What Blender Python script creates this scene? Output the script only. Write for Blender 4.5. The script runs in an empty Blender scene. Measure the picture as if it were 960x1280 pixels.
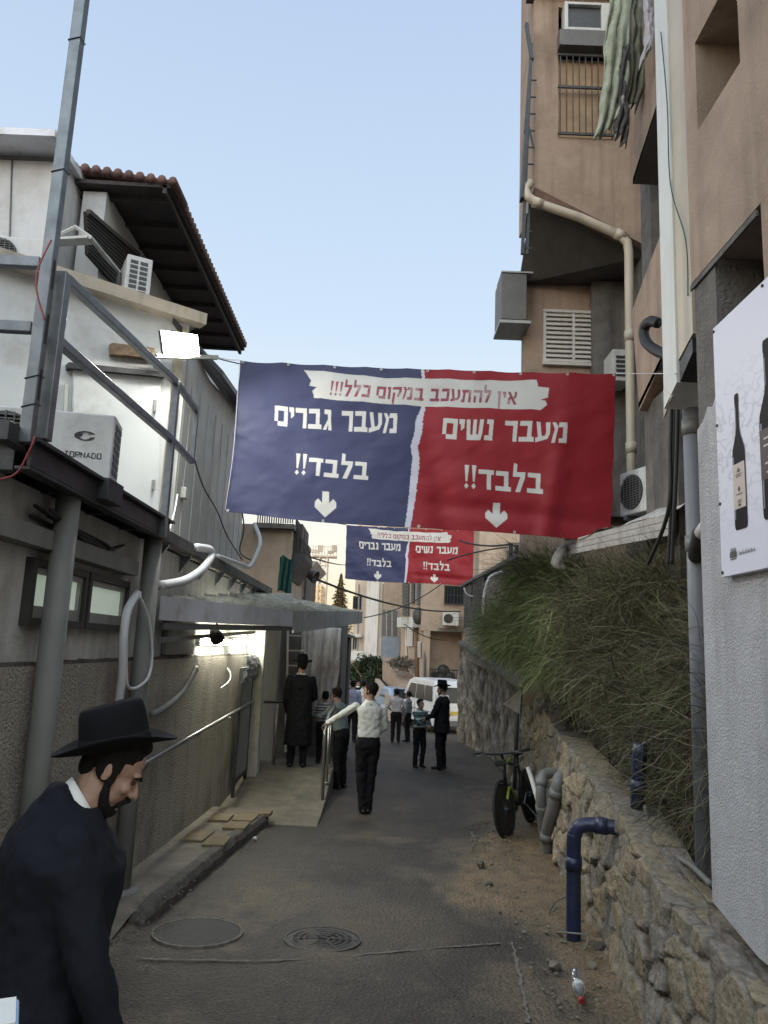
import bpy, bmesh, math, random
import numpy as np
from mathutils import Vector, Matrix, Euler
random.seed(7); rng = np.random.default_rng(7)
sc = bpy.context.scene
COL = sc.collection
R = math.radians

# ------------------------------------------------------------------ camera
CAM_Z = 1.78; TILT = R(10.1); ROLL = R(2.35); FPX = 960.0
cam_d = bpy.data.cameras.new('camera'); cam = bpy.data.objects.new('camera', cam_d); COL.objects.link(cam)
cam_d.sensor_fit = 'HORIZONTAL'; cam_d.sensor_width = 36; cam_d.lens = 36.0
cam_d.clip_start = 0.05; cam_d.clip_end = 3000
_r = Vector((math.cos(ROLL), -math.sin(ROLL) * math.sin(TILT), math.sin(ROLL) * math.cos(TILT)))
_f = Vector((0, math.cos(TILT), math.sin(TILT)))
_u = _r.cross(_f)
cam.matrix_world = Matrix(((_r.x, _u.x, -_f.x, 0), (_r.y, _u.y, -_f.y, 0), (_r.z, _u.z, -_f.z, CAM_Z), (0, 0, 0, 1)))
sc.camera = cam

# ------------------------------------------------------------------ sky, sun, exposure
SUN_EL, SUN_AZ = R(6.0), R(186.0)          # azimuth clockwise from +Y (the way the lane runs): low behind the camera
world = bpy.data.worlds.new('World'); sc.world = world; world.use_nodes = True
nt = world.node_tree; nt.nodes.clear()
wo = nt.nodes.new('ShaderNodeOutputWorld'); bg = nt.nodes.new('ShaderNodeBackground')
sky = nt.nodes.new('ShaderNodeTexSky'); sky.sky_type = 'NISHITA'; sky.sun_disc = False
sky.sun_elevation = SUN_EL; sky.sun_rotation = SUN_AZ
sky.air_density = 1.0; sky.dust_density = 1.0; sky.ozone_density = 1.5; sky.altitude = 0
bg.inputs['Strength'].default_value = 0.12
# thin evening veil over the clear-sky model: pale blue overhead, nearly white towards the horizon
tc = nt.nodes.new('ShaderNodeTexCoord'); sx = nt.nodes.new('ShaderNodeSeparateXYZ'); nt.links.new(tc.outputs['Generated'], sx.inputs[0])
vr = nt.nodes.new('ShaderNodeValToRGB'); nt.links.new(sx.outputs['Z'], vr.inputs[0]); e = vr.color_ramp.elements
VEIL = [(0.0, (.26, .23, .20)), (.04, (.90, .72, .48)), (.12, (.88, .83, .71)), (.20, (.78, .80, .79)), (.40, (.56, .685, .83)), (.75, (.41, .54, .74)), (1.0, (.36, .48, .70))]
while len(e) < len(VEIL): e.new(.5)
for i, (p_, c_) in enumerate(VEIL): e[i].position = p_; e[i].color = (*c_, 1)
vm = nt.nodes.new('ShaderNodeVectorMath'); vm.operation = 'SCALE'; vm.inputs['Scale'].default_value = 1 / .12; nt.links.new(vr.outputs[0], vm.inputs[0])
mx = nt.nodes.new('ShaderNodeMix'); mx.data_type = 'RGBA'; mx.inputs['Factor'].default_value = .86
nt.links.new(sky.outputs[0], mx.inputs['A']); nt.links.new(vm.outputs[0], mx.inputs['B'])
# the western sky behind the camera, where the sun is going down, is brighter and warmer
ny_ = nt.nodes.new('ShaderNodeMapRange'); ny_.inputs[1].default_value = .15; ny_.inputs[2].default_value = -.85; ny_.interpolation_type = 'SMOOTHSTEP'; nt.links.new(sx.outputs['Y'], ny_.inputs[0])
gl = nt.nodes.new('ShaderNodeMix'); gl.data_type = 'RGBA'; gl.inputs['A'].default_value = (1, 1, 1, 1); gl.inputs['B'].default_value = (4.8, 4.25, 3.55, 1); nt.links.new(ny_.outputs[0], gl.inputs['Factor'])
gm = nt.nodes.new('ShaderNodeMix'); gm.data_type = 'RGBA'; gm.blend_type = 'MULTIPLY'; gm.inputs['Factor'].default_value = 1; nt.links.new(mx.outputs['Result'], gm.inputs['A']); nt.links.new(gl.outputs['Result'], gm.inputs['B'])
nt.links.new(gm.outputs['Result'], bg.inputs['Color']); nt.links.new(bg.outputs[0], wo.inputs['Surface'])
sd = bpy.data.lights.new('sun', 'SUN'); sun = bpy.data.objects.new('sun', sd); COL.objects.link(sun)
sd.energy = 2.0; sd.angle = R(0.5); sd.color = (1.0, .72, .42)
sdir = Vector((math.sin(SUN_AZ) * math.cos(SUN_EL), math.cos(SUN_AZ) * math.cos(SUN_EL), math.sin(SUN_EL)))
sun.rotation_euler = sdir.to_track_quat('Z', 'Y').to_euler(); sun.location = (0, -20, 60)
sc.view_settings.view_transform = 'Standard'; sc.view_settings.look = 'None'
sc.view_settings.gamma = 1.0; sc.view_settings.use_curve_mapping = False
sc.view_settings.exposure = 0.37
sc.cycles.use_adaptive_sampling = True; sc.cycles.max_bounces = 6; sc.cycles.use_denoising = True

# ------------------------------------------------------------------ measuring helpers: a photo pixel to a place on a real plane
def ray(px, py):
    u = (px - 480) / FPX; v = (640 - py) / FPX
    a = u * math.cos(ROLL) - v * math.sin(ROLL); b = u * math.sin(ROLL) + v * math.cos(ROLL)
    y = math.cos(TILT) - b * math.sin(TILT); z = math.sin(TILT) + b * math.cos(TILT)
    return a / y, z / y
def P(px, py, Y):
    a, b = ray(px, py); return Vector((a * Y, Y, CAM_Z + b * Y))
def PX(px, py, x):
    a, b = ray(px, py); return P(px, py, x / a)
def PZ(px, py, z):
    a, b = ray(px, py); return P(px, py, (z - CAM_Z) / b)
def gz(y): return -0.038 * y if y < 60 else -2.28 - 0.02 * (y - 60)
def G(px, py):
    a, b = ray(px, py); return P(px, py, CAM_Z / (-.038 - b))
V = Vector

# ------------------------------------------------------------------ materials
MATS = {}
def pm(name, c1, c2=None, scale=6.0, rough=.8, bump=0.0, bscale=40.0, metal=0.0, streak=0.0, dirt=None, dscale=1.2, spec=.5, detail=6, coat=0, sheen=0):
    """procedural plaster / metal / cloth: two tones of noise, optional vertical streaks, stains and a bump"""
    m = bpy.data.materials.new(name); m.use_nodes = True; n = m.node_tree.nodes; l = m.node_tree.links
    b = n['Principled BSDF']; b.inputs['Roughness'].default_value = rough; b.inputs['Metallic'].default_value = metal
    b.inputs['Specular IOR Level'].default_value = spec
    if sheen: b.inputs['Sheen Weight'].default_value = sheen
    geo = n.new('ShaderNodeNewGeometry'); co = geo.outputs['Position']
    if c2 is None: c2 = tuple(x * .82 for x in c1)
    nz = n.new('ShaderNodeTexNoise'); nz.inputs['Scale'].default_value = scale; nz.inputs['Detail'].default_value = detail; nz.inputs['Roughness'].default_value = .62
    l.new(co, nz.inputs['Vector'])
    rp = n.new('ShaderNodeValToRGB'); rp.color_ramp.elements[0].position = .33; rp.color_ramp.elements[1].position = .67
    rp.color_ramp.elements[0].color = (*c2, 1); rp.color_ramp.elements[1].color = (*c1, 1)
    l.new(nz.outputs[0], rp.inputs[0]); col = rp.outputs[0]
    def mix(fac, colr, amount, base):
        mx = n.new('ShaderNodeMix'); mx.data_type = 'RGBA'; mm = n.new('ShaderNodeMath'); mm.operation = 'MULTIPLY'; mm.inputs[1].default_value = amount
        l.new(fac, mm.inputs[0]); l.new(mm.outputs[0], mx.inputs['Factor']); l.new(base, mx.inputs['A']); mx.inputs['B'].default_value = (*colr, 1)
        return mx.outputs['Result']
    if streak:
        mp = n.new('ShaderNodeMapping'); mp.inputs['Scale'].default_value = (4.5, 4.5, .35); l.new(co, mp.inputs[0])
        s = n.new('ShaderNodeTexNoise'); s.inputs['Scale'].default_value = 1.6; s.inputs['Detail'].default_value = 8; l.new(mp.outputs[0], s.inputs['Vector'])
        r2 = n.new('ShaderNodeValToRGB'); r2.color_ramp.elements[0].position = .5; r2.color_ramp.elements[1].position = .72; l.new(s.outputs[0], r2.inputs[0])
        col = mix(r2.outputs[0], dirt or (.06, .05, .045), streak, col)
    if dirt:
        s = n.new('ShaderNodeTexNoise'); s.inputs['Scale'].default_value = dscale; s.inputs['Detail'].default_value = 9; s.inputs['Roughness'].default_value = .7; l.new(co, s.inputs['Vector'])
        r2 = n.new('ShaderNodeValToRGB'); r2.color_ramp.elements[0].position = .5; r2.color_ramp.elements[1].position = .68; l.new(s.outputs[0], r2.inputs[0])
        col = mix(r2.outputs[0], dirt, .7, col)
    l.new(col, b.inputs['Base Color'])
    if bump:
        z = n.new('ShaderNodeTexNoise'); z.inputs['Scale'].default_value = bscale; z.inputs['Detail'].default_value = 5; l.new(co, z.inputs['Vector'])
        bp = n.new('ShaderNodeBump'); bp.inputs['Strength'].default_value = min(1, bump); bp.inputs['Distance'].default_value = .02 * max(1, bump); l.new(z.outputs[0], bp.inputs['Height']); l.new(bp.outputs[0], b.inputs['Normal'])
    MATS[name] = m; return m
def emit(name, c, s):
    m = bpy.data.materials.new(name); m.use_nodes = True; b = m.node_tree.nodes['Principled BSDF']
    b.inputs['Base Color'].default_value = (.8, .8, .8, 1); b.inputs['Emission Color'].default_value = (*c, 1); b.inputs['Emission Strength'].default_value = s
    return m
def glass(name, c=(.02, .025, .03), rough=.08):
    m = pm(name, c, c, rough=rough, spec=.18); return m

M_TAN = pm('tan plaster', (.375, .28, .212), (.305, .222, .168), 3, .9, .35, 70, streak=.65, dirt=(.17, .12, .09), dscale=.9)
M_TAN2 = pm('pale tan plaster', (.40, .315, .245), (.33, .26, .2), 2.5, .9, .3, 60, streak=.35, dirt=(.22, .17, .13), dscale=.8)
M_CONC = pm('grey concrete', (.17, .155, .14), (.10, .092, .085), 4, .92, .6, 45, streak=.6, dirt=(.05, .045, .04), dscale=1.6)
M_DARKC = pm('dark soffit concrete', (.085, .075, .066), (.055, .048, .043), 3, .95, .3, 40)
M_INSIDE = pm('dark interior', (.03, .027, .025), (.02, .018, .017), 3, .95)
M_WHITEST = pm('white sprayed stucco', (.54, .53, .55), (.46, .45, .47), 9, .92, .9, 105, streak=.5, dirt=(.30, .29, .29), dscale=1.1)
M_WHITE = pm('white painted sheet metal', (.62, .64, .63), (.55, .57, .565), 1.4, .5, .04, 20, streak=.16, dirt=(.40, .39, .36), dscale=2.2)
M_PANEL = pm('pale corrugated cladding', (.50, .50, .47), (.43, .43, .405), 2, .55, .05, 20, streak=.3, dirt=(.28, .27, .24), dscale=1.5)
M_PLASTER = pm('off white plaster', (.53, .515, .475), (.43, .42, .385), 3, .92, .3, 45, streak=.4, dirt=(.2, .18, .155), dscale=1.4)
M_PEBBLE = pm('pebble dash render', (.50, .45, .36), (.30, .265, .21), 42, .95, 2.5, 55, streak=.3, dirt=(.13, .10, .078), dscale=.9, detail=3)
M_STEEL = pm('galvanised steel', (.20, .215, .23), (.12, .13, .142), 9, .42, .06, 60, metal=.55)
M_DSTEEL = pm('dark painted steel', (.055, .055, .058), (.03, .03, .032), 8, .5, .1, 50, metal=.3)
M_COLUMN = pm('grey painted column', (.205, .205, .185), (.155, .155, .14), 3, .7, .1, 30, streak=.25)
M_RUST = pm('rusted board', (.20, .13, .07), (.10, .06, .035), 14, .9, .5, 60)
M_WOOD = pm('weathered wood', (.30, .21, .13), (.16, .105, .065), 18, .85, .5, 60)
M_TILE = pm('clay roof tile', (.15, .075, .058), (.085, .05, .042), 12, .85, .4, 50)
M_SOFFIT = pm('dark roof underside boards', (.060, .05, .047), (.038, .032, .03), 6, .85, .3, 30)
M_PVC = pm('cream drain pipe', (.52, .45, .36), (.45, .385, .30), 3, .5, .03, 20, streak=.3)
M_WPVC = pm('white plastic hose', (.62, .62, .62), (.55, .55, .55), 4, .45)
M_GPIPE = pm('grey sewer pipe', (.18, .185, .18), (.12, .123, .12), 5, .5, .05, 30, dirt=(.14, .11, .08), dscale=5)
M_BPIPE = pm('blue pipe', (.015, .024, .066), (.010, .016, .042), 6, .4, .05, 30, dirt=(.05, .05, .06), dscale=7)
M_BLACK = pm('black rubber', (.018, .018, .019), (.012, .012, .012), 8, .6)
M_RED = pm('red cable', (.30, .05, .05), (.22, .04, .04), 6, .5)
M_GREENC = pm('green cord', (.03, .09, .07), (.02, .06, .05), 6, .5)
M_AC = pm('ac casing', (.56, .56, .54), (.49, .49, .475), 4, .5, streak=.2, dirt=(.35, .34, .31), dscale=3)
M_ACD = pm('ac grille', (.05, .052, .055), (.03, .03, .033), 20, .5)
M_GLASS = glass('dark window glass')
M_LIT = emit('lit frosted pane', (.62, .78, .58), .22)
M_FRAME = pm('dark window frame', (.05, .047, .043), (.035, .033, .03), 10, .6)
M_ALU = pm('aluminium frame', (.33, .33, .31), (.26, .26, .245), 8, .45, metal=.3)
M_SHUT = pm('white shutter slats', (.56, .52, .48), (.5, .465, .43), 5, .6, streak=.2)
M_GREY = pm('grey shutter', (.14, .135, .13), (.10, .098, .095), 5, .6)
M_TARP = pm('grey tarpaulin', (.66, .64, .63), (.54, .52, .51), 3, .7, .1, 14, dirt=(.2, .19, .18), dscale=2)
M_CANO = pm('canopy sheet metal', (.70, .70, .74), (.62, .62, .66), 2, .45, .05, 20, streak=.1, dirt=(.33, .31, .27), dscale=3)
M_CANT = pm('weathered canopy top', (.74, .74, .66), (.45, .44, .36), 9, .8, .4, 25, dirt=(.15, .14, .10), dscale=4)
M_PAVE = pm('concrete ramp', (.215, .185, .14), (.13, .11, .085), 5, .9, .5, 50, dirt=(.075, .064, .05), dscale=1.3)
M_KERB = pm('worn kerb stone', (.12, .105, .082), (.065, .056, .046), 10, .92, .7, 40)
M_PAVER = pm('yellow paving tile', (.23, .175, .10), (.15, .115, .07), 8, .9, .5, 60)
M_SOIL = pm('brown soil', (.085, .062, .043), (.045, .034, .025), 6, 1, 1, 25)
M_IRON = pm('cast iron', (.085, .078, .068), (.05, .046, .041), 20, .55, .3, 90, metal=.4)
M_TEAL = pm('green net', (.015, .085, .07), (.01, .05, .045), 14, .9)
M_SILVER = pm('silver foil', (.45, .47, .5), (.22, .23, .25), 25, .3, .8, 30, metal=.6)
M_CHROME = pm('stainless tube', (.42, .41, .38), (.33, .32, .30), 10, .32, metal=.85)
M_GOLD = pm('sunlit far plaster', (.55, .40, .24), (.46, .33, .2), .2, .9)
M_MAST = pm('lattice mast paint', (.3, .28, .25), (.25, .23, .2), 3, .7)
M_VAN = pm('van paint', (.66, .66, .67), (.61, .61, .62), 1, .3, dirt=(.45, .42, .38), dscale=3)
M_CAR = pm('pale blue car paint', (.28, .36, .45), (.25, .32, .41), 1, .25)
M_TAIL = pm('red lamp plastic', (.35, .02, .02), (.3, .02, .02), 5, .25)
M_TYRE = pm('tyre rubber', (.02, .02, .02), (.014, .014, .014), 20, .85)

def attr_mat(name, attr, stops, rough=.8, bump=0, bscale=60, spec=.3, noise=.25, nscale=30):
    """colour from a per-point value the builder stores, broken up by noise"""
    m = bpy.data.materials.new(name); m.use_nodes = True; n = m.node_tree.nodes; l = m.node_tree.links; b = n['Principled BSDF']
    a = n.new('ShaderNodeAttribute'); a.attribute_name = attr
    rp = n.new('ShaderNodeValToRGB'); e = rp.color_ramp.elements
    while len(e) < len(stops): e.new(.5)
    for i, (p, c) in enumerate(stops): e[i].position = p; e[i].color = (*c, 1)
    l.new(a.outputs['Fac'], rp.inputs[0])
    g = n.new('ShaderNodeNewGeometry'); z = n.new('ShaderNodeTexNoise'); z.inputs['Scale'].default_value = nscale; z.inputs['Detail'].default_value = 6; l.new(g.outputs['Position'], z.inputs['Vector'])
    hs = n.new('ShaderNodeHueSaturation'); mr = n.new('ShaderNodeMapRange'); mr.inputs[1].default_value = .3; mr.inputs[2].default_value = .7; mr.inputs[3].default_value = 1 - noise; mr.inputs[4].default_value = 1 + noise
    l.new(z.outputs[0], mr.inputs[0]); l.new(mr.outputs[0], hs.inputs['Value']); l.new(rp.outputs[0], hs.inputs['Color']); l.new(hs.outputs[0], b.inputs['Base Color'])
    b.inputs['Roughness'].default_value = rough; b.inputs['Specular IOR Level'].default_value = spec
    if bump:
        z2 = n.new('ShaderNodeTexNoise'); z2.inputs['Scale'].default_value = bscale; z2.inputs['Detail'].default_value = 6; l.new(g.outputs['Position'], z2.inputs['Vector'])
        bp = n.new('ShaderNodeBump'); bp.inputs['Strength'].default_value = bump; bp.inputs['Distance'].default_value = .03; l.new(z2.outputs[0], bp.inputs['Height']); l.new(bp.outputs[0], b.inputs['Normal'])
    return m

# ------------------------------------------------------------------ building helpers
class MB:
    """collects shapes in world metres; obj() links them as ONE mesh object"""
    def __init__(s): s.v = []; s.f = []
    def add(s, vs, fs):
        o = len(s.v); s.v += [tuple(p) for p in vs]; s.f += [tuple(i + o for i in f) for f in fs]; return s
    def prism(s, pts, ext):
        pts = [V(p) for p in pts]; ext = V(ext); n = len(pts)
        nrm = V((0, 0, 0))
        for i in range(n): nrm += pts[i].cross(pts[(i + 1) % n])
        if nrm.dot(ext) > 0: pts = pts[::-1]
        q = [p + ext for p in pts]
        fs = [tuple(range(n)), tuple(range(2 * n - 1, n - 1, -1))] + [(i, i + n, (i + 1) % n + n, (i + 1) % n) for i in range(n)]
        return s.add(pts + q, fs)
    def box(s, lo, hi):
        (a, b, c), (d, e, f) = lo, hi
        return s.prism([(a, b, c), (d, b, c), (d, e, c), (a, e, c)], (0, 0, f - c))
    def obox(s, c, size, rz=0, rx=0, ry=0):
        m = Matrix.Translation(V(c)) @ Euler((rx, ry, rz)).to_matrix().to_4x4(); a, b, h = [x / 2 for x in size]
        p = [m @ V(q) for q in ((-a, -b, -h), (a, -b, -h), (a, b, -h), (-a, b, -h), (-a, -b, h), (a, -b, h), (a, b, h), (-a, b, h))]
        return s.add(p, [(3, 2, 1, 0), (4, 5, 6, 7), (0, 1, 5, 4), (1, 2, 6, 5), (2, 3, 7, 6), (3, 0, 4, 7)])
    def bar(s, a, b, w, h, up=(0, 0, 1)):
        a, b = V(a), V(b); d = (b - a).normalized(); x = d.cross(V(up)); x = x.normalized() if x.length > 1e-5 else V((1, 0, 0)); y = x.cross(d)
        return s.prism([a + x * i * w / 2 + y * j * h / 2 for i, j in ((-1, -1), (1, -1), (1, 1), (-1, 1))], b - a)
    def tube(s, pts, r, n=10, cap=True, smooth=0):
        pts = [V(p) for p in pts]
        if smooth: pts = spline(pts, smooth)
        if not hasattr(r, '__len__'): r = [r] * len(pts)
        elif len(r) != len(pts): r = list(np.interp(np.linspace(0, 1, len(pts)), np.linspace(0, 1, len(r)), r))
        prev = None; rings = []
        for i, p in enumerate(pts):
            d = (pts[min(i + 1, len(pts) - 1)] - pts[max(i - 1, 0)]).normalized()
            if prev is None: x = d.cross(V((0, 0, 1)) if abs(d.z) < .9 else V((1, 0, 0))).normalized()
            else: x = (prev - d * prev.dot(d)).normalized()
            prev = x; y = d.cross(x)
            rings.append([p + (x * math.cos(2 * math.pi * k / n) + y * math.sin(2 * math.pi * k / n)) * r[i] for k in range(n)])
        return s.loft(rings, cap)
    def loft(s, rings, cap=True):
        n = len(rings[0]); vs = [p for q in rings for p in q]; fs = []
        for i in range(len(rings) - 1):
            for k in range(n): fs.append((i * n + k, i * n + (k + 1) % n, (i + 1) * n + (k + 1) % n, (i + 1) * n + k))
        if cap: fs.append(tuple(range(n - 1, -1, -1))); fs.append(tuple(range((len(rings) - 1) * n, len(rings) * n)))
        return s.add(vs, fs)
    def ell(s, c, r, rot=None, n=12, m=8):
        c = V(c); r = r if hasattr(r, '__len__') else (r, r, r); rings = []
        for i in range(1, m):
            t = math.pi * i / m
            rings.append([V((r[0] * math.sin(t) * math.cos(2 * math.pi * k / n), r[1] * math.sin(t) * math.sin(2 * math.pi * k / n), -r[2] * math.cos(t))) for k in range(n)])
        vs = [V((0, 0, -r[2]))] + [p for q in rings for p in q] + [V((0, 0, r[2]))]; fs = []
        for k in range(n): fs.append((0, 1 + (k + 1) % n, 1 + k)); fs.append((len(vs) - 1, len(vs) - 1 - n + k, len(vs) - 1 - n + (k + 1) % n))
        for i in range(m - 2):
            for k in range(n): fs.append((1 + i * n + k, 1 + i * n + (k + 1) % n, 1 + (i + 1) * n + (k + 1) % n, 1 + (i + 1) * n + k))
        if rot is not None: vs = [rot @ p for p in vs]
        return s.add([p + c for p in vs], fs)
    def limb(s, pts, rad, n=10):
        pts = [V(p) for p in pts]; s.tube(pts, rad, n)
        for p, r in zip(pts, rad): s.ell(p, r, n=n, m=6)
        return s
    def lathe(s, prof, c=(0, 0, 0), n=20, axis=None):
        rot = axis if axis is not None else Matrix.Identity(3); c = V(c)
        return s.loft([[c + rot @ V((r * math.cos(2 * math.pi * k / n), r * math.sin(2 * math.pi * k / n), z)) for k in range(n)] for r, z in prof])
    def obj(s, name, m, parent=None, smooth=False, bevel=0, org=None, autosm=False):
        if parent is not None: org = parent['_o']
        elif org is None:
            a = np.array(s.v); org = ((a[:, 0].min() + a[:, 0].max()) / 2, (a[:, 1].min() + a[:, 1].max()) / 2, a[:, 2].min())
        me = bpy.data.meshes.new(name); o3 = np.array(org)
        me.from_pydata([tuple(np.array(p) - o3) for p in s.v], [], s.f); me.materials.append(m)
        if smooth: me.polygons.foreach_set('use_smooth', [True] * len(me.polygons))
        o = bpy.data.objects.new(name, me); COL.objects.link(o)
        if parent is not None:
            o.parent = parent
            pp = V(parent['_b']) if '_b' in parent else None
            o.location = (0, 0, 0)
        else: o.location = org
        o['_o'] = tuple(float(x) for x in org)
        if bevel:
            b = o.modifiers.new('bevel', 'BEVEL'); b.width = bevel; b.segments = 2; b.limit_method = 'ANGLE'
        if smooth and autosm: pass
        return o
def spline(pts, k):
    out = []; n = len(pts)
    for i in range(n - 1):
        p0, p1, p2, p3 = pts[max(i - 1, 0)], pts[i], pts[i + 1], pts[min(i + 2, n - 1)]
        for j in range(k):
            t = j / k
            out.append(.5 * ((2 * p1) + (p2 - p0) * t + (2 * p0 - 5 * p1 + 4 * p2 - p3) * t * t + (3 * p1 - p0 - 3 * p2 + p3) * t ** 3))
    return out + [pts[-1]]
def tag(o, label=None, cat=None, group=None, kind=None):
    if label: o['label'] = label
    if cat: o['category'] = cat
    if group: o['group'] = group
    if kind: o['kind'] = kind
    return o
def thing(name, loc, label, cat, group=None):
    o = bpy.data.objects.new(name, None); COL.objects.link(o); o.location = V(loc); o.empty_display_size = .2
    o['_o'] = tuple(float(x) for x in loc); return tag(o, label, cat, group)
def copy_tree(o, parent=None):
    c = o.copy(); COL.objects.link(c)
    if parent is not None: c.parent = parent
    for ch in list(o.children): copy_tree(ch, c)
    return c
def grid_obj(name, X, Y, Z, m, attrs=None, parent=None, org=(0, 0, 0), smooth=True):
    """a sheet from 2-D numpy arrays of world positions"""
    h, w = X.shape; org = parent['_o'] if parent is not None else org
    vs = np.stack([X - org[0], Y - org[1], Z - org[2]], -1).reshape(-1, 3)
    i = np.arange(h * w).reshape(h, w); fs = np.stack([i[:-1, :-1], i[:-1, 1:], i[1:, 1:], i[1:, :-1]], -1).reshape(-1, 4)
    me = bpy.data.meshes.new(name); me.vertices.add(len(vs)); me.vertices.foreach_set('co', vs.ravel())
    me.loops.add(fs.size); me.loops.foreach_set('vertex_index', fs.ravel()); me.polygons.add(len(fs)); me.polygons.foreach_set('loop_start', np.arange(0, fs.size, 4)); me.update(calc_edges=True)
    if smooth: me.polygons.foreach_set('use_smooth', [True] * len(fs))
    for k, a in (attrs or {}).items():
        at = me.attributes.new(k, 'FLOAT', 'POINT'); at.data.foreach_set('value', a.astype(np.float32).ravel())
    me.materials.append(m); o = bpy.data.objects.new(name, me); COL.objects.link(o); o['_o'] = tuple(float(x) for x in org)
    if parent is not None: o.parent = parent
    else: o.location = org
    return o
def vnoise(x, y, seed=0):
    """smooth value noise on numpy arrays"""
    r = np.random.default_rng(seed).random((64, 64)); xi = np.floor(x).astype(int); yi = np.floor(y).astype(int); fx = x - xi; fy = y - yi
    fx = fx * fx * (3 - 2 * fx); fy = fy * fy * (3 - 2 * fy); a = r[xi % 64, yi % 64]; b = r[(xi + 1) % 64, yi % 64]; c = r[xi % 64, (yi + 1) % 64]; d = r[(xi + 1) % 64, (yi + 1) % 64]
    return (a * (1 - fx) + b * fx) * (1 - fy) + (c * (1 - fx) + d * fx) * fy
def fbm(x, y, seed=0, o=4):
    s = 0; a = .5
    for k in range(o): s = s + a * vnoise(x * 2 ** k, y * 2 ** k, seed + k); a *= .5
    return s
#@@STRUCT
# ================================================================== GROUND
def sstep(a, b, x): t = np.clip((x - a) / (b - a), 0, 1); return t * t * (3 - 2 * t)
gx, gy = np.meshgrid(np.concatenate([np.linspace(-500, -20, 13), np.linspace(-16, 16, 17), np.linspace(20, 500, 13)]), np.concatenate([np.linspace(-80, 60, 36), np.linspace(80, 1500, 24)]))
gzv = np.where(gy < 60, -.038 * gy, -2.28 - .02 * (gy - 60)) - .03
tag(grid_obj('ground', gx, gy, gzv, pm('earth ground', (.12, .10, .08), (.07, .06, .05), .8, 1)), kind='structure')

def road_h(x, y): return -.038 * y + .012 * (fbm(x * 1.3 + 9, y * .9 + 3, 11, 3) - .5)
def road_z(x, y): return float(road_h(np.array([x]), np.array([y]))[0])
rx, ry = np.meshgrid(np.linspace(-2.4, 3.4, 146), np.concatenate([np.linspace(-3, 2.5, 30), np.linspace(2.52, 16, 420), np.linspace(16.1, 60, 160)]))
n1 = fbm(rx * 1.1 + 20, ry * .7, 3, 5); n2 = fbm(rx * 4 + 5, ry * 3, 5, 4); n3 = fbm(rx * 9, ry * 9, 17, 3)
edge = np.interp(ry, [0, 4.7, 5.9, 7, 8.2, 9.5, 11, 14, 20, 30], [.98, .98, 1.0, .80, .85, 1.05, 1.35, 1.75, 2.3, 3])
dirt = sstep(-.30, .35, rx - edge + (n1 - .5) * 1.1 + (n2 - .5) * .55)
dirt = dirt * (.55 + .9 * (n3 - .2)) * np.interp(ry, [0, 9, 12, 16, 25], [1, 1, .7, .45, .3])
dirt = np.maximum(dirt, sstep(.15, -.25, rx + 1.62 + (n2 - .5) * .6) * sstep(7, 5.8, ry) * .75)
dirt = np.maximum(dirt, .33 * sstep(.45, .75, fbm(rx * .9 + 3, ry * .5 + 8, 29, 4)) * (.6 + n2))
lowr = sstep(5.62, 5.55, ry - .05 * rx) * .10
seg = np.abs(((rx + .22 * ry) * 1.9) % 1 - .5)
tone = .12 + .36 * (n1 - .35) + .20 * (n3 - .45) + lowr + .05 * (n2 - .5)
panel = sstep(.66, .69, rx - .02 * ry) * sstep(5.5, 5.45, ry) * .08
slab = (sstep(.99, 1.0, rx + .0 * ry) * sstep(1.07, 1.05, rx)) * sstep(5.6, 5.4, ry) * .25
tone = tone + .13 * (rng.random(rx.shape) - .5) + .16 * sstep(.56, .62, fbm(rx * 2.2 + 40, ry * 1.4, 93, 4)) - .10 * sstep(.58, .66, fbm(rx * 1.7 + 11, ry * 1.9 + 5, 97, 4))
rep_ = sstep(-.52, -.50, rx) * sstep(.30, .28, rx + .04 * ry) * sstep(6.6, 6.63, ry + .1 * rx) * sstep(8.1, 8.07, ry)
tone = tone - .07 * rep_ + .07 * sstep(-.15, -.13, rx - .06 * ry + .5) * sstep(9.2, 9.25, ry) * .6
tone = np.clip(tone + panel + slab * (1 - .6 * n2), 0.0, .5)
paint = np.clip(np.maximum(tone, dirt), 0, 1)
M_ROAD = attr_mat('worn asphalt', 'grime', [(0, (.026, .021, .016)), (.2, (.053, .043, .032)), (.45, (.105, .080, .052)), (1, (.21, .145, .080))], .58, .9, 48, .45, .55, 55)
tag(grid_obj('road', rx, ry, road_h(rx, ry) + dirt * .035 * (.5 + n2) + .006 * (n3 - .5), M_ROAD, {'grime': paint}), kind='structure')

def ribbon(name, pts, w, m, lift=.006, step=.04, wob=.012, seed=1):
    pts = spline([V((*p, 0)) for p in pts], 10); r = np.random.default_rng(seed); L = []; Rr = []
    for i, p in enumerate(pts):
        d = (pts[min(i + 1, len(pts) - 1)] - pts[max(i - 1, 0)]).normalized(); nn = V((-d.y, d.x, 0)); ww = w * (.5 + r.random() * .9) / 2
        p = p + nn * (r.random() - .5) * wob * (1 + 1.2 * math.sin(i * 1.7))
        for lst, s in ((L, 1), (Rr, -1)): q = p + nn * ww * s; lst.append(V((q.x, q.y, road_z(q.x, q.y) + lift + .006)))
    mb = MB(); n = len(pts); mb.add(L + Rr, [(i, n + i, n + i + 1, i + 1) for i in range(n - 1)])
    return tag(mb.obj(name, m, org=(0, 0, 0)), kind='structure')
M_SEAM = pm('crumbled seam mortar', (.20, .18, .15), (.09, .08, .07), 25, .95)
ribbon('pavement_seam', [G(x, y).xy for x, y in ((170, 1200), (250, 1202), (330, 1203), (411, 1199), (470, 1193), (560, 1186), (625, 1181))], .022, M_SEAM)
ribbon('pavement_crack', [G(x, y).xy for x, y in ((520, 1186), (540, 1215), (575, 1250), (585, 1279))], .008, M_IRON, seed=3)
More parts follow.
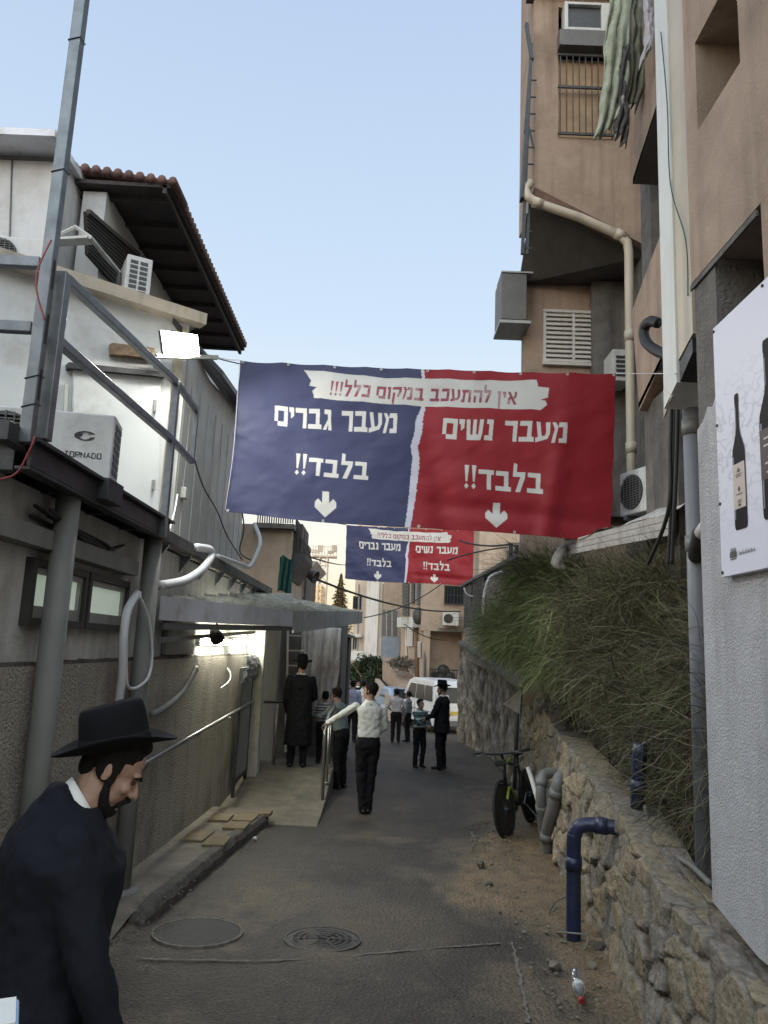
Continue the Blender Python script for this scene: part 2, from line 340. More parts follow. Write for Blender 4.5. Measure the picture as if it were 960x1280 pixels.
ribbon('slab_joint', [G(x, y).xy for x, y in ((640, 1180), (648, 1215), (655, 1250), (660, 1282))], .02, M_SEAM, seed=5)
ribbon('drain_groove', [G(x, y).xy for x, y in ((562, 955), (575, 980), (588, 1000), (598, 1020))], .03, M_IRON, seed=6)

# sidewalk on the left with its curved kerb
kl = [G(172, 1158), G(205, 1137), G(250, 1098), G(292, 1062), G(333, 1030)]
kerb_x = lambda y: float(np.interp(y, [k.y for k in kl], [k.x for k in kl]))
sy = np.linspace(4.9, 10.2, 90); su = np.linspace(0, 1, 26); SU, SY = np.meshgrid(su, sy)
SX = -2.05 + SU * (np.vectorize(kerb_x)(SY) - .06 + 2.05)
SZ = -.038 * SY + .02 + .105 * sstep(5.2, 6.6, SY) + .02 * (fbm(SX * 3, SY * 3, 2, 3) - .5)
tag(grid_obj('sidewalk', SX, SY, SZ, M_PAVE), kind='structure')
kp = spline(kl, 8); mb = MB(); rings = []
for i, p in enumerate(kp):
    d = (kp[min(i + 1, len(kp) - 1)] - kp[max(i - 1, 0)]).normalized(); nn = V((d.y, -d.x, 0)); h = .135 * min(1, .25 + i / 9) ; j = .012 * math.sin(i * 2.3)
    z0 = gz(p.y); rings.append([p + nn * a + V((0, 0, b)) for a, b in ((.03, -.08), (.035 + j, h * .55), (.005 + j, h), (-.085, h + .004), (-.11, -.08))])
mb.loft(rings); tag(mb.obj('kerb', M_KERB, org=(0, 0, 0), bevel=.012), kind='structure')
mb = MB()
for (a, b, c, d, hh) in ((-1.60, -1.36, 8.75, 9.15, .012), (-1.58, -1.34, 9.2, 9.65, .016), (-1.86, -1.63, 9.2, 9.62, .008), (-1.88, -1.66, 8.1, 8.6, .006), (-1.63, -1.42, 7.9, 8.35, .010), (-1.36, -1.22, 9.7, 9.98, .012)):
    z = gz((c + d) / 2) + .125; mb.obox(((a + b) / 2, (c + d) / 2, z + hh / 2), (b - a, d - c, hh + .03), rz=random.uniform(-.05, .05), rx=-.038)
tag(mb.obj('paving_slabs', M_PAVER, org=(0, 0, 0), bevel=.006), kind='structure')
# concrete ramp up to the side doorway
mb = MB(); prof = [(9.8, -.6), (9.85, gz(9.85) + .01), (10.6, -.355), (11.5, -.30), (12.6, -.16), (17, -.17), (17, -1.2)]
mb.prism([(-2.05, y, z) for y, z in prof], (1.40, 0, 0)); tag(mb.obj('ramp', M_PAVE, org=(0, 0, 0), bevel=.015), kind='structure')

# manholes
def manhole(px, py, r, label, plate_m, rings):
    c = G(px, py); c.z = road_z(c.x, c.y) + .012; t = thing('manhole_cover', c, label, 'manhole cover')
    ax = Euler((-.038, 0, 0)).to_matrix()
    mb = MB(); mb.lathe([(r + .012, -.03), (r + .012, .004), (r - .004, .004), (r - .004, -.03)], c, 48, ax); mb.obj('frame', M_SEAM if not rings else M_IRON, t)
    mb = MB(); mb.lathe([(r - .008, -.02), (r - .008, .0005), (.001, .0005)], c, 40, ax)
    if rings:
        for k in range(1, 6): q = r * k / 6; mb.lathe([(q - .008, .001), (q - .006, .0035), (q + .006, .0035), (q + .008, .001)], c, 40, ax)
        for k in range(6): a = k * math.pi / 3; mb.bar(c + ax @ V((math.cos(a) * .05, math.sin(a) * .05, .005)), c + ax @ V((math.cos(a) * r * .95, math.sin(a) * r * .95, .0)), .012, .006)
    mb.obj('plate', plate_m, t)
manhole(247, 1167, .30, 'round manhole filled flush with asphalt, thin pale rim, beside the kerb end', pm('manhole asphalt fill', (.05, .046, .04), (.035, .033, .03), 20, .8, .4, 60), 0)
manhole(403, 1176, .255, 'dark iron manhole cover with concentric ribs in mid lane', M_IRON, 1)

# ================================================================== LEFT: LOW HOUSE
t = thing('low_house', (-2.2, 7, -.3), 'low house with pebble dashed base and small lit windows on the left', 'house')
mb = MB(); mb.box((-2.4, 1.0, -1.2), (-2.0, 13.3, 1.60)); mb.obj('base_wall', M_PEBBLE, t)
mb = MB(); mb.box((-2.5, 1.0, 1.603), (-2.05, 13.3, 2.62)); mb.obj('wall', M_PLASTER, t)
mb = MB()
for i in range(40): y = 2 + i * .28; mb.obox((-2.045, y + .14, 1.605), (.05 + .02 * random.random(), .29, .03 + .02 * random.random()), rx=random.uniform(-.05, .05))
mb.obj('ledge', M_KERB, t)
for (a, b) in ((4.42, 5.26), (5.30, 6.14)):
    z0, z1 = 1.83, 2.22; x = -2.045; mb = MB(); w = .045
    mb.box((x - .03, a, z0), (x + .05, b, z0 + w)); mb.box((x - .03, a, z1 - w), (x + .05, b, z1)); mb.box((x - .03, a, z0 + w), (x + .05, a + w, z1 - w)); mb.box((x - .03, b - w, z0 + w), (x + .05, b, z1 - w))
    f = mb.obj('window', M_FRAME, t); a2, b2, c2, d2 = a + w + .002, b - w - .002, z0 + w + .002, z1 - w - .002; w = .04; mb = MB()
    mb.box((x - .02, a2, c2), (x + .03, b2, c2 + w + .03)); mb.box((x - .02, a2, d2 - w), (x + .03, b2, d2)); mb.box((x - .02, a2, c2 + w + .03), (x + .03, a2 + w, d2 - w)); mb.box((x - .02, b2 - w, c2 + w + .03), (x + .03, b2, d2 - w))
    mb.obj('sash', M_ALU, f); mb = MB(); mb.box((x - .02, a2 + w, c2 + w + .03), (x + .006, b2 - w, d2 - w)); mb.obj('pane', M_LIT, f)
mb = MB(); mb.box((-2.6, 1.0, 2.27), (-1.93, 6.1, 2.38)); mb.box((-2.6, 1, 2.38), (-2.2, 6.1, 2.55)); mb.obj('beam', M_COLUMN, t)
mb = MB(); mb.prism([(-1.90, 6.35, 2.64), (-1.90, 13.5, 2.64), (-4.5, 13.5, 2.72), (-4.5, 6.35, 2.72)], (0, 0, .10)); mb.obj('roof_slab', M_CONC, t)
for y in np.arange(6.9, 13.3, .85): mb = MB(); mb.prism([(-2.04, y, 2.63), (-1.93, y, 2.63), (-2.04, y, 2.45)], (0, .04, 0)); mb.obj('bracket', M_STEEL, t)
mb = MB(); mb.box((-2.04, 7.35, 1.64), (-1.99, 8.45, 2.1)); mb.obj('wall_board', M_COLUMN, t, bevel=.01)
mb = MB(); mb.box((-2.3, 12.2, -.3), (-1.78, 12.5, 2.5)); mb.obj('pilaster', M_PLASTER, t)

# ------------------------------------------------------------------ steel platform
t = thing('steel_platform', (-1.78, 6.2, gz(6.2)), 'steel landing on two grey columns with open rails and a tall mast', 'platform')
XD = -1.78
for y in (4.55, 6.32):
    mb = MB(); mb.tube([(XD - .12, y, gz(y) - .1), (XD - .12, y, 2.67)], .072, 20); mb.lathe([(.074, .135), (.076, .125), (.14, .12), (.14, .10)], (XD - .12, y, gz(y) + .0), 20); mb.obj('column', M_COLUMN, t, smooth=True)
mb = MB(); mb.box((-4.2, 3.78, 2.745), (XD + .02, 6.42, 2.765)); mb.obj('deck', M_DSTEEL, t)
mb = MB()   # channel edges and joists below the deck
mb.box((XD - .04, 3.80, 2.62), (XD - .02, 6.42, 2.743)); mb.box((XD - .10, 3.80, 2.60), (XD - .021, 6.42, 2.62)); mb.box((-4.2, 3.83, 2.60), (XD - .12, 3.85, 2.743)); mb.box((-4.2, 3.85, 2.60), (XD - .12, 3.93, 2.615))
for y in (4.5, 5.2, 5.9, 6.38): mb.box((-4.2, y, 2.61), (XD - .11, y + .05, 2.742))
mb.box((XD - .02, 4.72, 2.63), (XD + .05, 5.0, 2.77)); mb.box((XD - .12, 3.6, 2.70), (XD - .05, 4.2, 2.80)); mb.obj('joists', M_DSTEEL, t, bevel=.004)
def rail(mb, a, b, w=.05, h=.05): mb.bar(a, b, w, h)
mb = MB(); mb.bar((XD - .025, 3.74, 2.72), (XD - .025, 3.74, 6.4), .062, .062); mo = mb.obj('mast', M_STEEL, t, bevel=.006)
for z in (2.95, 3.25, 3.55):
    mb = MB(); mb.box((XD + .0065, 3.732, z), (XD + .009, 3.748, z + .16)); mb.obj('slot', M_BLACK, mo)
for z in (3.05, 2.9, 4.2, 5.0):
    mb = MB(); mb.tube([(XD - .058, 3.706, z), (XD + .009, 3.706, z + .02), (XD + .009, 3.774, z + .03), (XD - .058, 3.774, z), (XD - .058, 3.706, z)], .003, 5); mb.obj('cable_tie', M_BLACK, mo)
mb = MB(); mb.bar((XD, 3.86, 2.77), (XD, 3.86, 3.70), .07, .07); mb.obj('post', M_STEEL, t, bevel=.005)
mb = MB(); mb.bar((XD, 6.15, 2.6), (XD, 6.15, 3.88), .06, .06); mb.obj('post', M_STEEL, t, bevel=.005)
mb = MB(); mb.bar((XD, 6.88, 3.40), (XD, 6.88, 3.88), .035, .035); mb.obj('post', M_STEEL, t, bevel=.004)
for z, zz in ((3.69, 3.90), (3.33, 3.41)):
    mb = MB(); mb.bar((XD, 3.905, z), (XD, 6.118, zz - .0), .05, .055); mb.bar((XD, 6.182, zz), (XD, 6.86, zz - .01), .045, .05); mb.obj('side_rail', M_STEEL, t, bevel=.006)
    mb = MB(); mb.bar((XD - .075, 3.76, z + .01), (-4.2, 3.76, z + .035), .05, .06); mb.obj('front_rail', M_STEEL, t, bevel=.006)

# ------------------------------------------------------------------ white sheet-metal shed (upper level)
K = V((-2.2, 7.9, 0)); DO = V((-.788, -.616, 0)); NO = V((.616, -.788, 0))
def PO(px, py, off=0.0):
    """pixel to the shed's oblique front wall (off metres in front of it)"""
    a, b = ray(px, py); p0 = K + NO * off; Y = p0.dot(NO) / (a * NO.x + NO.y); return V((a * Y, Y, CAM_Z + b * Y))
t = thing('sheet_metal_shed', (-2.6, 8.6, 2.4), 'white sheet metal annex above the low house, floodlit at its corner', 'shed')
mb = MB(); mb.prism([K + V((0, 0, 2.3)), K + DO * 4 + V((0, 0, 2.3)), K + DO * 4 + V((0, 0, 5.25)), K + V((0, 0, 5.25))], -NO * .12); mb.obj('front_wall', M_WHITE, t)
tz = [PX(245, 448, -2.2), PX(299, 505, -2.2)]
mb = MB(); zt = tz[0].z
mb.prism([(-2.2, 7.98, 2.74), (-2.2, 11.8, 2.74), (-2.2, 11.8, tz[1].z), (-2.2, 9.0, zt), (-2.2, 7.98, zt + .1)], (-.12, 0, 0)); wl = mb.obj('side_wall', M_PANEL, t)
mb = MB()
for y in np.arange(8.2, 11.7, .42): mb.box((-2.2, y, 2.75), (-2.188, y + .02, zt - .3))
mb.obj('seams', M_PANEL, wl)
mb = MB(); mb.prism([(-2.3, 7.6, zt + .12), (-2.3, 12.3, tz[1].z - .02), (-2.02, 12.3, tz[1].z - .08), (-2.02, 8.9, zt + .02)], (0, 0, .07)); mb.obj('eave', M_DSTEEL, t)
mb = MB(); a = K - DO * .12; z = 5.16
mb.prism([a + V((0, 0, z)), a + NO * .16 + V((0, 0, z)), a + NO * .17 + V((0, 0, z + .12)), a + NO * .15 + V((0, 0, z + .12)), a + NO * .14 + V((0, 0, z + .03)), a + V((0, 0, z + .03))], DO * 4.2); mb.obj('gutter', M_PVC, t)
mb = MB(); mb.prism([a - NO * .3 + V((0, 0, z + .05)), a + NO * .1 + V((0, 0, z + .05)), a + NO * .1 + V((0, 0, z + .09)), a - NO * .3 + V((0, 0, z + .16))], DO * 4.2); mb.obj('roof_sheet', M_PANEL, t)
mb = MB(); mb.prism([K + NO * .005 + DO * .05 + V((.0, 0, 2.35)), K + NO * .005 + DO * .15 + V((0, 0, 2.35)), K + NO * .03 + DO * .15 + V((0, 0, 2.35)), K + NO * .03 + DO * .05 + V((0, 0, 2.35))], (0, 0, 2.75)); mb.obj('corner_post', pm('rust spotted trim', (.60, .58, .47), (.50, .46, .34), 3, .6, streak=.7, dirt=(.28, .15, .06), dscale=4), t)
mb = MB(); q = [PO(88, 650, .004), PO(197, 650, .004), PO(200, 472, .004), PO(90, 460, .004)]; mb.prism(q, NO * .035); dr = mb.obj('door', M_WHITE, t, bevel=.01)
mb = MB(); mb.prism([PO(82, 463, .003), PO(203, 474, .003), PO(203, 468, .003), PO(82, 456, .003)], NO * .10); mb.obj('drip_cap', M_DSTEEL, dr)
mb = MB(); mb.bar(PO(194, 500, .045), PO(193, 515, .045), .03, .03); mb.bar(PO(192, 600, .045), PO(191, 612, .045), .03, .03); mb.obj('hinge', M_ALU, dr)
mb = MB(); mb.bar(PO(138, 437, .06), PO(192, 443, .06), .10, .12); mb.obj('timber_bracket', M_WOOD, t, bevel=.008)
mb = MB(); mb.bar(PO(75, 650, .02), PO(83, 480, .02), .03, .03); mb.obj('wall_trim', M_PANEL, t)

# floodlight on the shed corner
fc = PO(225, 430, .30); t = thing('floodlight', fc, 'lit white floodlight at the corner of the white shed', 'floodlight')
fq = [PO(200, 413, .30), PO(247, 419, .30), PO(250, 446, .40), PO(204, 443, .40)]
mb = MB(); mb.prism(fq, -NO * .06 + V((0, 0, .02))); mb.obj('housing', M_DSTEEL, t, bevel=.006)
nrm = (fq[1] - fq[0]).cross(fq[3] - fq[0]).normalized(); nrm = nrm if nrm.dot(V((0, -1, -.3))) > 0 else -nrm
cc = sum(fq, V()) / 4; mb = MB(); mb.prism([cc + (p - cc) * .96 + nrm * .004 for p in fq], nrm * .006); mb.obj('lens', emit('floodlight lens', (1, 1, .94), 30), t)
mb = MB(); mb.bar(PO(195, 445, .2), PO(272, 447, .2), .05, .04); mb.bar(PO(222, 446, .0), PO(224, 440, .30), .03, .03); mb.obj('bracket', M_ALU, t)
ld = bpy.data.lights.new('floodlight_light', 'AREA'); lo = bpy.data.objects.new('floodlight_light', ld); COL.objects.link(lo); lo.parent = t
ld.energy = 140; ld.size = .3; ld.color = (1, .98, .88); aim = V((.35, -.25, -1)).normalized(); lo.location = cc + nrm * .03 - fc; lo.rotation_euler = (-aim).to_track_quat('Z', 'Y').to_euler()

# ------------------------------------------------------------------ upper house with tiled roof
t = thing('tile_roofed_house', (-4, 10, 2), 'two storey white house with clay tile eave behind the shed', 'house')
ya = 8.4; c = P(76, 195, ya); XW = c.x
mb = MB(); mb.box((-9, ya, 4), (XW, ya + .2, c.z)); mb.obj('front_wall', M_PLASTER if 0 else pm('white house plaster', (.60, .60, .61), (.54, .54, .55), 2, .9, .1, 50, streak=.2, dirt=(.4, .37, .34)), t)
mb = MB(); mb.box((XW - .2, ya + .202, 4), (XW, 17, c.z)); mb.obj('side_wall', pm('side plaster', (.55, .545, .54), (.48, .475, .47), 2, .9, .1, 50, streak=.4, dirt=(.33, .3, .28)), t)
mb = MB(); mb.prism([(-9, ya - .36, c.z), (XW + .06, ya - .36, c.z), (XW + .06, ya + .9, c.z), (-9, ya + .9, c.z)], (0, 0, .05)); mb.box((-9, ya - .39, c.z - .012), (XW + .09, ya - .36, c.z + .075)); mb.box((XW + .06, ya - .358, c.z - .012), (XW + .09, ya + .9, c.z + .075)); mb.obj('fascia', M_CANO, t)
mb = MB(); mb.box((-9, ya - .02, c.z - .08), (XW, ya, c.z - .03)); mb.bar((P(12, 300, ya - .01)), P(15, 198, ya - .01), .02, .012); mb.obj('trim', M_GREY, t)
E1 = PX(215, 224, -2.85); E2 = PX(305, 446, -2.85); ze = (E1.z + E2.z) / 2
rf0, rf1 = E1.y, E2.y
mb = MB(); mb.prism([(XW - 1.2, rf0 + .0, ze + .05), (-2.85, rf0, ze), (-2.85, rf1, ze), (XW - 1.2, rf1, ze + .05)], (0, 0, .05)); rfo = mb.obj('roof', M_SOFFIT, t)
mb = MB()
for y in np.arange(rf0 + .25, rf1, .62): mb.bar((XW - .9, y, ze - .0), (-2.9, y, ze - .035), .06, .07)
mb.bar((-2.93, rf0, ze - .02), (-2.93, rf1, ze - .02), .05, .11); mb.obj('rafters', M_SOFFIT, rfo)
mb = MB()
for k in range(int((rf1 - rf0) / .14)):   # barrel tiles run down the slope, their ends show along the eave
    y = rf0 + .07 + k * .14; mb.tube([(-2.80, y, ze + .075), (XW - 1.2, y, ze + .37)], .062, 8)
for k in range(12): x = -2.82 - k * .14; mb.tube([(x, rf0 - .06, ze + .07 - (x + 2.85) * .12), (x, rf0 + .5, ze + .085 - (x + 2.85) * .12)], .055, 8)
mb.obj('roof_tiles', M_TILE, rfo, smooth=True)
mb = MB(); mb.box((-4.0, E1.y + .12, 4.2), (-3.70, 16.5, ze - .02)); mb.obj('lane_wall', MATS['side plaster'], t)
x = -3.69; q = [PX(104, 264, x), PX(168, 318, x), PX(170, 385, x), PX(130, 345, x), PX(106, 318, x)]
mb = MB(); mb.prism(q, (.04, 0, 0)); mb.obj('screened_window', M_INSIDE, t)
mb = MB()
for i in range(1, 12):
    a = q[0].lerp(q[4], i / 12); b = q[1].lerp(q[2], i / 12); mb.bar(a + V((.05, 0, 0)), b + V((.05, 0, 0)), .012, .012)
mb.bar(q[0] + V((.06, 0, 0)), q[1] + V((.06, 0, 0)), .05, .05); mb.obj('mesh_screen', M_TEAL if 0 else M_FRAME, t)

def ac_unit(name, c, w, h, d, rz, label, text=None, grille=True, group=None):
    """split-unit condenser, front faces local -Y"""
    t = thing('air_conditioner', c, label, 'air conditioner', group)
    t['_o'] = (0, 0, 0)
    mb = MB(); mb.box((-w / 2, -d / 2, 0), (w / 2, d / 2, h)); mb.obj('casing', M_AC, t, bevel=.012)
    mb = MB(); cx = -w * .16; r = min(h * .42, w * .3)
    mb.lathe([(r, 0), (r, .012), (r - .02, .014), (r - .02, 0)], (cx, -d / 2 - .002, h / 2), 28, Euler((R(90), 0, 0)).to_matrix()); g = mb.obj('fan_guard', M_ACD, t)
    mb = MB(); mb.lathe([(r * .95, -.004), (r * .95, .002), (.01, .002)], (cx, -d / 2 - .001, h / 2), 24, Euler((R(90), 0, 0)).to_matrix()); mb.obj('fan_recess', M_INSIDE, t)
    mb = MB()
    for k in range(-6, 7): zz = h / 2 + k * r / 7; ww = math.sqrt(max(0, r * r - (k * r / 7) ** 2)); mb.bar((cx - ww, -d / 2 - .018, zz), (cx + ww, -d / 2 - .018, zz), .008, .008)
    for k in range(-3, 4): xx = k * r / 3.5; ww = math.sqrt(max(0, r * r - xx * xx)); mb.bar((cx + xx, -d / 2 - .026, h / 2 - ww), (cx + xx, -d / 2 - .026, h / 2 + ww), .007, .007)
    mb.obj('guard_wires', M_GREY, g)
    mb = MB()
    for k in range(7):
        for j in range(2): mb.box((w / 2 - .001, -d * .36 + j * d * .38, h * .12 + k * h * .115), (w / 2 + .006, -d * .36 + j * d * .38 + d * .3, h * .12 + k * h * .115 + h * .075))
    mb.obj('side_vents', M_ACD, t)
    for s in (-1, 1): mb = MB(); mb.box((s * w * .36 - .03, -d / 2, -.05), (s * w * .36 + .03, d / 2, 0)); mb.obj('foot', M_STEEL, t)
    t.rotation_euler.z = rz; return t
G_AC = None
# unit on the platform, with a swirl mark and the maker's word
ang = math.atan2(-NO.x, -(-NO.y)) ; rzO = math.atan2(NO.y, NO.x) + math.pi / 2
cA = P(44, 575, 5.0); cA.z = 2.80
t = ac_unit('', cA, 1.02, .44, .30, R(10), 'white air conditioner with a swirl mark standing on the steel landing')
mb = MB()
cx = .33; cz = .28
for k, (r0, sgn) in enumerate(((.055, 1), (.05, -1), (.03, 1))):
    pts = [V((cx + math.cos(a) * r0 * 1.25, -.153 - .0006 * k, cz + math.sin(a) * r0 * .62)) for a in np.linspace(.4 if sgn > 0 else 3.4, 3.6 if sgn > 0 else 6.2, 12)]
    inn = [V((cx + math.cos(a) * r0 * .62, -.153 - .0006 * k, cz + math.sin(a) * r0 * .36 + .006 * sgn)) for a in np.linspace(.4 if sgn > 0 else 3.4, 3.6 if sgn > 0 else 6.2, 12)]
    mb.add(pts + inn, [(i, i + 1, 13 + i, 12 + i) for i in range(11)])
mb.obj('swirl_mark', M_BLACK, t)
LAT = {'T': ['0,1 1,1', '.5,1 .5,0'], 'O': ['0,0 0,1 1,1 1,0 0,0'], 'R': ['0,0 0,1 1,1 1,.5 0,.5', '.4,.5 1,0'], 'N': ['0,0 0,1 1,0 1,1'], 'A': ['0,0 .5,1 1,0', '.2,.38 .8,.38'], 'D': ['0,0 0,1 .7,1 1,.7 1,.3 .7,0 0,0']}
mb = MB(); wx = .215
for ch in 'TORNADO':
    for st in LAT[ch]:
        p = [tuple(map(float, q.split(','))) for q in st.split()]
        for a, b in zip(p, p[1:]): mb.bar((wx + a[0] * .023, -.152 - .0003 * random.random(), .135 + a[1] * .034), (wx + b[0] * .023, -.152, .135 + b[1] * .034), .006, .003)
    wx += .034
mb.obj('lettering', M_BLACK, t)
c2 = PO(150, 388, .16); c2.z = 5.30
ac_unit('', P(163, 388, 9.0), .75, .55, .30, R(-62), 'white air conditioner on the shed roof under the tiled eave')
ac_unit('', P(16, 350, 7.6), .72, .42, .28, R(8), 'small white air conditioner on the shed roof behind the front rail')
mb = MB(); q = [P(62, 300, 8.0), P(95, 284, 8.0), P(112, 296, 8.0), P(150, 342, 9.2)]
mb.tube(q, .028, 6); mb.bar(P(62, 303, 8.05), P(112, 300, 8.05), .16, .03); mb.obj; tag(mb.obj('board_ledge', M_PANEL), 'weathered board cover leaning on the shed roof by the dark screen', 'board')
mb = MB(); e = P(224, 612, 7.97); mb.box((-2.2, 8.12, e.z - .06), (-2.14, 8.24, e.z + .06)); tag(mb.obj('junction_box', M_AC, bevel=.008), 'small white junction box beside the shed corner post', 'junction box')

# ------------------------------------------------------------------ canopy over the ramp
t = thing('canopy', (-1.4, 11, 2.2), 'pale sheet metal canopy over the ramp with lit tubes beneath', 'canopy')
A = PX(200, 752, -1.98); Bq = P(366, 768, 10.4); Cq = P(452, 768, 13.4); Dq = V((-2.02, 13.4, 2.75)); A2 = V((-2.02, A.y, 2.16))
Bk = V((-2.02, 13.4, 2.62))
mb = MB(); mb.prism([A, Bq, Cq, Bk], (0, 0, .03)); mb.obj('roof_panel', M_CANT, t)
mb = MB(); rr = random.Random(4)
for k in range(9):
    f = (k + .5) / 9; mb.bar(A.lerp(Bk, f) + V((0, 0, .045)), Bq.lerp(Cq, f) + V((0, 0, .045)), .03, .03)
mb.obj('ribs', M_CANT, t)
dz = V((0, 0, -.165)); mb = MB(); n_ = V((.2, -.4, 0)).normalized() * .02
mb.prism([A + V((0, 0, .05)), Bq + V((0, 0, .05)), Bq + dz, A + dz], n_); mb.obj('fascia', M_CANO, t)
mb = MB(); mb.prism([Bq + V((.004, 0, .05)), Cq + V((0, 0, .05)), Cq + dz * .9, Bq + dz * 1.5 + V((.004, 0, 0))], V((.02, -.008, 0))); mb.obj('end_fascia', pm('dull canopy edge', (.46, .45, .43), (.37, .36, .34), 3, .6, streak=.4, dirt=(.2, .18, .16)), t)
b0, b1 = PX(200, 797, -1.95), P(290, 785, 9.4)
mb = MB(); mb.bar(A + dz + V((-.0, .12, -.05)), Bq + dz + V((0, .12, -.02)), .05, .06); mb.bar(PX(200, 800, -1.9), PX(318, 790, -1.9), .035, .04); mb.obj('beam', M_GREY, t)
mb = MB(); pb = P(318, 880, 12.35); mb.tube([(pb.x, 12.35, -.2), (pb.x, 12.35, 2.2)], .035, 10); mb.obj('post', M_CANO, t, smooth=True)
def tube_light(y0, y1, z, label):
    t = thing('tube_light', (-1.98, (y0 + y1) / 2, z), label, 'tube light')
    mb = MB(); mb.box((-2.045, y0, z - .04), (-2.0, y1, z + .04)); mb.obj('fitting', M_AC, t)
    mb = MB(); mb.tube([(-1.965, y0 + .03, z), (-1.965, y1 - .03, z)], .034, 12); mb.obj('tube', emit('fluorescent tube', (1, 1, .86), 45), t, smooth=True)
tube_light(8.75, 10.35, 1.78, 'longer lit fluorescent tube under the canopy, nearer the columns')
tube_light(10.75, 12.1, 1.80, 'shorter lit fluorescent tube under the canopy, nearer the doorway')
c = P(270, 795, 8.6); t = thing('spotlight', c, 'dark round spotlight hanging under the canopy front', 'spotlight')
mb = MB(); ax = V((.4, -.5, -.6)).to_track_quat('Z', 'Y').to_matrix(); mb.lathe([(.02, -.09), (.05, -.08), (.075, 0), (.08, .06), (.07, .06), (.05, .0)], c, 18, ax); mb.obj('lamp_shade', M_DSTEEL, t, smooth=True)
mb = MB(); mb.tube([c + V((0, 0, .16)), c + V((0, 0, .02))], .012, 8); mb.obj('stem', M_DSTEEL, t)
mb = MB(); cb = P(355, 750, 12.0); mb.box((cb.x - .13, 11.9, cb.z - .12), (cb.x + .13, 12.1, cb.z + .10)); tag(mb.obj('electrical_box', M_AC, bevel=.01), 'grey electrical box with wires standing on the canopy roof', 'electrical box')

# doorway behind: white panel, ladder, tarpaulin
mb = MB(); p0 = P(322, 940, 13.6); p1 = P(350, 790, 13.6); mb.box((p0.x, 13.6, -.2), (p1.x, 13.75, p1.z + .25)); tag(mb.obj('door_panel', M_PANEL, bevel=.01), 'tall pale door panel standing at the head of the ramp', 'door')
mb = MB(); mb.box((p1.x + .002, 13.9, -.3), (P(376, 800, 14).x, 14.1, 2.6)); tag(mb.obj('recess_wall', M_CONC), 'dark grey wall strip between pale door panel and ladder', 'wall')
t = thing('ladder', P(368, 960, 13.4), 'white metal ladder leaning behind the long coated man', 'ladder'); a0, a1 = P(357, 940, 13.5), P(360, 785, 13.8); d = V((.30, 0, 0))
for s in (0, 1): mb = MB(); mb.bar(a0 + d * s, a1 + d * s, .03, .05); mb.obj('rail', M_AC, t)
for k in range(8): mb = MB(); f = (k + .5) / 8; mb.bar(a0.lerp(a1, f) + V((.016, 0, 0)), a0.lerp(a1, f) + d - V((.016, 0, 0)), .025, .025); mb.obj('rung', M_AC, t)
uu, vv = np.meshgrid(np.linspace(0, 1, 60), np.linspace(0, 1, 40)); pt = P(376, 790, 13.9); pe = P(427, 795, 13.9); zb = P(400, 900, 13.9).z
fold = .05 * np.sin(uu * 21 + vv * 1.5) + .07 * (fbm(uu * 5, vv * 2, 8, 3) - .5) + .03 * np.sin(uu * 43 + vv * 4)
tw = 1 - .12 * vv * (uu > .4) * (uu - .4)
o = grid_obj('tarpaulin', pt.x + (pe.x - pt.x) * uu * tw + .04 * (vnoise(uu * 3, vv * 4, 5) - .5), 13.9 + fold, pt.z + .1 + (zb - pt.z - .1) * vv * (1 - .1 * uu + .06 * np.sin(uu * 9)), M_TARP, org=(pt.x, 13.9, zb))
tag(o, 'grey tarpaulin hanging in folds below the canopy corner', 'tarpaulin'); sl = o.modifiers.new('thick', 'SOLIDIFY'); sl.thickness = .004
mb = MB(); mb.box((p0.x - .5, 14.3, -.4), (P(428, 800, 14.3).x, 16.6, 2.45)); tag(mb.obj('store_shed', M_GREY), 'dark grey store shed closing the ramp behind the tarpaulin', 'shed')
t = thing('awning', P(432, 800, 17), 'dark awning jutting out beyond the grey tarpaulin', 'awning'); mb = MB(); q0 = P(424, 795, 17.5); q1 = P(441, 797, 17.5)
mb.prism([(q0.x - .3, 17.2, q0.z + .12), (q1.x, 17.2, q1.z - .02), (q1.x, 19, q1.z), (q0.x - .3, 19, q0.z + .14)], (0, 0, .06)); mb.obj('cover', M_GREY, t)
mb = MB(); mb.box((q0.x - .3, 17.4, -1), (P(437, 800, 17.5).x, 18.8, q0.z + .05)); mb.obj('booth', M_FRAME, t)

# notice frame, crumpled foil, handrails on the ramp
t = thing('notice_board', (-1.93, 11.6, gz(11.6)), 'narrow framed board standing against the pebble dashed wall', 'board'); y0, y1 = 11.15, 12.1
for y in (y0, y1): mb = MB(); mb.bar((-1.93, y, -.42), (-1.93, y, 1.42), .045, .05); mb.obj('leg', M_DSTEEL, t)
mb = MB(); mb.box((-1.94, y0 + .03, -.12), (-1.915, y1 - .03, 1.40)); mb.obj('panel', pm('smudged board', (.28, .28, .29), (.20, .20, .21), 3, .4, dirt=(.14, .14, .15), dscale=2.5), t)
mb = MB(); mb.bar((-1.92, y0, -.10), (-1.92, y1, -.10), .04, .05); mb.bar((-1.925, y0, 1.41), (-1.925, y1, 1.41), .04, .05); mb.obj('crossbar', M_DSTEEL, t)
uu, vv = np.meshgrid(np.linspace(0, 1, 36), np.linspace(0, 1, 36)); cr = .09 * (fbm(uu * 9, vv * 9, 44, 4) - .5)
o = grid_obj('foil_wrap', -1.90 + cr + .06 * np.sin(vv * 3), 11.1 + uu * 1.15 + .05 * vv, 1.22 + vv * .40 + .04 * (vnoise(uu * 6, vv * 2, 6) - .5), M_SILVER, org=(-1.9, 11.6, 1.2)); tag(o, 'crumpled silver foil sheet taped above the framed board', 'foil'); o.modifiers.new('thick', 'SOLIDIFY').thickness = .004

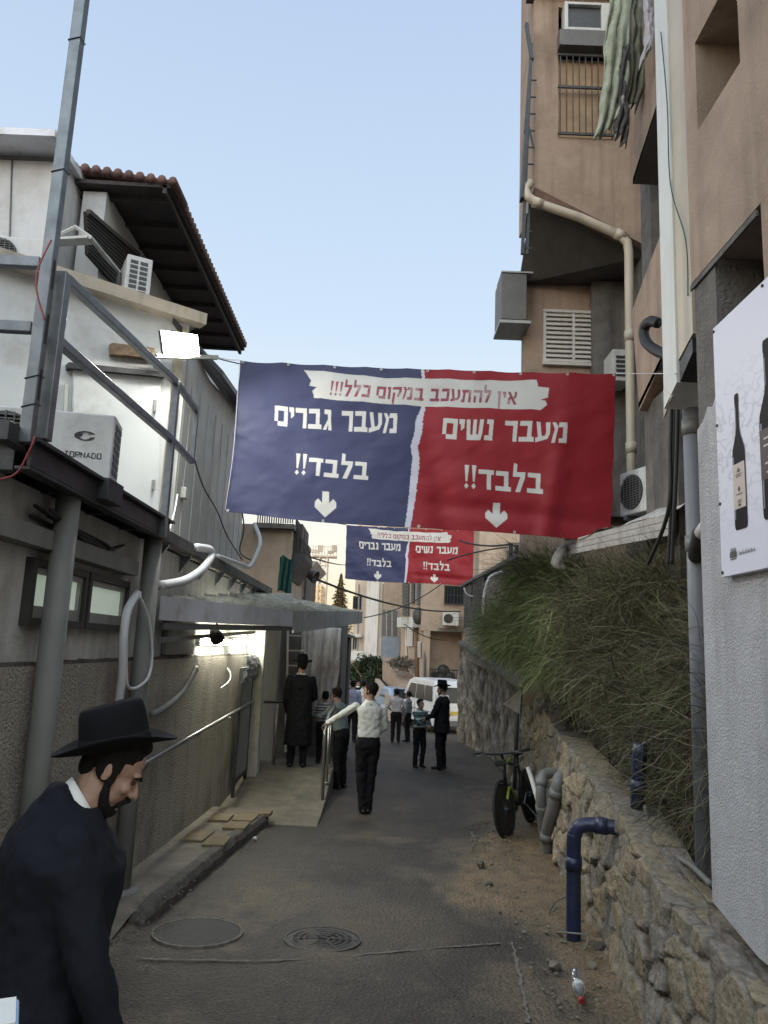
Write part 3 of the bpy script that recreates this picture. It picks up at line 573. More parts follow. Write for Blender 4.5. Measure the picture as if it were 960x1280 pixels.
t = thing('handrail', (-1.95, 8, .6), 'long steel handrail climbing along the pebble dashed wall', 'handrail')
h0, h1, h2, h3 = PX(120, 990, -1.93), PX(312, 879, -1.90), P(322, 877, 12.7), P(366, 878, 13.2)
mb = MB(); mb.tube([h0, h1, h2, h3], .022, 10); mb.obj('rail', M_CHROME, t, smooth=True)
for p in (P(322, 944, 12.75), P(343, 942, 13.1)): mb = MB(); mb.tube([(p.x, p.y, -.2), (p.x, p.y, h2.z)], .02, 8); mb.obj('post', M_CHROME, t, smooth=True)
for f in (.2, .5, .8): q = h0.lerp(h1, f); mb = MB(); mb.tube([q + V((0, 0, -.01)), q + V((-.03, 0, -.07)), V((-2.0, q.y, q.z - .07))], .01, 6); mb.obj('bracket', M_CHROME, t)
t = thing('ramp_railing', (-.72, 11.4, -.3), 'bent stainless tube railing at the open side of the ramp', 'railing')
r0 = P(403, 1002, 11.2); r1 = P(406, 915, 11.2); r2 = P(411, 893, 11.7); r3 = P(416, 886, 12.3); r4 = V((-.78, 14.6, .78))
mb = MB(); mb.tube([r0, r1 + V((0, 0, -.05)), r1, r1.lerp(r2, .5) + V((0, -.03, .02)), r2, r3, r4], .024, 10); mb.obj('rail', M_CHROME, t, smooth=True)
for y in (12.0, 13.2, 14.5): mb = MB(); x = np.interp(y, [11.2, 14.6], [r3.x, -.78]); mb.tube([(x, y, -.25), (x, y, .7 + .01 * (y - 12))], .02, 8); mb.lathe([(.055, -.01), (.055, .01), (.02, .012)], (x, y, np.interp(y, [11.5, 12.6], [-.28, -.15])), 14); mb.obj('post', M_CHROME, t, smooth=True)
mb = MB(); mb.lathe([(.055, -.01), (.055, .012), (.024, .014)], r0, 14); mb.obj('base_plate', M_CHROME, t)

# hoses, cables and conduits on the left
def cable(name, pts, r, m, label, cat='cable', sm=8, n=7):
    mb = MB(); mb.tube(pts, r, n, smooth=sm); return tag(mb.obj(name, m, smooth=True), label, cat)
cable('conduit', [PX(172, 742, -1.9), PX(160, 762, -1.88), PX(154, 800, -1.87), PX(153, 840, -1.87), PX(147, 888, -1.9)], .033, M_WPVC, 'thick white conduit running down beside the second column', 'conduit')
cable('conduit', [PX(174, 745, -1.86), PX(186, 775, -1.83), PX(190, 820, -1.82), PX(183, 850, -1.82), PX(160, 858, -1.84), PX(158, 800, -1.86)], .013, M_WPVC, 'thin white conduit looping in front of the second column', 'conduit')
cable('hose', [PX(200, 732, -1.85), PX(230, 726, -1.8), PX(252, 712, -1.78), PX(264, 696, -1.78), PX(262, 687, -1.8), PX(245, 684, -1.88)], .042, M_WPVC, 'thick white hose bending out from the column to the ledge', 'hose')
cable('hose', [P(272, 695, 8.9), P(300, 705, 9.6), P(312, 708, 10), P(322, 690, 10.2), P(325, 675, 10.3), P(318, 655, 10.5)], .03, M_WPVC, 'white hose curling up the end of the shed wall', 'hose')
cable('hose', [PX(190, 893, -1.95), PX(205, 885, -1.93), PX(228, 865, -1.95), PX(246, 835, -1.96)], .03, M_COLUMN, 'dull grey hose sagging across the pebble dashed wall', 'hose')
cable('cable', [PX(243, 575, -1.78), PX(255, 610, -2.1), PX(272, 640, -2.15), PX(284, 670, -2.15), PX(303, 700, -2.15)], .009, M_BLACK, 'thin black cable trailing down the shed side wall')
cable('cable', [PX(222, 618, -2.1), PX(218, 640, -2.05), PX(212, 662, -1.95)], .008, M_WPVC, 'short white cable below the junction box')
cable('cable', [P(300, 625, 10.2), P(305, 660, 10.4), P(300, 690, 10.5), P(318, 702, 10.6)], .01, M_GREENC, 'dark green cable hanging by the shed end')
cable('cable', [P(64, 300, 3.66), P(48, 335, 3.64), P(46, 365, 3.64), P(56, 400, 3.66)], .005, M_RED, 'red cable tied beside the upper rails of the landing')
cable('cable', [P(-5, 600, 3.75), P(20, 592, 3.72), P(36, 565, 3.7), P(44, 545, 3.7)], .005, M_RED, 'red cable sagging under the landing edge')
cable('cable', [P(168, 375, 8.8), P(215, 410, 8.4), P(250, 440, 8.2), P(300, 455, 8.3)], .007, M_BLACK, 'black cable from the roof air conditioner to the near banner')
cable('cable', [P(282, 833, 10.5), P(288, 842, 10.3), P(286, 852, 10.1), P(276, 860, 9.9)], .01, M_WPVC, 'short white cable drooping under the tube lights')
mb = MB()
for k in range(5): mb.tube([(-2.0 + .12 * math.sin(k), 4.3, 2.44 + .02 * k), (-1.98, 5.0 + .1 * k, 2.41 + .03 * math.sin(k * 2)), (-2.0, 5.6, 2.42), (-2.05, 6.05, 2.5)], .012, 6, smooth=5)
tag(mb.obj('cable_bundle', M_BLACK, smooth=True), 'tangled black cables lying on the beam under the landing', 'cables')
#@@RIGHT
# ================================================================== RIGHT: STONE WALL, PLANTER, PLASTERED WALL
WB = [(1.40, 2.0), (1.46, 3.6), (1.54, 4.97), (1.66, 5.8), (1.84, 7.72), (2.02, 9.16), (2.24, 11), (2.48, 13.6), (2.80, 18), (2.78, 21), (2.5, 24.6)]
wb = lambda y: float(np.interp(y, [p[1] for p in WB], [p[0] for p in WB]))
wt = lambda y: float(np.interp(y, [2, 4.3, 5.8, 6.6, 9, 11, 13.5], [.40, .52, .73, .77, .90, 1.04, 1.20]))
ny, nv = 520, 96
yy = np.linspace(2.0, 13.4, ny); wv = np.linspace(0, 1.35, nv); VV, YY = np.meshgrid(wv, yy, indexing='ij')
bx = np.vectorize(wb)(YY); top = np.vectorize(wt)(YY) + .07 * (fbm(YY * 1.3, YY * 0 + 3, 71, 3) - .5); bot = -.038 * YY - .12
face = np.clip(VV, 0, 1); lip = np.clip(VV - 1, 0, 1)
HH = bot + (top - bot) * face - .10 * lip ** 1.5; XXw = bx + .12 * face + .9 * lip
# rubble stones: cells of a jittered lattice, each with its own bulge, tilt and tone
sr = np.random.default_rng(5); seeds = []
for r_ in range(9):
    yv = 1.6 + sr.random() * .2
    while yv < 13.8:
        wdt = sr.uniform(.20, .46); seeds.append((yv + wdt / 2, -.32 + r_ * .20 + sr.uniform(-.08, .08), sr.random(), sr.uniform(-1, 1), sr.uniform(-1, 1), sr.uniform(.75, 1.3))); yv += wdt
seeds = np.array(seeds)
hloc = HH + .038 * YY + .9 * lip * 1.0; ylo = YY + .07 * (fbm(YY * 2.2, hloc * 2.2, 12, 3) - .5) * 2; hlo = hloc + .06 * (fbm(YY * 2.6 + 9, hloc * 2.6, 13, 3) - .5) * 2
q1 = np.full(YY.shape, 9.); q2 = np.full(YY.shape, 9.); idx = np.zeros(YY.shape, int)
for k, sd_ in enumerate(seeds):
    dd = np.sqrt(((ylo - sd_[0]) * .72) ** 2 + ((hlo - sd_[1]) * 1.12) ** 2) * sd_[5]
    nw = dd < q1; q2 = np.where(nw, q1, np.minimum(q2, dd)); q1 = np.where(nw, dd, q1); idx = np.where(nw, k, idx)
jt = sstep(0.0, .032, q2 - q1 + .03 * (fbm(YY * 6, hloc * 6, 55, 3) - .5)); S_ = seeds[idx]
prot = jt * (.018 + .045 * S_[..., 2]) + jt * ((ylo - S_[..., 0]) * S_[..., 3] * .2 + (hlo - S_[..., 1]) * S_[..., 4] * .26) + .05 * (np.abs(fbm(YY * 7, hloc * 7, 33, 4) - .47)) + .03 * (fbm(YY * 13, hloc * 13, 39, 3) - .5) + .022 * (fbm(YY * 28, hloc * 28, 34, 2) - .5)
mort = sstep(.45, .62, fbm(YY * 1.1 + 4, hloc * 1.8, 61, 4) + .10 * sstep(7, 4.5, YY))
prot = prot * (1 - .55 * mort)
tonew = np.clip(.13 + jt * (.3 + .45 * S_[..., 2]) + .25 * (fbm(YY * 7, hloc * 7, 35, 3) - .5), 0, 1) * (1 - .35 * mort) + .18 * mort
tonew = tonew * (1 - .35 * lip)
M_STONE = attr_mat('rubble stone', 'tone', [(0, (.030, .024, .019)), (.25, (.13, .105, .075)), (.45, (.20, .18, .155)), (.7, (.25, .20, .135)), (1, (.40, .34, .245))], .92, .7, 40, .25, .3, 22)
tag(grid_obj('stone_wall', XXw - prot * (1 - lip), YY, HH + prot * .6 * lip, M_STONE, {'tone': tonew}, org=(1.5, 7, -.3)), 'low rubble stone wall along the right edge of the lane', 'wall')
gyv, guv = np.meshgrid(np.linspace(2, 14, 60), np.linspace(0, 1, 24)); gb = np.vectorize(wb)(gyv); gt = np.vectorize(wt)(gyv)
tag(grid_obj('planter_soil', gb + .42 + guv * 4, gyv, gt - .10 + .12 * (fbm(gyv * 2, guv * 6, 3, 4) - .5) + guv * .25, M_SOIL), kind='structure')
# plastered wall further along, its top climbing away from us
t = thing('plastered_wall', (2.5, 18, -.7), 'blotchy grey plastered wall beyond the stone wall', 'wall')
ys = np.linspace(13.2, 24.6, 260); zs = np.linspace(0, 1, 70); Z2, Y2 = np.meshgrid(zs, ys, indexing='ij'); tp = np.interp(Y2, [13.2, 20, 24.6], [1.22, 1.82, 2.1])
H2 = -.038 * Y2 - .1 + (tp + .038 * Y2 + .1) * Z2
f1 = fbm(Y2 * 2.6, H2 * 3.4, 88, 5); f2 = fbm(Y2 * 9, H2 * 11, 89, 3)
grid_obj('face', np.vectorize(wb)(Y2) + .14 - .16 * f1 - .05 * f2, Y2, H2, attr_mat('blotchy old plaster', 'tone', [(0, (.09, .075, .058)), (.3, (.21, .18, .135)), (.6, (.33, .285, .22)), (1, (.45, .40, .32))], .95, .8, 30, .2, .3, 9), {'tone': np.clip(1.5 * (f1 - .25) + .5 * (f2 - .5), 0, 1)}, parent=t)
mb = MB(); mb.add([(wb(13.2), 13.2, 1.25), (wb(13.2) + .5, 13.2, 1.25), (wb(24.6) + .5, 24.6, 2.13), (wb(24.6) - .0, 24.6, 2.13), (wb(13.2), 13.2, 1.17), (wb(24.6), 24.6, 2.05)], [(0, 3, 2, 1), (4, 5, 3, 0)]); mb.obj('coping', M_CONC, t)

# ------------------------------------------------------------------ near apartment house (white stucco below, tan plaster above)
XR = 1.7
def wall_x(mb, x, th, y0, y1, z0, z1, holes):
    ysx = sorted({y0, y1, *[h for q in holes for h in q[:2]]}); zsx = sorted({z0, z1, *[h for q in holes for h in q[2:]]})
    for a, b in zip(ysx, ysx[1:]):
        for c, d in zip(zsx, zsx[1:]):
            if any(h[0] <= a and b <= h[1] and h[2] <= c and d <= h[3] for h in holes): continue
            mb.box((x, a, c), (x + th, b, d))
t = thing('apartment_house', (2.2, 3, .4), 'tan plastered house with white stucco base at the near right edge', 'house')
mb = MB()
zy = [(1.0, .55), (3.6, .53), (4.06, .62), (4.06, 3.03), (3.98, 3.06), (3.92, 3.12), (3.86, 3.10), (3.80, 3.17), (3.7, 3.2), (1.0, 3.2)]
mb.prism([(XR, y, z) for y, z in zy], (1.2, 0, 0)); mb.obj('stucco_wall', M_WHITEST, t)
ys = np.linspace(1.0, 4.06, 60); zs = np.linspace(0, 1, 16); Z2, Y2 = np.meshgrid(zs, ys, indexing='ij'); zt2 = np.interp(Y2, [1, 3.6, 4.06], [.53, .51, .60]); H2 = -.1 + (zt2 + .1) * Z2
grid_obj('rough_plinth', XR + .03 - .13 * fbm(Y2 * 7, H2 * 7, 91, 4), Y2, H2, pm('broken plinth concrete', (.27, .235, .21), (.12, .095, .08), 14, .95, 1.2, 40, dirt=(.10, .06, .045), dscale=4), parent=t)
mb = MB(); wall_x(mb, XR + .006, .25, 1.0, 4.05, 3.03, 3.90, [(3.28, 3.78, 3.18, 3.90), (1.0, 3.28, 3.03, 3.90)]); mb.obj('column', M_CONC, t)
mb = MB(); wall_x(mb, XR, .3, .4, 4.08, 3.902, 10, [(3.40, 3.92, 4.76, 5.33)]); wall_x(mb, XR, .3, .4, 3.27, 3.202, 3.90, []); mb.obj('wall', M_TAN, t)
mb = MB(); mb.box((XR + .3, 3.93, 3.0), (XR + 5, 4.08, 10)); mb.obj('end_wall', M_TAN, t)
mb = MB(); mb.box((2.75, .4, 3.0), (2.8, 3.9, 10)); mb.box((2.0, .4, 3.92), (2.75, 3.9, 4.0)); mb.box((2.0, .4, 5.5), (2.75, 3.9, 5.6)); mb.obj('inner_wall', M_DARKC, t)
mb = MB(); mb.box((2.005, 3.70, 4.6), (2.3, 3.925, 5.4)); mb.obj('pier', M_CONC, t)
mb = MB(); mb.bar((XR - .003, 4.075, 3.87), (XR - .003, 3.3, 3.87), .012, .03); mb.obj('edge_strip', M_CONC, t)

# billboard with two printed bottles on the stucco
XB = 1.655
def bq(y, z, off=0): return V((XB - off, y, z))
y_near, y_far, zb, ztp = 2.55, 3.72, 2.19, 3.47
t = thing('billboard', (XB, 3.2, zb), 'pale advertising billboard with two dark bottles mounted on the white stucco', 'billboard')
mb = MB(); mb.box((XB, y_near, zb), (XR + .0, y_far, ztp)); 
def board_mat():
    m = bpy.data.materials.new('printed board'); m.use_nodes = True; n = m.node_tree.nodes; l = m.node_tree.links; b = n['Principled BSDF']; b.inputs['Roughness'].default_value = .45
    g = n.new('ShaderNodeNewGeometry'); mp = n.new('ShaderNodeMapping'); mp.inputs['Scale'].default_value = (1, 1, 1.6); mp.inputs['Rotation'].default_value = (.7, 0, 0); l.new(g.outputs['Position'], mp.inputs[0])
    w = n.new('ShaderNodeTexWave'); w.inputs['Scale'].default_value = 7; w.inputs['Distortion'].default_value = 9; w.inputs['Detail'].default_value = 4; w.inputs['Detail Scale'].default_value = 1.3; l.new(mp.outputs[0], w.inputs['Vector'])
    r = n.new('ShaderNodeValToRGB'); r.color_ramp.elements[0].position = .0; r.color_ramp.elements[0].color = (.30, .30, .36, 1); r.color_ramp.elements[1].position = .16; r.color_ramp.elements[1].color = (.66, .66, .74, 1); l.new(w.outputs[0], r.inputs[0])
    sp = n.new('ShaderNodeSeparateXYZ'); l.new(g.outputs['Position'], sp.inputs[0]); mr = n.new('ShaderNodeMapRange'); mr.inputs[1].default_value = 2.95; mr.inputs[2].default_value = 3.22; mr.inputs[3].default_value = .45; mr.inputs[4].default_value = 0; l.new(sp.outputs['Z'], mr.inputs[0])
    m2 = n.new('ShaderNodeMapRange'); m2.inputs[1].default_value = 2.3; m2.inputs[2].default_value = 2.75; l.new(sp.outputs['Z'], m2.inputs[0]); mm = n.new('ShaderNodeMath'); mm.operation = 'MULTIPLY'; l.new(mr.outputs[0], mm.inputs[0]); l.new(m2.outputs[0], mm.inputs[1])
    x = n.new('ShaderNodeMix'); x.data_type = 'RGBA'; x.inputs['A'].default_value = (.66, .66, .75, 1); l.new(r.outputs[0], x.inputs['B']); l.new(mm.outputs[0], x.inputs['Factor']); l.new(x.outputs['Result'], b.inputs['Base Color']); return m
mb.obj('board', board_mat(), t)
def flat(mb, prof, yc, off, sc=1.0):
    """outline as (half width, z) pairs, laid flat on the board"""
    L = [bq(yc + w, z, off) for w, z in prof]; Rr = [bq(yc - w, z, off) for w, z in prof]; n = len(prof)
    mb.add(L + Rr, [(i, n + i, n + i + 1, i + 1) for i in range(n - 1)])
M_BOT = pm('printed bottle glass', (.010, .007, .010), (.007, .005, .007), 5, .6, spec=.15)
M_LABEL = pm('printed cream label', (.52, .45, .40), (.48, .41, .36), 5, .5); M_INK = pm('printed ink', (.08, .07, .07), (.06, .05, .05), 9, .5); M_BLUSH = pm('printed dark red', (.03, .008, .011), (.02, .006, .008), 9, .5); M_GLINT = pm('printed highlight', (.20, .18, .22), (.16, .14, .17), 9, .5)
def bottle(yc, z0, z1, w, nm, dark):
    h = z1 - z0; mb = MB(); sh = .54
    prof = [(w * .80, z0), (w * .96, z0 + .012), (w, z0 + .03), (w, z0 + h * sh), (w * .93, z0 + h * (sh + .05)), (w * .62, z0 + h * (sh + .11)), (w * .36, z0 + h * (sh + .16)), (w * .29, z0 + h * (sh + .2)), (w * .29, z0 + h * .93), (w * .33, z0 + h * .935), (w * .33, z0 + h * .98), (w * .25, z1)]
    flat(mb, prof, yc, .003); b = mb.obj('printed_bottle', M_BOT, t)
    mb = MB(); flat(mb, [(.006, z0 + .05), (.007, z0 + h * sh)], yc + w * .82, .0042); flat(mb, [(.004, z0 + h * (sh + .2)), (.004, z0 + h * .9)], yc + w * .18, .0042); mb.obj('highlight', M_GLINT, b)
    if not dark:
        mb = MB(); flat(mb, [(w * .96, z0 + h * .15), (w * .96, z0 + h * .48)], yc, .005); mb.obj('printed_label', M_LABEL, b)
        mb = MB(); flat(mb, [(w * .3, z0 + h * .415), (w * .2, z0 + h * .43), (w * .08, z0 + h * .445)], yc, .0064)
        for zf, ww in ((.395, .5), (.38, .42), (.25, .5), (.205, .3), (.192, .3)): flat(mb, [(w * ww, z0 + h * zf), (w * ww, z0 + h * zf + .004)], yc, .0066)
        flat(mb, [(w * .05, z0 + h * .27), (w * .2, z0 + h * .29), (w * .05, z0 + h * .31)], yc, .0068); flat(mb, [(w * .2, z0 + h * .165), (w * .2, z0 + h * .183)], yc, .007); mb.obj('printed_marks', M_INK, b)
    else:
        mb = MB(); flat(mb, [(w * .98, z0 + h * .22), (w * .98, z0 + h * .50)], yc, .005); mb.obj('printed_label', M_BLUSH, b)
        mb = MB()
        for zf, ww in ((.44, .55), (.40, .6), (.33, .22), (.30, .5), (.25, .4)): flat(mb, [(w * ww, z0 + h * zf), (w * ww, z0 + h * zf + .008)], yc, .0066)
        mb.obj('printed_marks', M_LABEL, b)
b1 = PX(928, 662, XB); b2 = PX(915, 492, XB)
bottle(PX(925, 600, XB).y, PX(928, 661, XB).z, PX(921, 492, XB).z, .062, 'a', False)
bottle(PX(966, 600, XB).y, PX(958, 650, XB).z + .0, PX(952, 428, XB).z, .088, 'b', True)
mb = MB()
yc = PX(917, 690, XB).y; z0 = PX(917, 697, XB).z
flat(mb, [(.034, z0), (.036, z0 + .022), (.030, z0 + .023), (.030, z0 + .03)], yc, .003)
for d in (-.02, 0, .02): flat(mb, [(.004, z0 + .031), (.005, z0 + .042), (.001, z0 + .046)], yc + d, .003)
flat(mb, [(.03, z0 - .010), (.03, z0 - .005)], yc, .003)
mb.obj('printed_emblem', M_INK, t)
mb = MB(); rr = random.Random(9); yq = yc - .06
for k in range(12):
    hgt = rr.uniform(.012, .024); flat(mb, [(.0022, z0 + .004), (.0026, z0 + .004 + hgt)], yq, .003 + .0001 * k)
    if k % 2: flat(mb, [(.006, z0 + .008), (.005, z0 + .012)], yq - .004, .0034 + .0001 * k)
    yq -= .0135
mb.obj('printed_line', M_INK, t)
for y, z in ((y_far - .012, ztp - .02), (y_far - .012, 2.95), (y_far - .012, 2.55), (y_far - .012, zb + .02), (3.2, ztp - .02)):
    mb = MB(); mb.lathe([(.008, 0), (.008, .006), (.001, .008)], (XB, y, z), 10, Euler((0, R(-90), 0)).to_matrix()); mb.obj('screw', M_DSTEEL, t)

# ducts and pipes at the corner of that house
t = thing('vertical_duct', (1.82, 4.45, 3.4), 'white and beige boxed duct running down the house corner', 'duct')
mb = MB(); mb.prism([(1.76, 4.70, 3.36), (1.76, 4.48, 3.46), (1.76, 4.48, 9), (1.76, 4.70, 9)], (.22, 0, 0)); mb.obj('white_side', pm('white duct sheet', (.66, .66, .63), (.58, .58, .55), 2, .5, streak=.25), t)
mb = MB(); mb.prism([(1.772, 4.478, 3.60), (1.772, 4.25, 3.68), (1.772, 4.25, 9), (1.772, 4.478, 9)], (.20, 0, 0)); mb.obj('beige_side', M_PVC, t)
mb = MB(); mb.prism([(1.775, 4.47, 3.46), (1.775, 4.27, 3.57), (1.775, 4.27, 3.66), (1.775, 4.47, 3.58)], (.19, 0, 0)); mb.obj('open_end', M_DSTEEL, t)
mb = MB(); mb.prism([(1.759, 4.705, 3.50), (1.759, 4.56, 3.40), (1.80, 4.82, 3.34)], (.01, .0, 0)); mb.obj('torn_flap', M_PVC, t)
cable('cable', [PX(826, 40, 1.75), PX(834, 130, 1.74), PX(838, 230, 1.75), PX(857, 300, 1.755), PX(860, 370, 1.76)], .004, M_GREENC, 'thin green cable stapled down the white duct')
t = thing('sewer_pipe', (1.93, 4.75, 1.2), 'grey vertical sewer pipe at the house corner with side branch', 'pipe')
mb = MB(); xg = PX(857, 600, 1.93); mb.tube([(1.94, 4.72, .2), (1.94, 4.72, 3.62)], .052, 16); mb.obj('pipe', pm('grey blue pipe', (.20, .205, .225), (.15, .155, .17), 5, .5), t, smooth=True)
for z in (2.45, 3.2): mb = MB(); mb.tube([(1.94, 4.72, z), (1.94, 4.72, z + .1)], .06, 16); mb.obj('collar', M_GPIPE, t, smooth=True)
mb = MB(); mb.limb([(1.92, 4.66, 2.42), (1.86, 4.45, 2.52)], [.05, .048], 12); mb.obj('branch', M_BLACK, t, smooth=True)
mb = MB(); mb.tube([(1.86, 4.44, 2.52), (1.82, 4.2, 2.56)], .04, 12); mb.obj('branch_end', M_WPVC, t, smooth=True)
for k, (x, dx) in enumerate(((838, .0), (842, .02), (846, .01))):
    cable('cable', [PX(x + 2, 470, 1.93 + dx), PX(x, 560, 1.93 + dx), PX(x - 3, 640, 1.93 + dx), PX(x - 22 * (k == 0) - 6, 705, 1.95 + dx)], .014, M_BLACK, ('leftmost thick black cable beside the grey sewer pipe, swinging away at its foot', 'middle thick black cable beside the grey sewer pipe', 'thick black cable touching the grey sewer pipe')[k])
cable('corrugated_hose', [PX(823, 404, 2.02), PX(812, 402, 1.98), PX(805, 412, 1.97), PX(808, 428, 1.97), PX(820, 438, 2.0), PX(840, 446, 2.0)], .042, M_BLACK, 'black corrugated hose curving out of the tan balcony wall', 'hose')

# ------------------------------------------------------------------ apartment tower behind it
YT = 11.0
t = thing('apartment_tower', (3, 11.5, 0), 'tall tan apartment block with slanted underside and laundry balconies', 'apartment block')
xl, xr_ = 2.15, 3.75; b0 = P(668, 236, YT); b1 = P(786, 296, YT)
mb = MB()
w0, w1, wz0, wz1 = P(698, 100, YT).x, P(764, 100, YT).x, P(720, 172, YT).z, P(720, 10, YT).z
for (a, b, c, d) in ((xl, w0, None, wz1), (w1, 4.2, None, wz1), (w0, w1, None, wz0), (xl, 4.2, wz1, 14.5)):
    zz = lambda x: b0.z + (b1.z - b0.z) * (x - b0.x) / (b1.x - b0.x)
    q = [(a, YT, zz(a) if c is None else c), (b, YT, zz(b) if c is None else c), (b, YT, d), (a, YT, d)]; mb.prism(q, (0, .22, 0))
mb.box((xl, YT + .222, b0.z - .1), (xl + .2, 12.3, 14.5)); mb.obj('wall', M_TAN, t)
mb = MB(); mb.box((w0 - .2, YT + .5, 8.8), (w1 + .2, YT + .55, 14)); mb.obj('room_back', M_INSIDE, t)
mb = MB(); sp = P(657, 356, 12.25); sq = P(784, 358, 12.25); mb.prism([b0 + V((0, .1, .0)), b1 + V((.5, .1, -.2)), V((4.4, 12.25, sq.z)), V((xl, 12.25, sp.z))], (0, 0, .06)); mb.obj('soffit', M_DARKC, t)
mb = MB(); mb.prism([b0 + V((0, -.02, .02)), b1 + V((0, -.02, .02)), b1 + V((0, -.02, -.14)), b0 + V((0, -.02, -.14))], (0, .1, 0)); mb.obj('edge_beam', pm('rusty edge', (.17, .10, .07), (.1, .06, .045), 8, .9), t)
mb = MB(); mb.box((xl - .12, 10.75, 12.55), (xl + 1.35, 11.2, 12.9)); mb.obj('slab', M_CONC, t)
Y2 = 12.25; xs0, xs1, zs0, zs1 = P(680, 425, Y2).x, P(752, 425, Y2).x, P(715, 455, Y2).z, P(715, 393, Y2).z
mb = MB(); mb.box((P(656, 400, Y2).x, Y2, 1.0), (4.6, Y2 + .3, sp.z + .05)); mb.obj('lower_wall', M_TAN, t)
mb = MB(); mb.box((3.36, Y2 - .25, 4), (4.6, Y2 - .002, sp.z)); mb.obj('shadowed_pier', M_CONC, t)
wd = []
mb = MB()
for k in range(11):
    for s in (0, 1): xa = xs0 + (xs1 - xs0) * s / 2; mb.obox((xa + (xs1 - xs0) / 4, Y2 - .045, zs0 + (k + .5) * (zs1 - zs0) / 11), ((xs1 - xs0) / 2 - .05, .014, (zs1 - zs0) / 11 * .98), rx=R(-32))
sh = mb.obj('window_shutter', M_SHUT, t)
mb = MB(); 
for x in (xs0, (xs0 + xs1) / 2, xs1): mb.box((x - .025, Y2 - .06, zs0 - .0), (x + .025, Y2 - .003, zs1))
mb.box((xs0 - .03, Y2 - .07, zs1), (xs1 + .03, Y2 - .003, zs1 + .05)); mb.box((xs0 - .03, Y2 - .08, zs0 - .05), (xs1 + .03, Y2 - .003, zs0)); mb.obj('shutter_frame', M_SHUT, sh)
# barred upper window with an old air conditioner
g0 = P(698, 168, YT); g1 = P(764, 68, YT)
mb = MB(); mb.box((w0, YT + .06, wz0), (w1, YT + .1, P(720, 72, YT).z)); wnd = mb.obj('boarded_window', pm('yellow boarding', (.42, .29, .17), (.3, .2, .12), 5, .8, streak=.3), t)
mb = MB()
for k in range(9): x = w0 + .02 + k * (w1 - w0 - .04) / 8; mb.bar((x, YT - .05, wz0), (x, YT - .05, P(720, 72, YT).z), .016, .016)
for zy in (P(720, 170, YT).z, P(720, 112, YT).z, P(720, 72, YT).z): mb.bar((w0 - .02, YT - .05, zy), (w1 + .02, YT - .05, zy), .03, .04)
mb.obj('grille', M_DSTEEL, wnd)
mb = MB(); za, zb2 = P(720, 62, YT).z, P(720, 48, YT).z; mb.box((w0 - .02, YT - .18, za - .07), (w1 + .02, YT + .04, zb2)); mb.obj('sill', M_GREY, t)
ac = thing('air_conditioner', (w0 + .36, YT - .1, zb2), 'old square air conditioner above the barred tower window', 'air conditioner')
mb = MB(); zt3 = P(720, 12, YT).z; xa = P(703, 30, YT).x; xb_ = P(764, 30, YT).x
for q in (((xa, YT - .16, zb2 + .02), (xa + .06, YT + .1, zt3)), ((xa + .6, YT - .16, zb2 + .02), (xb_, YT + .1, zt3)), ((xa + .06, YT - .16, zt3 - .05), (xa + .6, YT + .1, zt3)), ((xa + .06, YT - .16, zb2 + .02), (xa + .6, YT + .1, zb2 + .07))): mb.box(*q)
mb.obj('casing', M_AC, ac, bevel=.008); mb = MB(); mb.box((xa + .06, YT - .10, zb2 + .07), (xa + .6, YT - .08, zt3 - .05)); mb.obj('grille', M_ACD, ac)
# balconies nearer along the lane
def slab_px(pts, x, th=.12, back=V((1, 0, 0))):
    mb = MB(); mb.prism([PX(a, b, x) for a, b in pts], back * th); return mb
slab_px([(790, 388), (829, 284), (834, 436), (799, 514)], 2.5).obj('lower_parapet', M_TAN, t)
slab_px([(791, 230), (823, 130), (826, -40), (794, 60)], 2.5).obj('upper_parapet', M_TAN, t)
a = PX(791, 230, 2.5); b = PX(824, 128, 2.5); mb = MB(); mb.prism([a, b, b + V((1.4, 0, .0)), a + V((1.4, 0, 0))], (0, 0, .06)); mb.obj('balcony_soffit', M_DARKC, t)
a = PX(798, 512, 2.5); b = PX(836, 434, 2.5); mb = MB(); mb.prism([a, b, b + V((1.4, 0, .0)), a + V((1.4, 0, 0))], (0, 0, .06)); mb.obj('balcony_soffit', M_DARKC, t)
mb = MB(); mb.box((2.75, 7.6, 4.3), (2.95, 7.9, 12)); mb.obj('pier', M_CONC, t)
mb = MB(); mb.box((2.58, 6.6, .6), (3.4, 7.42, 4.28)); mb.obj('concrete_base', M_CONC, t)
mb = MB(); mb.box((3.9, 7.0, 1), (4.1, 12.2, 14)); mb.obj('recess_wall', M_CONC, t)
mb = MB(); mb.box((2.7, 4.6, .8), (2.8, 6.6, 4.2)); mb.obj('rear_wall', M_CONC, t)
# drain pipe, trellis, box on the tower
t2 = thing('drain_pipe', P(790, 640, 10.85), 'cream drain pipe slanting under the tower and dropping straight down', 'pipe')
pts = [P(664, 228, 10.9), P(657, 236, 10.9), P(660, 246, 10.85), P(672, 254, 10.82), P(725, 272, 10.82), P(775, 294, 10.82), P(784, 303, 10.82), P(786, 316, 10.82), P(787, 420, 10.82), P(789, 560, 10.82), P(790, 650, 10.82)]
mb = MB(); mb.tube(pts, .068, 14); mb.obj('pipe', M_PVC, t2, smooth=True)
for p, d in ((pts[3], pts[4] - pts[3]), (pts[5], pts[5] - pts[4]), (pts[8], V((0, 0, -1))), (pts[9], V((0, 0, -1)))): mb = MB(); d = d.normalized(); mb.tube([p - d * .08, p + d * .08], .08, 14); mb.obj('collar', M_PVC, t2, smooth=True)
t2 = thing('trellis', P(657, 320, 11.2), 'thin dark metal trellis up the tower edge against the sky', 'trellis')
mb = MB()
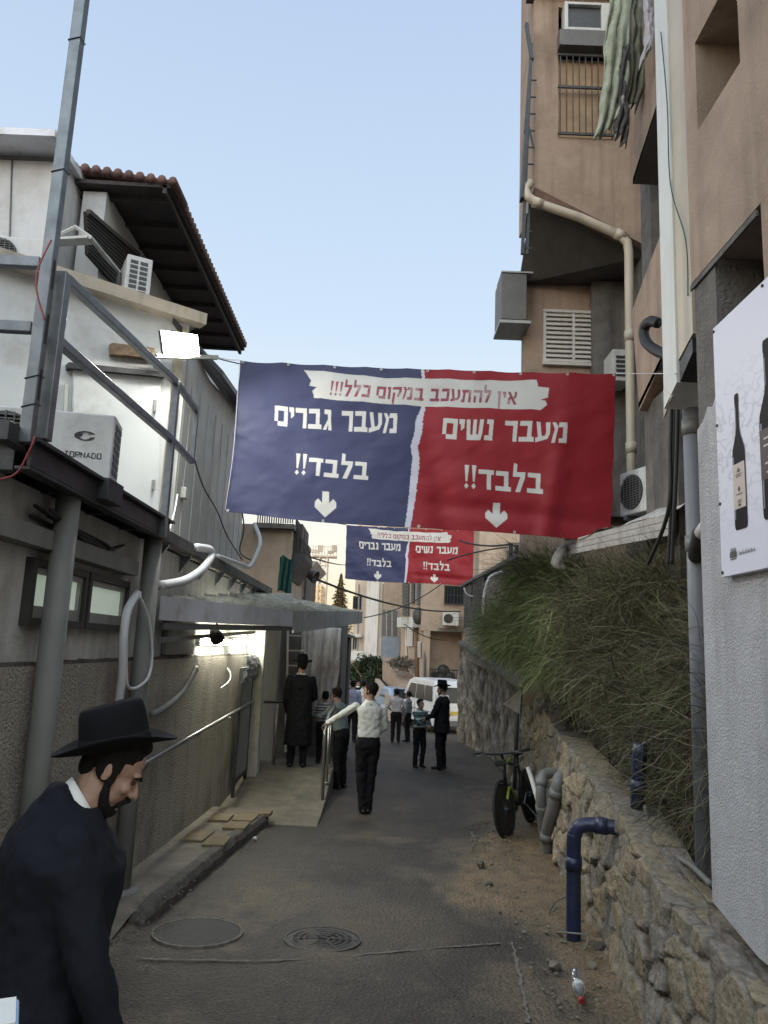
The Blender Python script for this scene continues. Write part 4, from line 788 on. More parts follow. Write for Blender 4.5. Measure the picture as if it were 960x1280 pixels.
for a, b, w in (((658, 30), (665, 75), .08), ((664, 55), (653, 318), .05), ((658, 160), (652, 250), .15), ((662, 95), (657, 165), .08)): mb.bar(P(*a, 10.9), P(*b, 10.9), w, .05)
for k in range(11): q = P(660 - k * .7, 100 + k * 21, 10.95); mb.bar(q, q + V((.14, 0, .0)), .02, .02)
mb.bar(P(659, 150, 10.95), P(667, 185, 10.95), .03, .03); mb.bar(P(663, 230, 10.95), P(659, 318, 10.95), .04, .03); mb.obj('bars', M_DSTEEL, t2)
t2 = thing('wall_box', P(640, 405, 12.0), 'grey metal box jutting from the tower edge against the sky', 'box')
q0, q1 = P(626, 402, 11.9), P(655, 342, 11.9); mb = MB(); mb.box((q0.x, 11.9, q0.z + .05), (q1.x + .05, 12.6, q1.z)); mb.obj('body', M_GREY, t2, bevel=.01); mb = MB(); mb.box((q0.x - .02, 11.88, q0.z - .02), (q1.x + .12, 12.6, q0.z + .03)); mb.obj('shelf', M_ALU, t2); mb = MB(); mb.box((q0.x, 11.88, q1.z + .002), (q1.x + .15, 12.4, q1.z + .03)); mb.obj('lid', M_ALU, t2)
# laundry hung from the upper balcony
def laundry(pl, Yd, m, label, seed, thick=.012):
    (tl, tr, br, bl) = [P(x, y, Yd) for x, y in pl]; u, v = np.meshgrid(np.linspace(0, 1, 34), np.linspace(0, 1, 60)); r = seed * 3.1
    A_ = [np.array(q)[:, None, None] for q in (tl, tr, br, bl)]; p = A_[0] * (1 - u) * (1 - v) + A_[1] * u * (1 - v) + A_[2] * u * v + A_[3] * (1 - u) * v
    p[1] += .045 * np.sin(u * 17 + r + v * 5 + 3 * fbm(v * 4, u * 2, seed + 9, 2)) * (.4 + .6 * v) + .12 * (fbm(u * 5, v * 7, seed, 4) - .5); p[0] += .03 * np.sin(v * 7 + r) * v + .03 * (vnoise(u * 2, v * 9, seed) - .5); p[2] += .05 * (vnoise(u * 6, v * 0, seed + 3) - .5) * v
    o = grid_obj('hanging_towel' if 'towel' in label else 'hanging_cloth', p[0], p[1], p[2], m, org=tuple(bl)); o.modifiers.new('thick', 'SOLIDIFY').thickness = thick
    return tag(o, label, 'laundry', 'laundry hung from the upper balcony')
M_LG = pm('faded green towelling', (.42, .43, .35), (.25, .28, .19), 9, .95, .6, 60, streak=.35, dirt=(.42, .43, .36)); M_LD = pm('dark grey cloth', (.10, .09, .09), (.06, .055, .055), 6, .95, .3, 50); M_LO = pm('olive cloth', (.16, .16, .12), (.11, .11, .08), 6, .95, .3, 50); M_LP = pm('pale lilac sheet', (.46, .43, .46), (.38, .36, .38), 4, .9, .2, 30)
laundry([(764, -30), (794, -30), (776, 150), (746, 176)], 7.0, M_LG, 'long faded green towel hanging in front of the barred window', 3, .012)
laundry([(776, 60), (786, 60), (782, 186), (768, 168)], 6.98, M_LD, 'dark fringed cloth hanging behind the green towel tip', 5)
laundry([(790, -30), (808, -30), (797, 138), (780, 130)], 7.05, M_LO, 'olive shirt hanging between the green towel and lilac sheet', 7)
laundry([(805, -30), (820, -30), (812, 62), (804, 80)], 6.6, M_LP, 'pale lilac sheet hanging beside the white duct', 9)
# ledge with awning sheets and condenser
t2 = thing('tin_awning', P(760, 690, 7.2), 'whitewashed plank awning with crumpled sheet under the right condenser', 'awning')
a, b = P(706, 694, 8.6), P(842, 668, 6.4); mb = MB()
for k in range(3): mb.prism([a + V((0, 0, .055 * k)), b + V((0, 0, .065 * k)), b + V((0, 0, .065 * k + .06)), a + V((0, 0, .055 * k + .05))], (.02, .03, 0))
mb.obj('fascia', pm('whitewashed plank', (.40, .38, .36), (.32, .30, .28), 5, .85, .3, 40, streak=.3), t2)
u, v = np.meshgrid(np.linspace(0, 1, 50), np.linspace(0, 1, 26)); A_ = [np.array(q)[:, None, None] for q in (a + V((-.02, 0, .17)), b + V((0, 0, .2)), b + V((.5, .4, .42)), a + V((.6, 1.2, .3)))]
p = A_[0] * (1 - u) * (1 - v) + A_[1] * u * (1 - v) + A_[2] * u * v + A_[3] * (1 - u) * v; p[2] += .10 * (fbm(u * 5, v * 3, 21, 4) - .5) + .10 * sstep(.55, .9, u) * v
grid_obj('sheet', p[0], p[1], p[2], pm('crumpled white sheet', (.50, .50, .47), (.36, .35, .32), 5, .7, .3, 30, dirt=(.2, .15, .1), dscale=3), parent=t2)
mb = MB(); mb.tube([a + V((.05, .05, .1)), a + V((-.05, -.1, .05)), a + V((-.12, -.1, -.1)), a + V((-.02, -.06, -.16))], [.03, .05, .06, .03], 8, smooth=4); mb.obj('rolled_end', M_AC, t2, smooth=True)
cA = P(812, 642, 8.4); ac_unit('', cA, .66, .50, .30, R(-72), 'white air conditioner on the plank awning beside the cream drain pipe')
t2 = thing('air_conditioner', P(773, 460, 11.5), 'pale air conditioner half hidden behind the cream drain pipe', 'air conditioner'); q0, q1 = P(764, 478, 11.6), P(786, 440, 11.6)
mb = MB(); mb.box((q0.x, 11.5, q0.z), (q1.x, 12.0, q1.z)); mb.obj('casing', M_AC, t2, bevel=.01); mb = MB()
for k in range(5): mb.box((q0.x + .05, 11.485, q0.z + .07 + k * .075), (q1.x - .04, 11.499, q0.z + .11 + k * .075))
mb.obj('grille', M_ACD, t2)
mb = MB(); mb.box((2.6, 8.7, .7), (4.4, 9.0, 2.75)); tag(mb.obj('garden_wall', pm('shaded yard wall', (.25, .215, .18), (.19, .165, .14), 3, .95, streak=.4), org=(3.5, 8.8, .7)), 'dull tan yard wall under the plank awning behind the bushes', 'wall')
#@@FAR
# ================================================================== FAR END OF THE LANE
def shutter(parent, x0, x1, z0, z1, y, m=M_GREY, n=9, name='shutter'):
    mb = MB()
    for k in range(n): mb.obox(((x0 + x1) / 2, y - .03, z0 + (k + .5) * (z1 - z0) / n), (x1 - x0, .012, (z1 - z0) / n * .95), rx=R(22))
    mb.box((x0 - .04, y - .05, z0 - .04), (x0, y, z1 + .04)); mb.box((x1, y - .05, z0 - .04), (x1 + .04, y, z1 + .04)); mb.box((x0, y - .05, z1), (x1, y, z1 + .04)); mb.box((x0, y - .06, z0 - .04), (x1, y, z0))
    return mb.obj(name, m, parent)
def win(parent, x0, x1, z0, z1, y, bars=0, fm=M_ALU, sill=True):
    w = .05; mb = MB(); mb.box((x0, y - .05, z0), (x1, y - .002, z0 + w)); mb.box((x0, y - .05, z1 - w), (x1, y - .002, z1)); mb.box((x0, y - .05, z0 + w), (x0 + w, y - .002, z1 - w)); mb.box((x1 - w, y - .05, z0 + w), (x1, y - .002, z1 - w))
    mb.box(((x0 + x1) / 2 - .02, y - .045, z0 + w), ((x0 + x1) / 2 + .02, y - .002, z1 - w)); f = mb.obj('window', fm, parent)
    mb = MB(); mb.box((x0 + w, y - .02, z0 + w), (x1 - w, y - .004, z1 - w)); mb.obj('pane', M_GLASS, f)
    if bars:
        mb = MB()
        for k in range(bars + 1): mb.bar((x0 + k * (x1 - x0) / bars, y - .12, z0 - .05), (x0 + k * (x1 - x0) / bars, y - .12, z1 + .05), .025, .025)
        for k in range(3): zk = z0 + k * (z1 - z0) / 2; mb.bar((x0 - .03, y - .12, zk), (x1 + .03, y - .12, zk), .025, .025)
        mb.obj('grille', M_DSTEEL, f)
    return f
# house above the plastered wall with louvred windows (right)
t = thing('louvred_house', (3, 19, 1.5), 'low grey house with louvred windows above the plastered wall', 'house')
q0, q1 = P(566, 780, 23.5), P(640, 720, 13.6)
mb = MB(); Lx = lambda y: np.interp(y, [13.4, 24.6], [wb(13.4) + .30, wb(24.6) + .12])
mb.prism([(Lx(13.4), 13.4, 1.1), (Lx(24), 24, 1.6), (Lx(24), 24, 3.80), (Lx(13.4), 13.4, 3.62)], (3, .2, 0)); mb.obj('wall', pm('drab house plaster', (.31, .27, .22), (.24, .205, .165), 2.5, .92, .4, 40, streak=.5, dirt=(.15, .125, .1)), t)
for (y0, y1, z0, z1) in ((22.2, 23.6, 2.55, 3.7), (19.6, 21.6, 2.5, 3.75)):
    mb = MB()
    for k in range(11): zz = z0 + (k + .5) * (z1 - z0) / 11; xa = Lx((y0 + y1) / 2); mb.obox((xa - .05, (y0 + y1) / 2, zz), (.012, y1 - y0, (z1 - z0) / 11 * .95), ry=R(-25))
    for yq in (y0, y1): mb.bar((xa - .05, yq, z0 - .05), (xa - .05, yq, z1 + .05), .05, .08)
    mb.obj('louvre_window', M_GREY, t)
mb = MB(); mb.prism([(Lx(13.4) - .12, 14.5, 3.64), (Lx(24) - .14, 24.3, 3.80), (Lx(24) + 3, 24.3, 3.85), (Lx(13.4) + 3, 14.5, 3.7)], (0, 0, .08)); mb.obj('roof', M_GREY, t)
cable('cable', [P(628, 715, 15), P(612, 722, 15), P(605, 745, 15), P(604, 775, 15)], .03, M_WPVC, 'pale conduit looping down the louvred house wall', 'conduit')
cable('cable', [P(580, 735, 22), P(583, 742, 22), P(590, 745, 22), P(596, 742, 22)], .02, M_WPVC, 'short pale conduit loop beside the far louvres', 'conduit')
# tan house behind the van
YB = 36.0
def B(px, py, Y=YB): return P(px, py, Y)
def bx_px(mb, x0, y0, x1, y1, Y, d): a = B(x0, y1, Y); b = B(x1, y0, Y); mb.box((a.x, Y, a.z), (b.x, Y + d, b.z)); return a, b
t = thing('tan_house', (B(560, 890).x, YB, -1.4), 'tan three storey house with recessed balcony behind the white van', 'house')
mb = MB(); a, b = bx_px(mb, 526, 560, 700, 788, YB, 5); bx_px(mb, 526, 788.2, 538, 905, YB, 5); bx_px(mb, 576, 788.2, 700, 905, YB, 5); mb.obj('wall', M_TAN2, t)
mb = MB(); bx_px(mb, 538, 786, 577, 905, YB + 1.6, .2); mb.obj('balcony_back', M_PLASTER, t)
mb = MB(); a, b = B(538, 845), B(577, 862); mb.box((a.x, YB + .1, a.z - .9), (b.x, YB + 1.6, a.z - .7)); mb.obj('balcony_floor', M_CONC, t)
mb = MB()
for k in range(14): f = k / 13; mb.bar((a.x + f * (b.x - a.x), YB + .05, a.z - .75), (a.x + f * (b.x - a.x), YB + .05, a.z + .3), .03, .03)
mb.bar((a.x, YB + .05, a.z + .3), (b.x, YB + .05, a.z + .3), .05, .05); mb.obj('balcony_rail', M_DSTEEL, t)
mb = MB(); c_ = B(549, 838, YB + .9)
for dx, dz, r_ in ((-.3, -.2, .3), (.15, .0, .34), (.1, -.35, .3), (.5, -.3, .28)): mb.ell(c_ + V((dx, 0, dz)), (r_, .3, r_ * .9), n=9, m=7)
mb.obj('balcony_clutter', M_FRAME, t)
mb = MB(); bx_px(mb, 563, 790, 575, 905, YB + 1.2, .3); mb.obj('balcony_pier', M_TAN, t)
a, b = B(555, 755), B(572, 733); win(t, a.x, b.x + .3, a.z, b.z, YB, 6, M_FRAME)
a = B(553, 788); b = B(605, 786); mb = MB(); mb.box((a.x - .2, YB - .12, a.z - .05), (b.x, YB, a.z + .1)); mb.obj('string_course', M_CONC, t)
c = B(563, 782, YB - .35); ac_unit('', c, .72, .62, .32, 0, 'far air conditioner on the tan house wall above the van')
# shuttered terrace seen edge-on left of it, with blue grey balcony and stair parapet
t = thing('shuttered_house', (B(500, 880, 40).x, 40, -1.6), 'beige house with white shutters and blue grey balcony left of the van', 'house')
mb = MB(); a = B(500, 560, 40); b = B(528, 870, 37.5)
mb.prism([(B(498, 880, 41).x, 41, -1.7), (B(527, 880, 36.5).x, 36.5, -1.6), (B(527, 880, 36.5).x, 36.5, 9), (B(498, 880, 41).x, 41, 9)], (3, 1, 0)); mb.obj('wall', M_TAN2, t)
SA, SB = V((B(498, 880, 41).x, 41, 0)), V((B(527, 880, 36.5).x, 36.5, 0)); sn = V((-(SB - SA).y, (SB - SA).x, 0)).normalized(); sn = sn if sn.x < 0 else -sn
def on_s(px, py, off=.03):
    a_, b_ = ray(px, py); nn = V((sn.x, sn.y, 0)); p0 = SA + nn * off; Y = p0.dot(nn) / (a_ * nn.x + nn.y); return V((a_ * Y, Y, CAM_Z + b_ * Y))
for (x0, y0, x1, y1, m) in ((509, 782, 516, 808, M_SHUT), (522, 802, 526, 822, M_SHUT), (503, 725, 511, 770, M_FRAME), (514, 725, 518, 755, M_FRAME), (521, 725, 529, 757, M_FRAME)):
    mb = MB(); n = 10
    for k in range(n):
        za = y0 + (y1 - y0) * k / n; zb_ = y0 + (y1 - y0) * (k + .85) / n; mb.prism([on_s(x0, za), on_s(x1, za), on_s(x1, zb_, .07), on_s(x0, zb_, .07)], sn * .02)
    mb.obj('shutter', m, t)
for pts, r_, m_ in (([on_s(520, 772, .06), on_s(521, 800, .06), on_s(522, 847, .06)], .12, M_RUST), ([on_s(507, 775, .06), on_s(509, 860, .06)], .05, M_PVC), ([on_s(530, 731, .06), on_s(531, 860, .06)], .05, M_GPIPE)):
    mb = MB(); mb.tube(pts, r_, 8); mb.obj('drain_pipe', m_, t, smooth=True)
mb = MB(); c_ = on_s(523, 770, .3); mb.ell(c_, (.28, .3, .42), n=12, m=8); mb.obj('hanging_bundle', M_FRAME, t)
for px_, py_ in ((503, 778), (518, 778)): mb = MB(); c_ = on_s(px_, py_, .2); mb.obox(c_, (.4, .7, .5), rz=.25); mb.obj('wall_unit', M_AC, t, bevel=.02)
mb = MB(); mb.prism([on_s(499, 822, .0), on_s(528, 862, .0), on_s(528, 880, .0), on_s(499, 850, .0)], sn * .9); mb.obj('stair_parapet', M_TAN, t)
t2 = thing('balcony_house', (B(485, 880, 44).x, 44, -1.7), 'pale house with blue grey panelled balcony further down the lane', 'house')
mb = MB(); bx_px(mb, 474, 600, 512, 900, 44, 5); mb.obj('wall', M_TAN2, t2)
mb = MB(); bx_px(mb, 476, 796, 500, 828, 43.2, .1); mb.obj('balcony_panel', pm('blue grey panel', (.22, .26, .30), (.17, .20, .24), 4, .6), t2)
mb = MB()
for x in (476, 483, 490, 498): mb.bar(B(x, 796, 43.2), B(x, 760, 43.2), .06, .06)
mb.obj('balcony_post', M_ALU, t2)
mb = MB(); a, b = bx_px(mb, 477, 763, 497, 795, 43.9, .08); mb.obj('balcony_opening', M_GREY, t2)
# beige apartment house closing the view
YC = 55.0
t = thing('beige_apartments', (B(455, 880, YC).x, YC, gz(YC)), 'beige apartment house with one barred window closing the view', 'house')
mb = MB(); bx_px(mb, 436, 560, 520, 900, YC, 6); mb.obj('wall', pm('beige far plaster', (.50, .42, .35), (.44, .37, .305), .8, .9, streak=.3, dirt=(.36, .31, .27)), t)
mb = MB(); bx_px(mb, 452, 690, 476, 880, YC - .25, .22); mb.obj('stair_shaft', pm('pale stair shaft', (.55, .53, .51), (.5, .48, .46), .8, .9, streak=.3), t)
c_ = B(446, 820, YC - .4); mb = MB(); mb.obox(c_, (.9, .5, .7)); mb.obj('wall_unit', M_AC, t, bevel=.02)
for px_ in (449, 479): mb = MB(); mb.tube([B(px_, 730, YC - .3), B(px_ - 3, 850, YC - .3)], .06, 8); mb.obj('drain_pipe', M_GPIPE, t)
a, b = B(441, 761, YC), B(452, 746, YC); win(t, a.x, a.x + (b.x - a.x), a.z, b.z, YC, 4, M_DSTEEL)
for (x0, y0, x1, y1) in ((440, 795, 447, 812), (438, 830, 446, 845), (480, 738, 488, 752), (481, 772, 486, 782)):
    a, b = B(x0, y1, YC), B(x1, y0, YC); win(t, a.x, b.x, a.z, b.z, YC)
mb = MB(); bx_px(mb, 436, 793, 452, 796, YC - .5, .5); mb.obj('string_course', M_PLASTER, t)
# tan block behind the right side, seen between banner and bushes
t = thing('tall_rear_block', (B(640, 880, 30).x, 31, -1), 'pale beige block behind the louvred house roof', 'house')
mb = MB(); bx_px(mb, 596, 560, 700, 860, 31, 5); mb.obj('wall', M_TAN2, t); a, b = B(634, 700, 31), B(650, 680, 31); win(t, a.x, b.x, a.z, b.z, 31, 5)
# left: tan block with balcony, small kiosk storey
t = thing('balcony_block', (B(345, 800, 17).x, 17, -.6), 'tan block with dark railed balcony left of the far sky', 'house')
mb = MB(); bx_px(mb, 250, 657, 366, 860, 17, 4); mb.obj('wall', M_TAN2, t)
mb = MB(); bx_px(mb, 318, 655, 368, 659, 16.8, 4.4); mb.obj('parapet', M_CONC, t)
mb = MB()
for k in range(16): a = B(322 + k * 2.9, 654, 16.9); mb.bar(a, a + V((0, 0, .22)), .025, .025)
mb.bar(B(320, 643, 16.9), B(367, 643, 16.9), .03, .03); mb.obj('roof_rail', M_DSTEEL, t)
mb = MB(); a = B(366, 700, 17.2); c1, c2, c3 = V((a.x, 17.2, a.z - .35)), V((a.x + .3, 17.6, a.z + .0)), V((a.x + .3, 19.2, a.z + .05))
mb.prism([(a.x + .002, 17.2, a.z - .45), (a.x + .28, 17.2, a.z + .05), (a.x + .28, 17.2, a.z + .15), (a.x + .002, 17.2, a.z + .15)], (0, 1.8, 0)); mb.obj('balcony_slab', M_DSTEEL, t)
mb = MB(); zt4 = B(375, 648, 17.2).z
for k in range(10): y = 17.2 + k * .2; mb.bar((a.x + .27, y, a.z + .15), (a.x + .02, y, zt4), .03, .03)
for k in range(4): y = 17.25; x = a.x + .02 + k * .07; mb.bar((x, y, a.z + .15), (x, y, zt4 - .1 * k), .03, .03)
mb.obj('balcony_rail', M_DSTEEL, t); mb = MB(); mb.box((a.x + .004, 17.35, a.z + .16), (a.x + .16, 18.9, zt4 - .1)); mb.obj('balcony_clutter', M_FRAME, t)
uu, vv = np.meshgrid(np.linspace(0, 1, 24), np.linspace(0, 1, 24)); a, b = B(347, 740, 16.6), B(366, 697, 16.6)
o = grid_obj('green_net', a.x + (b.x - a.x) * uu, 16.6 + .06 * np.sin(uu * 17 + vv * 3), b.z + (a.z - b.z) * vv + .04 * np.sin(uu * 6), M_TEAL, org=tuple(a)); tag(o, 'dark green shade net hanging on the tan block', 'net'); o.modifiers.new('thick', 'SOLIDIFY').thickness = .01
t = thing('rooftop_kiosk', (B(382, 750, 20).x, 20, 2.4), 'small grey rooftop kiosk with flared canopy and louvred window', 'kiosk')
mb = MB(); a, b = bx_px(mb, 366, 712, 384, 860, 20, 3); mb.obj('wall', M_CONC, t)
mb = MB(); a, b = B(366, 712, 19.8), B(397, 702, 19.8); mb.prism([(a.x, 19.7, a.z), (B(386, 712, 19.8).x, 19.7, a.z), (b.x, 19.7, b.z), (a.x, 19.7, b.z)], (0, 3.4, 0)); mb.obj('canopy', M_PLASTER, t)
a, b = B(370, 746, 20), B(381, 721, 20); win(t, a.x, b.x, a.z, b.z, 20, 0, M_ALU)
c = B(391, 720, 19.5); t = thing('yard_lamp', c, 'dark floodlight sticking out from the rooftop kiosk', 'floodlight'); ax = V((.8, -.3, -.35)).to_track_quat('Z', 'Y').to_matrix()
mb = MB(); mb.lathe([(.03, -.2), (.1, -.16), (.14, .0), (.17, .1), (.15, .1), (.1, .02)], c, 16, ax); mb.obj('lamp_shade', M_DSTEEL, t, smooth=True); mb = MB(); mb.bar(c + V((-.45, .1, .06)), c + V((-.12, 0, .05)), .04, .04); mb.obj('arm', M_DSTEEL, t)
# sunlit block, mast, cypress in the distance
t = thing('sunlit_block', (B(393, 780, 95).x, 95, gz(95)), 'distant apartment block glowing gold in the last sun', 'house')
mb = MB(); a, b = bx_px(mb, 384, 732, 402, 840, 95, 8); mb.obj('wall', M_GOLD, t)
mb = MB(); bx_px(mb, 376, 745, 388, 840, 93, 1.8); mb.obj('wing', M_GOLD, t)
for x in (388, 393.5, 398.5):
    for y in (737, 745, 753):
        a, b = B(x - 1.1, y + 3.4, 95), B(x + 1.1, y, 95); mb = MB(); mb.box((a.x, 94.9, a.z), (b.x, 94.98, b.z)); mb.obj('window', M_GLASS, t)
t = thing('lattice_mast', (B(406, 770, 80).x, 80, gz(80)), 'lattice floodlight mast against the pale evening sky', 'mast')
mb = MB(); zt5 = B(405, 697, 80).z; x0 = B(405, 700, 80).x; z = gz(80); w = .42
pl = [(x0 + a * w, 80 + b * w) for a, b in ((-1, -1), (1, -1), (1, 1), (-1, 1))]
for p in pl: mb.bar((*p, z), (*p, zt5), .11, .11)
k = z
while k < zt5 - .8:
    for i in range(4): p, q = pl[i], pl[(i + 1) % 4]; mb.bar((*p, k), (*q, k + .85), .07, .07); mb.bar((*p, k + .85), (*q, k + .85), .07, .07)
    k += .85
mb.obj('lattice', M_MAST, t)
mb = MB(); xa, xb_ = B(391, 696, 80).x, B(421, 697, 80).x; mb.box((xa, 79.5, zt5), (xb_, 80.5, zt5 + .18))
for k in range(9): x = xa + (xb_ - xa) * k / 8; mb.bar((x, 79.5, zt5 + .18), (x, 79.5, zt5 + 1.1), .05, .05)
mb.bar((xa, 79.5, zt5 + 1.1), (xb_, 79.5, zt5 + 1.1), .05, .05); mb.obj('platform', M_MAST, t)
for k, (fx, h) in enumerate(((.08, .7), (.2, .6), (.33, 1.3), (.75, .6), (.9, 1.4))):
    mb = MB(); x = xa + (xb_ - xa) * fx; mb.obox((x, 79.3, zt5 + .2 + h / 2), (.5, .25, h * .5), rz=.2 * k); mb.obj('lamp_head', M_MAST, t)

def leaf_cloud(name, pts_dirs, size, m, parent=None, org=None, attr=None, curved=False):
    """many small leaf quads: arrays of centre, direction, width, length"""
    c, d, w, l = pts_dirs; n = len(c); r_ = rng.normal(size=(n, 3)); s = np.cross(d, r_); s /= np.linalg.norm(s, axis=1)[:, None] + 1e-6
    w = w[:, None]; l = l[:, None]
    v = np.stack([c - s * w, c + d * l * .5 - s * w * .2 + s * w * .0, c + d * l, c + d * l * .5 + s * w], 1).reshape(-1, 3)
    o0 = np.array(parent['_o'] if parent is not None else org); v = v - o0
    me = bpy.data.meshes.new(name); me.vertices.add(4 * n); me.vertices.foreach_set('co', v.ravel()); me.loops.add(4 * n); me.loops.foreach_set('vertex_index', np.arange(4 * n)); me.polygons.add(n); me.polygons.foreach_set('loop_start', np.arange(0, 4 * n, 4)); me.update(calc_edges=True)
    if attr is not None: at = me.attributes.new('tint', 'FLOAT', 'POINT'); at.data.foreach_set('value', np.repeat(attr, 4).astype(np.float32))
    me.materials.append(m); o = bpy.data.objects.new(name, me); COL.objects.link(o); o['_o'] = tuple(o0)
    if parent is not None: o.parent = parent
    else: o.location = org
    return o
M_CYP = attr_mat('sunlit conifer leaves', 'tint', [(0, (.05, .045, .02)), (1, (.15, .095, .035))], .9, 0, noise=.2)
M_LEAF = attr_mat('dark shrub leaves', 'tint', [(0, (.012, .022, .010)), (1, (.045, .075, .03))], .7, 0, noise=.3)
def unit(n): a = rng.normal(size=(n, 3)); return a / np.linalg.norm(a, axis=1)[:, None]
t = thing('conifer_tree', (B(424, 770, 70).x, 70, gz(70)), 'tall tapering conifer catching warm light beside the mast', 'tree'); bs = B(424, 770, 70); tp_ = B(427, 717, 70)
mb = MB(); mb.limb([(bs.x, 70, gz(70)), (bs.x, 70, bs.z), (bs.x + .1, 70, tp_.z - .5)], [.25, .2, .05]); mb.obj('trunk', M_WOOD, t)
n = 5200; h = rng.random(n) ** .8; tier = np.floor(h * 16) / 16; rad = (1.03 - h) * 1.55 * (.55 + .55 * (1 - (h - tier) * 16)) ; an = rng.random(n) * 6.283; ang_ok = .75 + .25 * np.sin(an * 3 + tier * 40)
rr_ = rad * np.sqrt(rng.random(n)) * ang_ok; c = np.stack([bs.x + rr_ * np.cos(an), 70 + rr_ * np.sin(an), bs.z - 1.5 + h * (tp_.z - bs.z + 1.5)], 1); d = np.stack([np.cos(an), np.sin(an), -.25 + 0 * an], 1) + .5 * unit(n); d /= np.linalg.norm(d, axis=1)[:, None]
leaf_cloud('crown', (c, d, .05 + .05 * rng.random(n), (.12 + .3 * rng.random(n)) * (1.15 - h)), 0, M_CYP, t, attr=rng.random(n))
def shrub(c, r, n, m, label, leaf=.07, trunk=True, name='shrub'):
    t = thing(name, (c[0], c[1], gz(c[1])), label, 'shrub'); mb = MB(); rr = random.Random(int(c[1] * 10))
    for k in range(6): mb.limb([(c[0], c[1], gz(c[1]) if trunk else c[2] - .2), (c[0] + rr.uniform(-.5, .5) * r[0], c[1] + rr.uniform(-.5, .5) * r[1], c[2]), (c[0] + rr.uniform(-.8, .8) * r[0], c[1] + rr.uniform(-.8, .8) * r[1], c[2] + r[2] * .6)], [.05 if trunk else .02, .03 if trunk else .012, .012 if trunk else .006], 6)
    mb.obj('stems', M_WOOD, t); u_ = unit(n); nb = 14; cl = unit(nb) * .62; k = rng.integers(0, nb, n); q = cl[k] + unit(n) * (rng.random(n) ** .5)[:, None] * .45; p = np.array(c) + q * np.array(r); p[:, 2] = np.maximum(p[:, 2], gz(c[1]) + .05)
    leaf_cloud('foliage', (p, unit(n), leaf * (.5 + rng.random(n)), leaf * 2 * (.5 + rng.random(n))), 0, m, t, attr=rng.random(n) * .6 + .4 * rng.random(nb)[k]); return t
c = B(458, 845, 42); shrub((c.x, 42, c.z), (1.25, 1.0, 1.1), 4200, M_LEAF, 'dark leafy shrub at the far bend of the lane', .09)
c = B(512, 828, 38); shrub((c.x - .4, 37.6, c.z - .1), (.7, .5, .4), 1100, pm('dry vine leaves', (.17, .15, .12), (.1, .09, .07), 9, .9), 'dry grey vine over the stair parapet', .06, name='vine', trunk=False)
mb = MB(); a, b = P(466, 905, 36), P(500, 895, 33); mb.prism([(a.x, 40, -1.7), (b.x - .2, 33.5, -1.5), (b.x - .2, 33.5, P(492, 880, 33.5).z), (a.x, 40, P(468, 848, 40).z)], (.25, .05, 0)); tag(mb.obj('ramp_wall', M_TAN2, bevel=.03), 'pale sloping parapet wall at the bend beyond the walkers', 'wall')

# unseen blocks added behind the camera to keep the low sun off the lane
for (x0, x1, y, h, lab) in ((-34, -3.4, -30, 17.5, 'unseen long tan sun blocker added behind the viewer to the left'), (3.2, 34, -31, 17.5, 'unseen long tan sun blocker added behind the viewer to the right'), (-12, 8, -46, 21.5, 'unseen tan sun blocker added across the lane behind the viewer')):
    t = thing('rear_sun_blocker', ((x0 + x1) / 2, y - 3, 1), lab, 'house'); mb = MB(); mb.box((x0, y - 6, 0), (x1, y, h)); mb.obj('wall', M_TAN2, t)

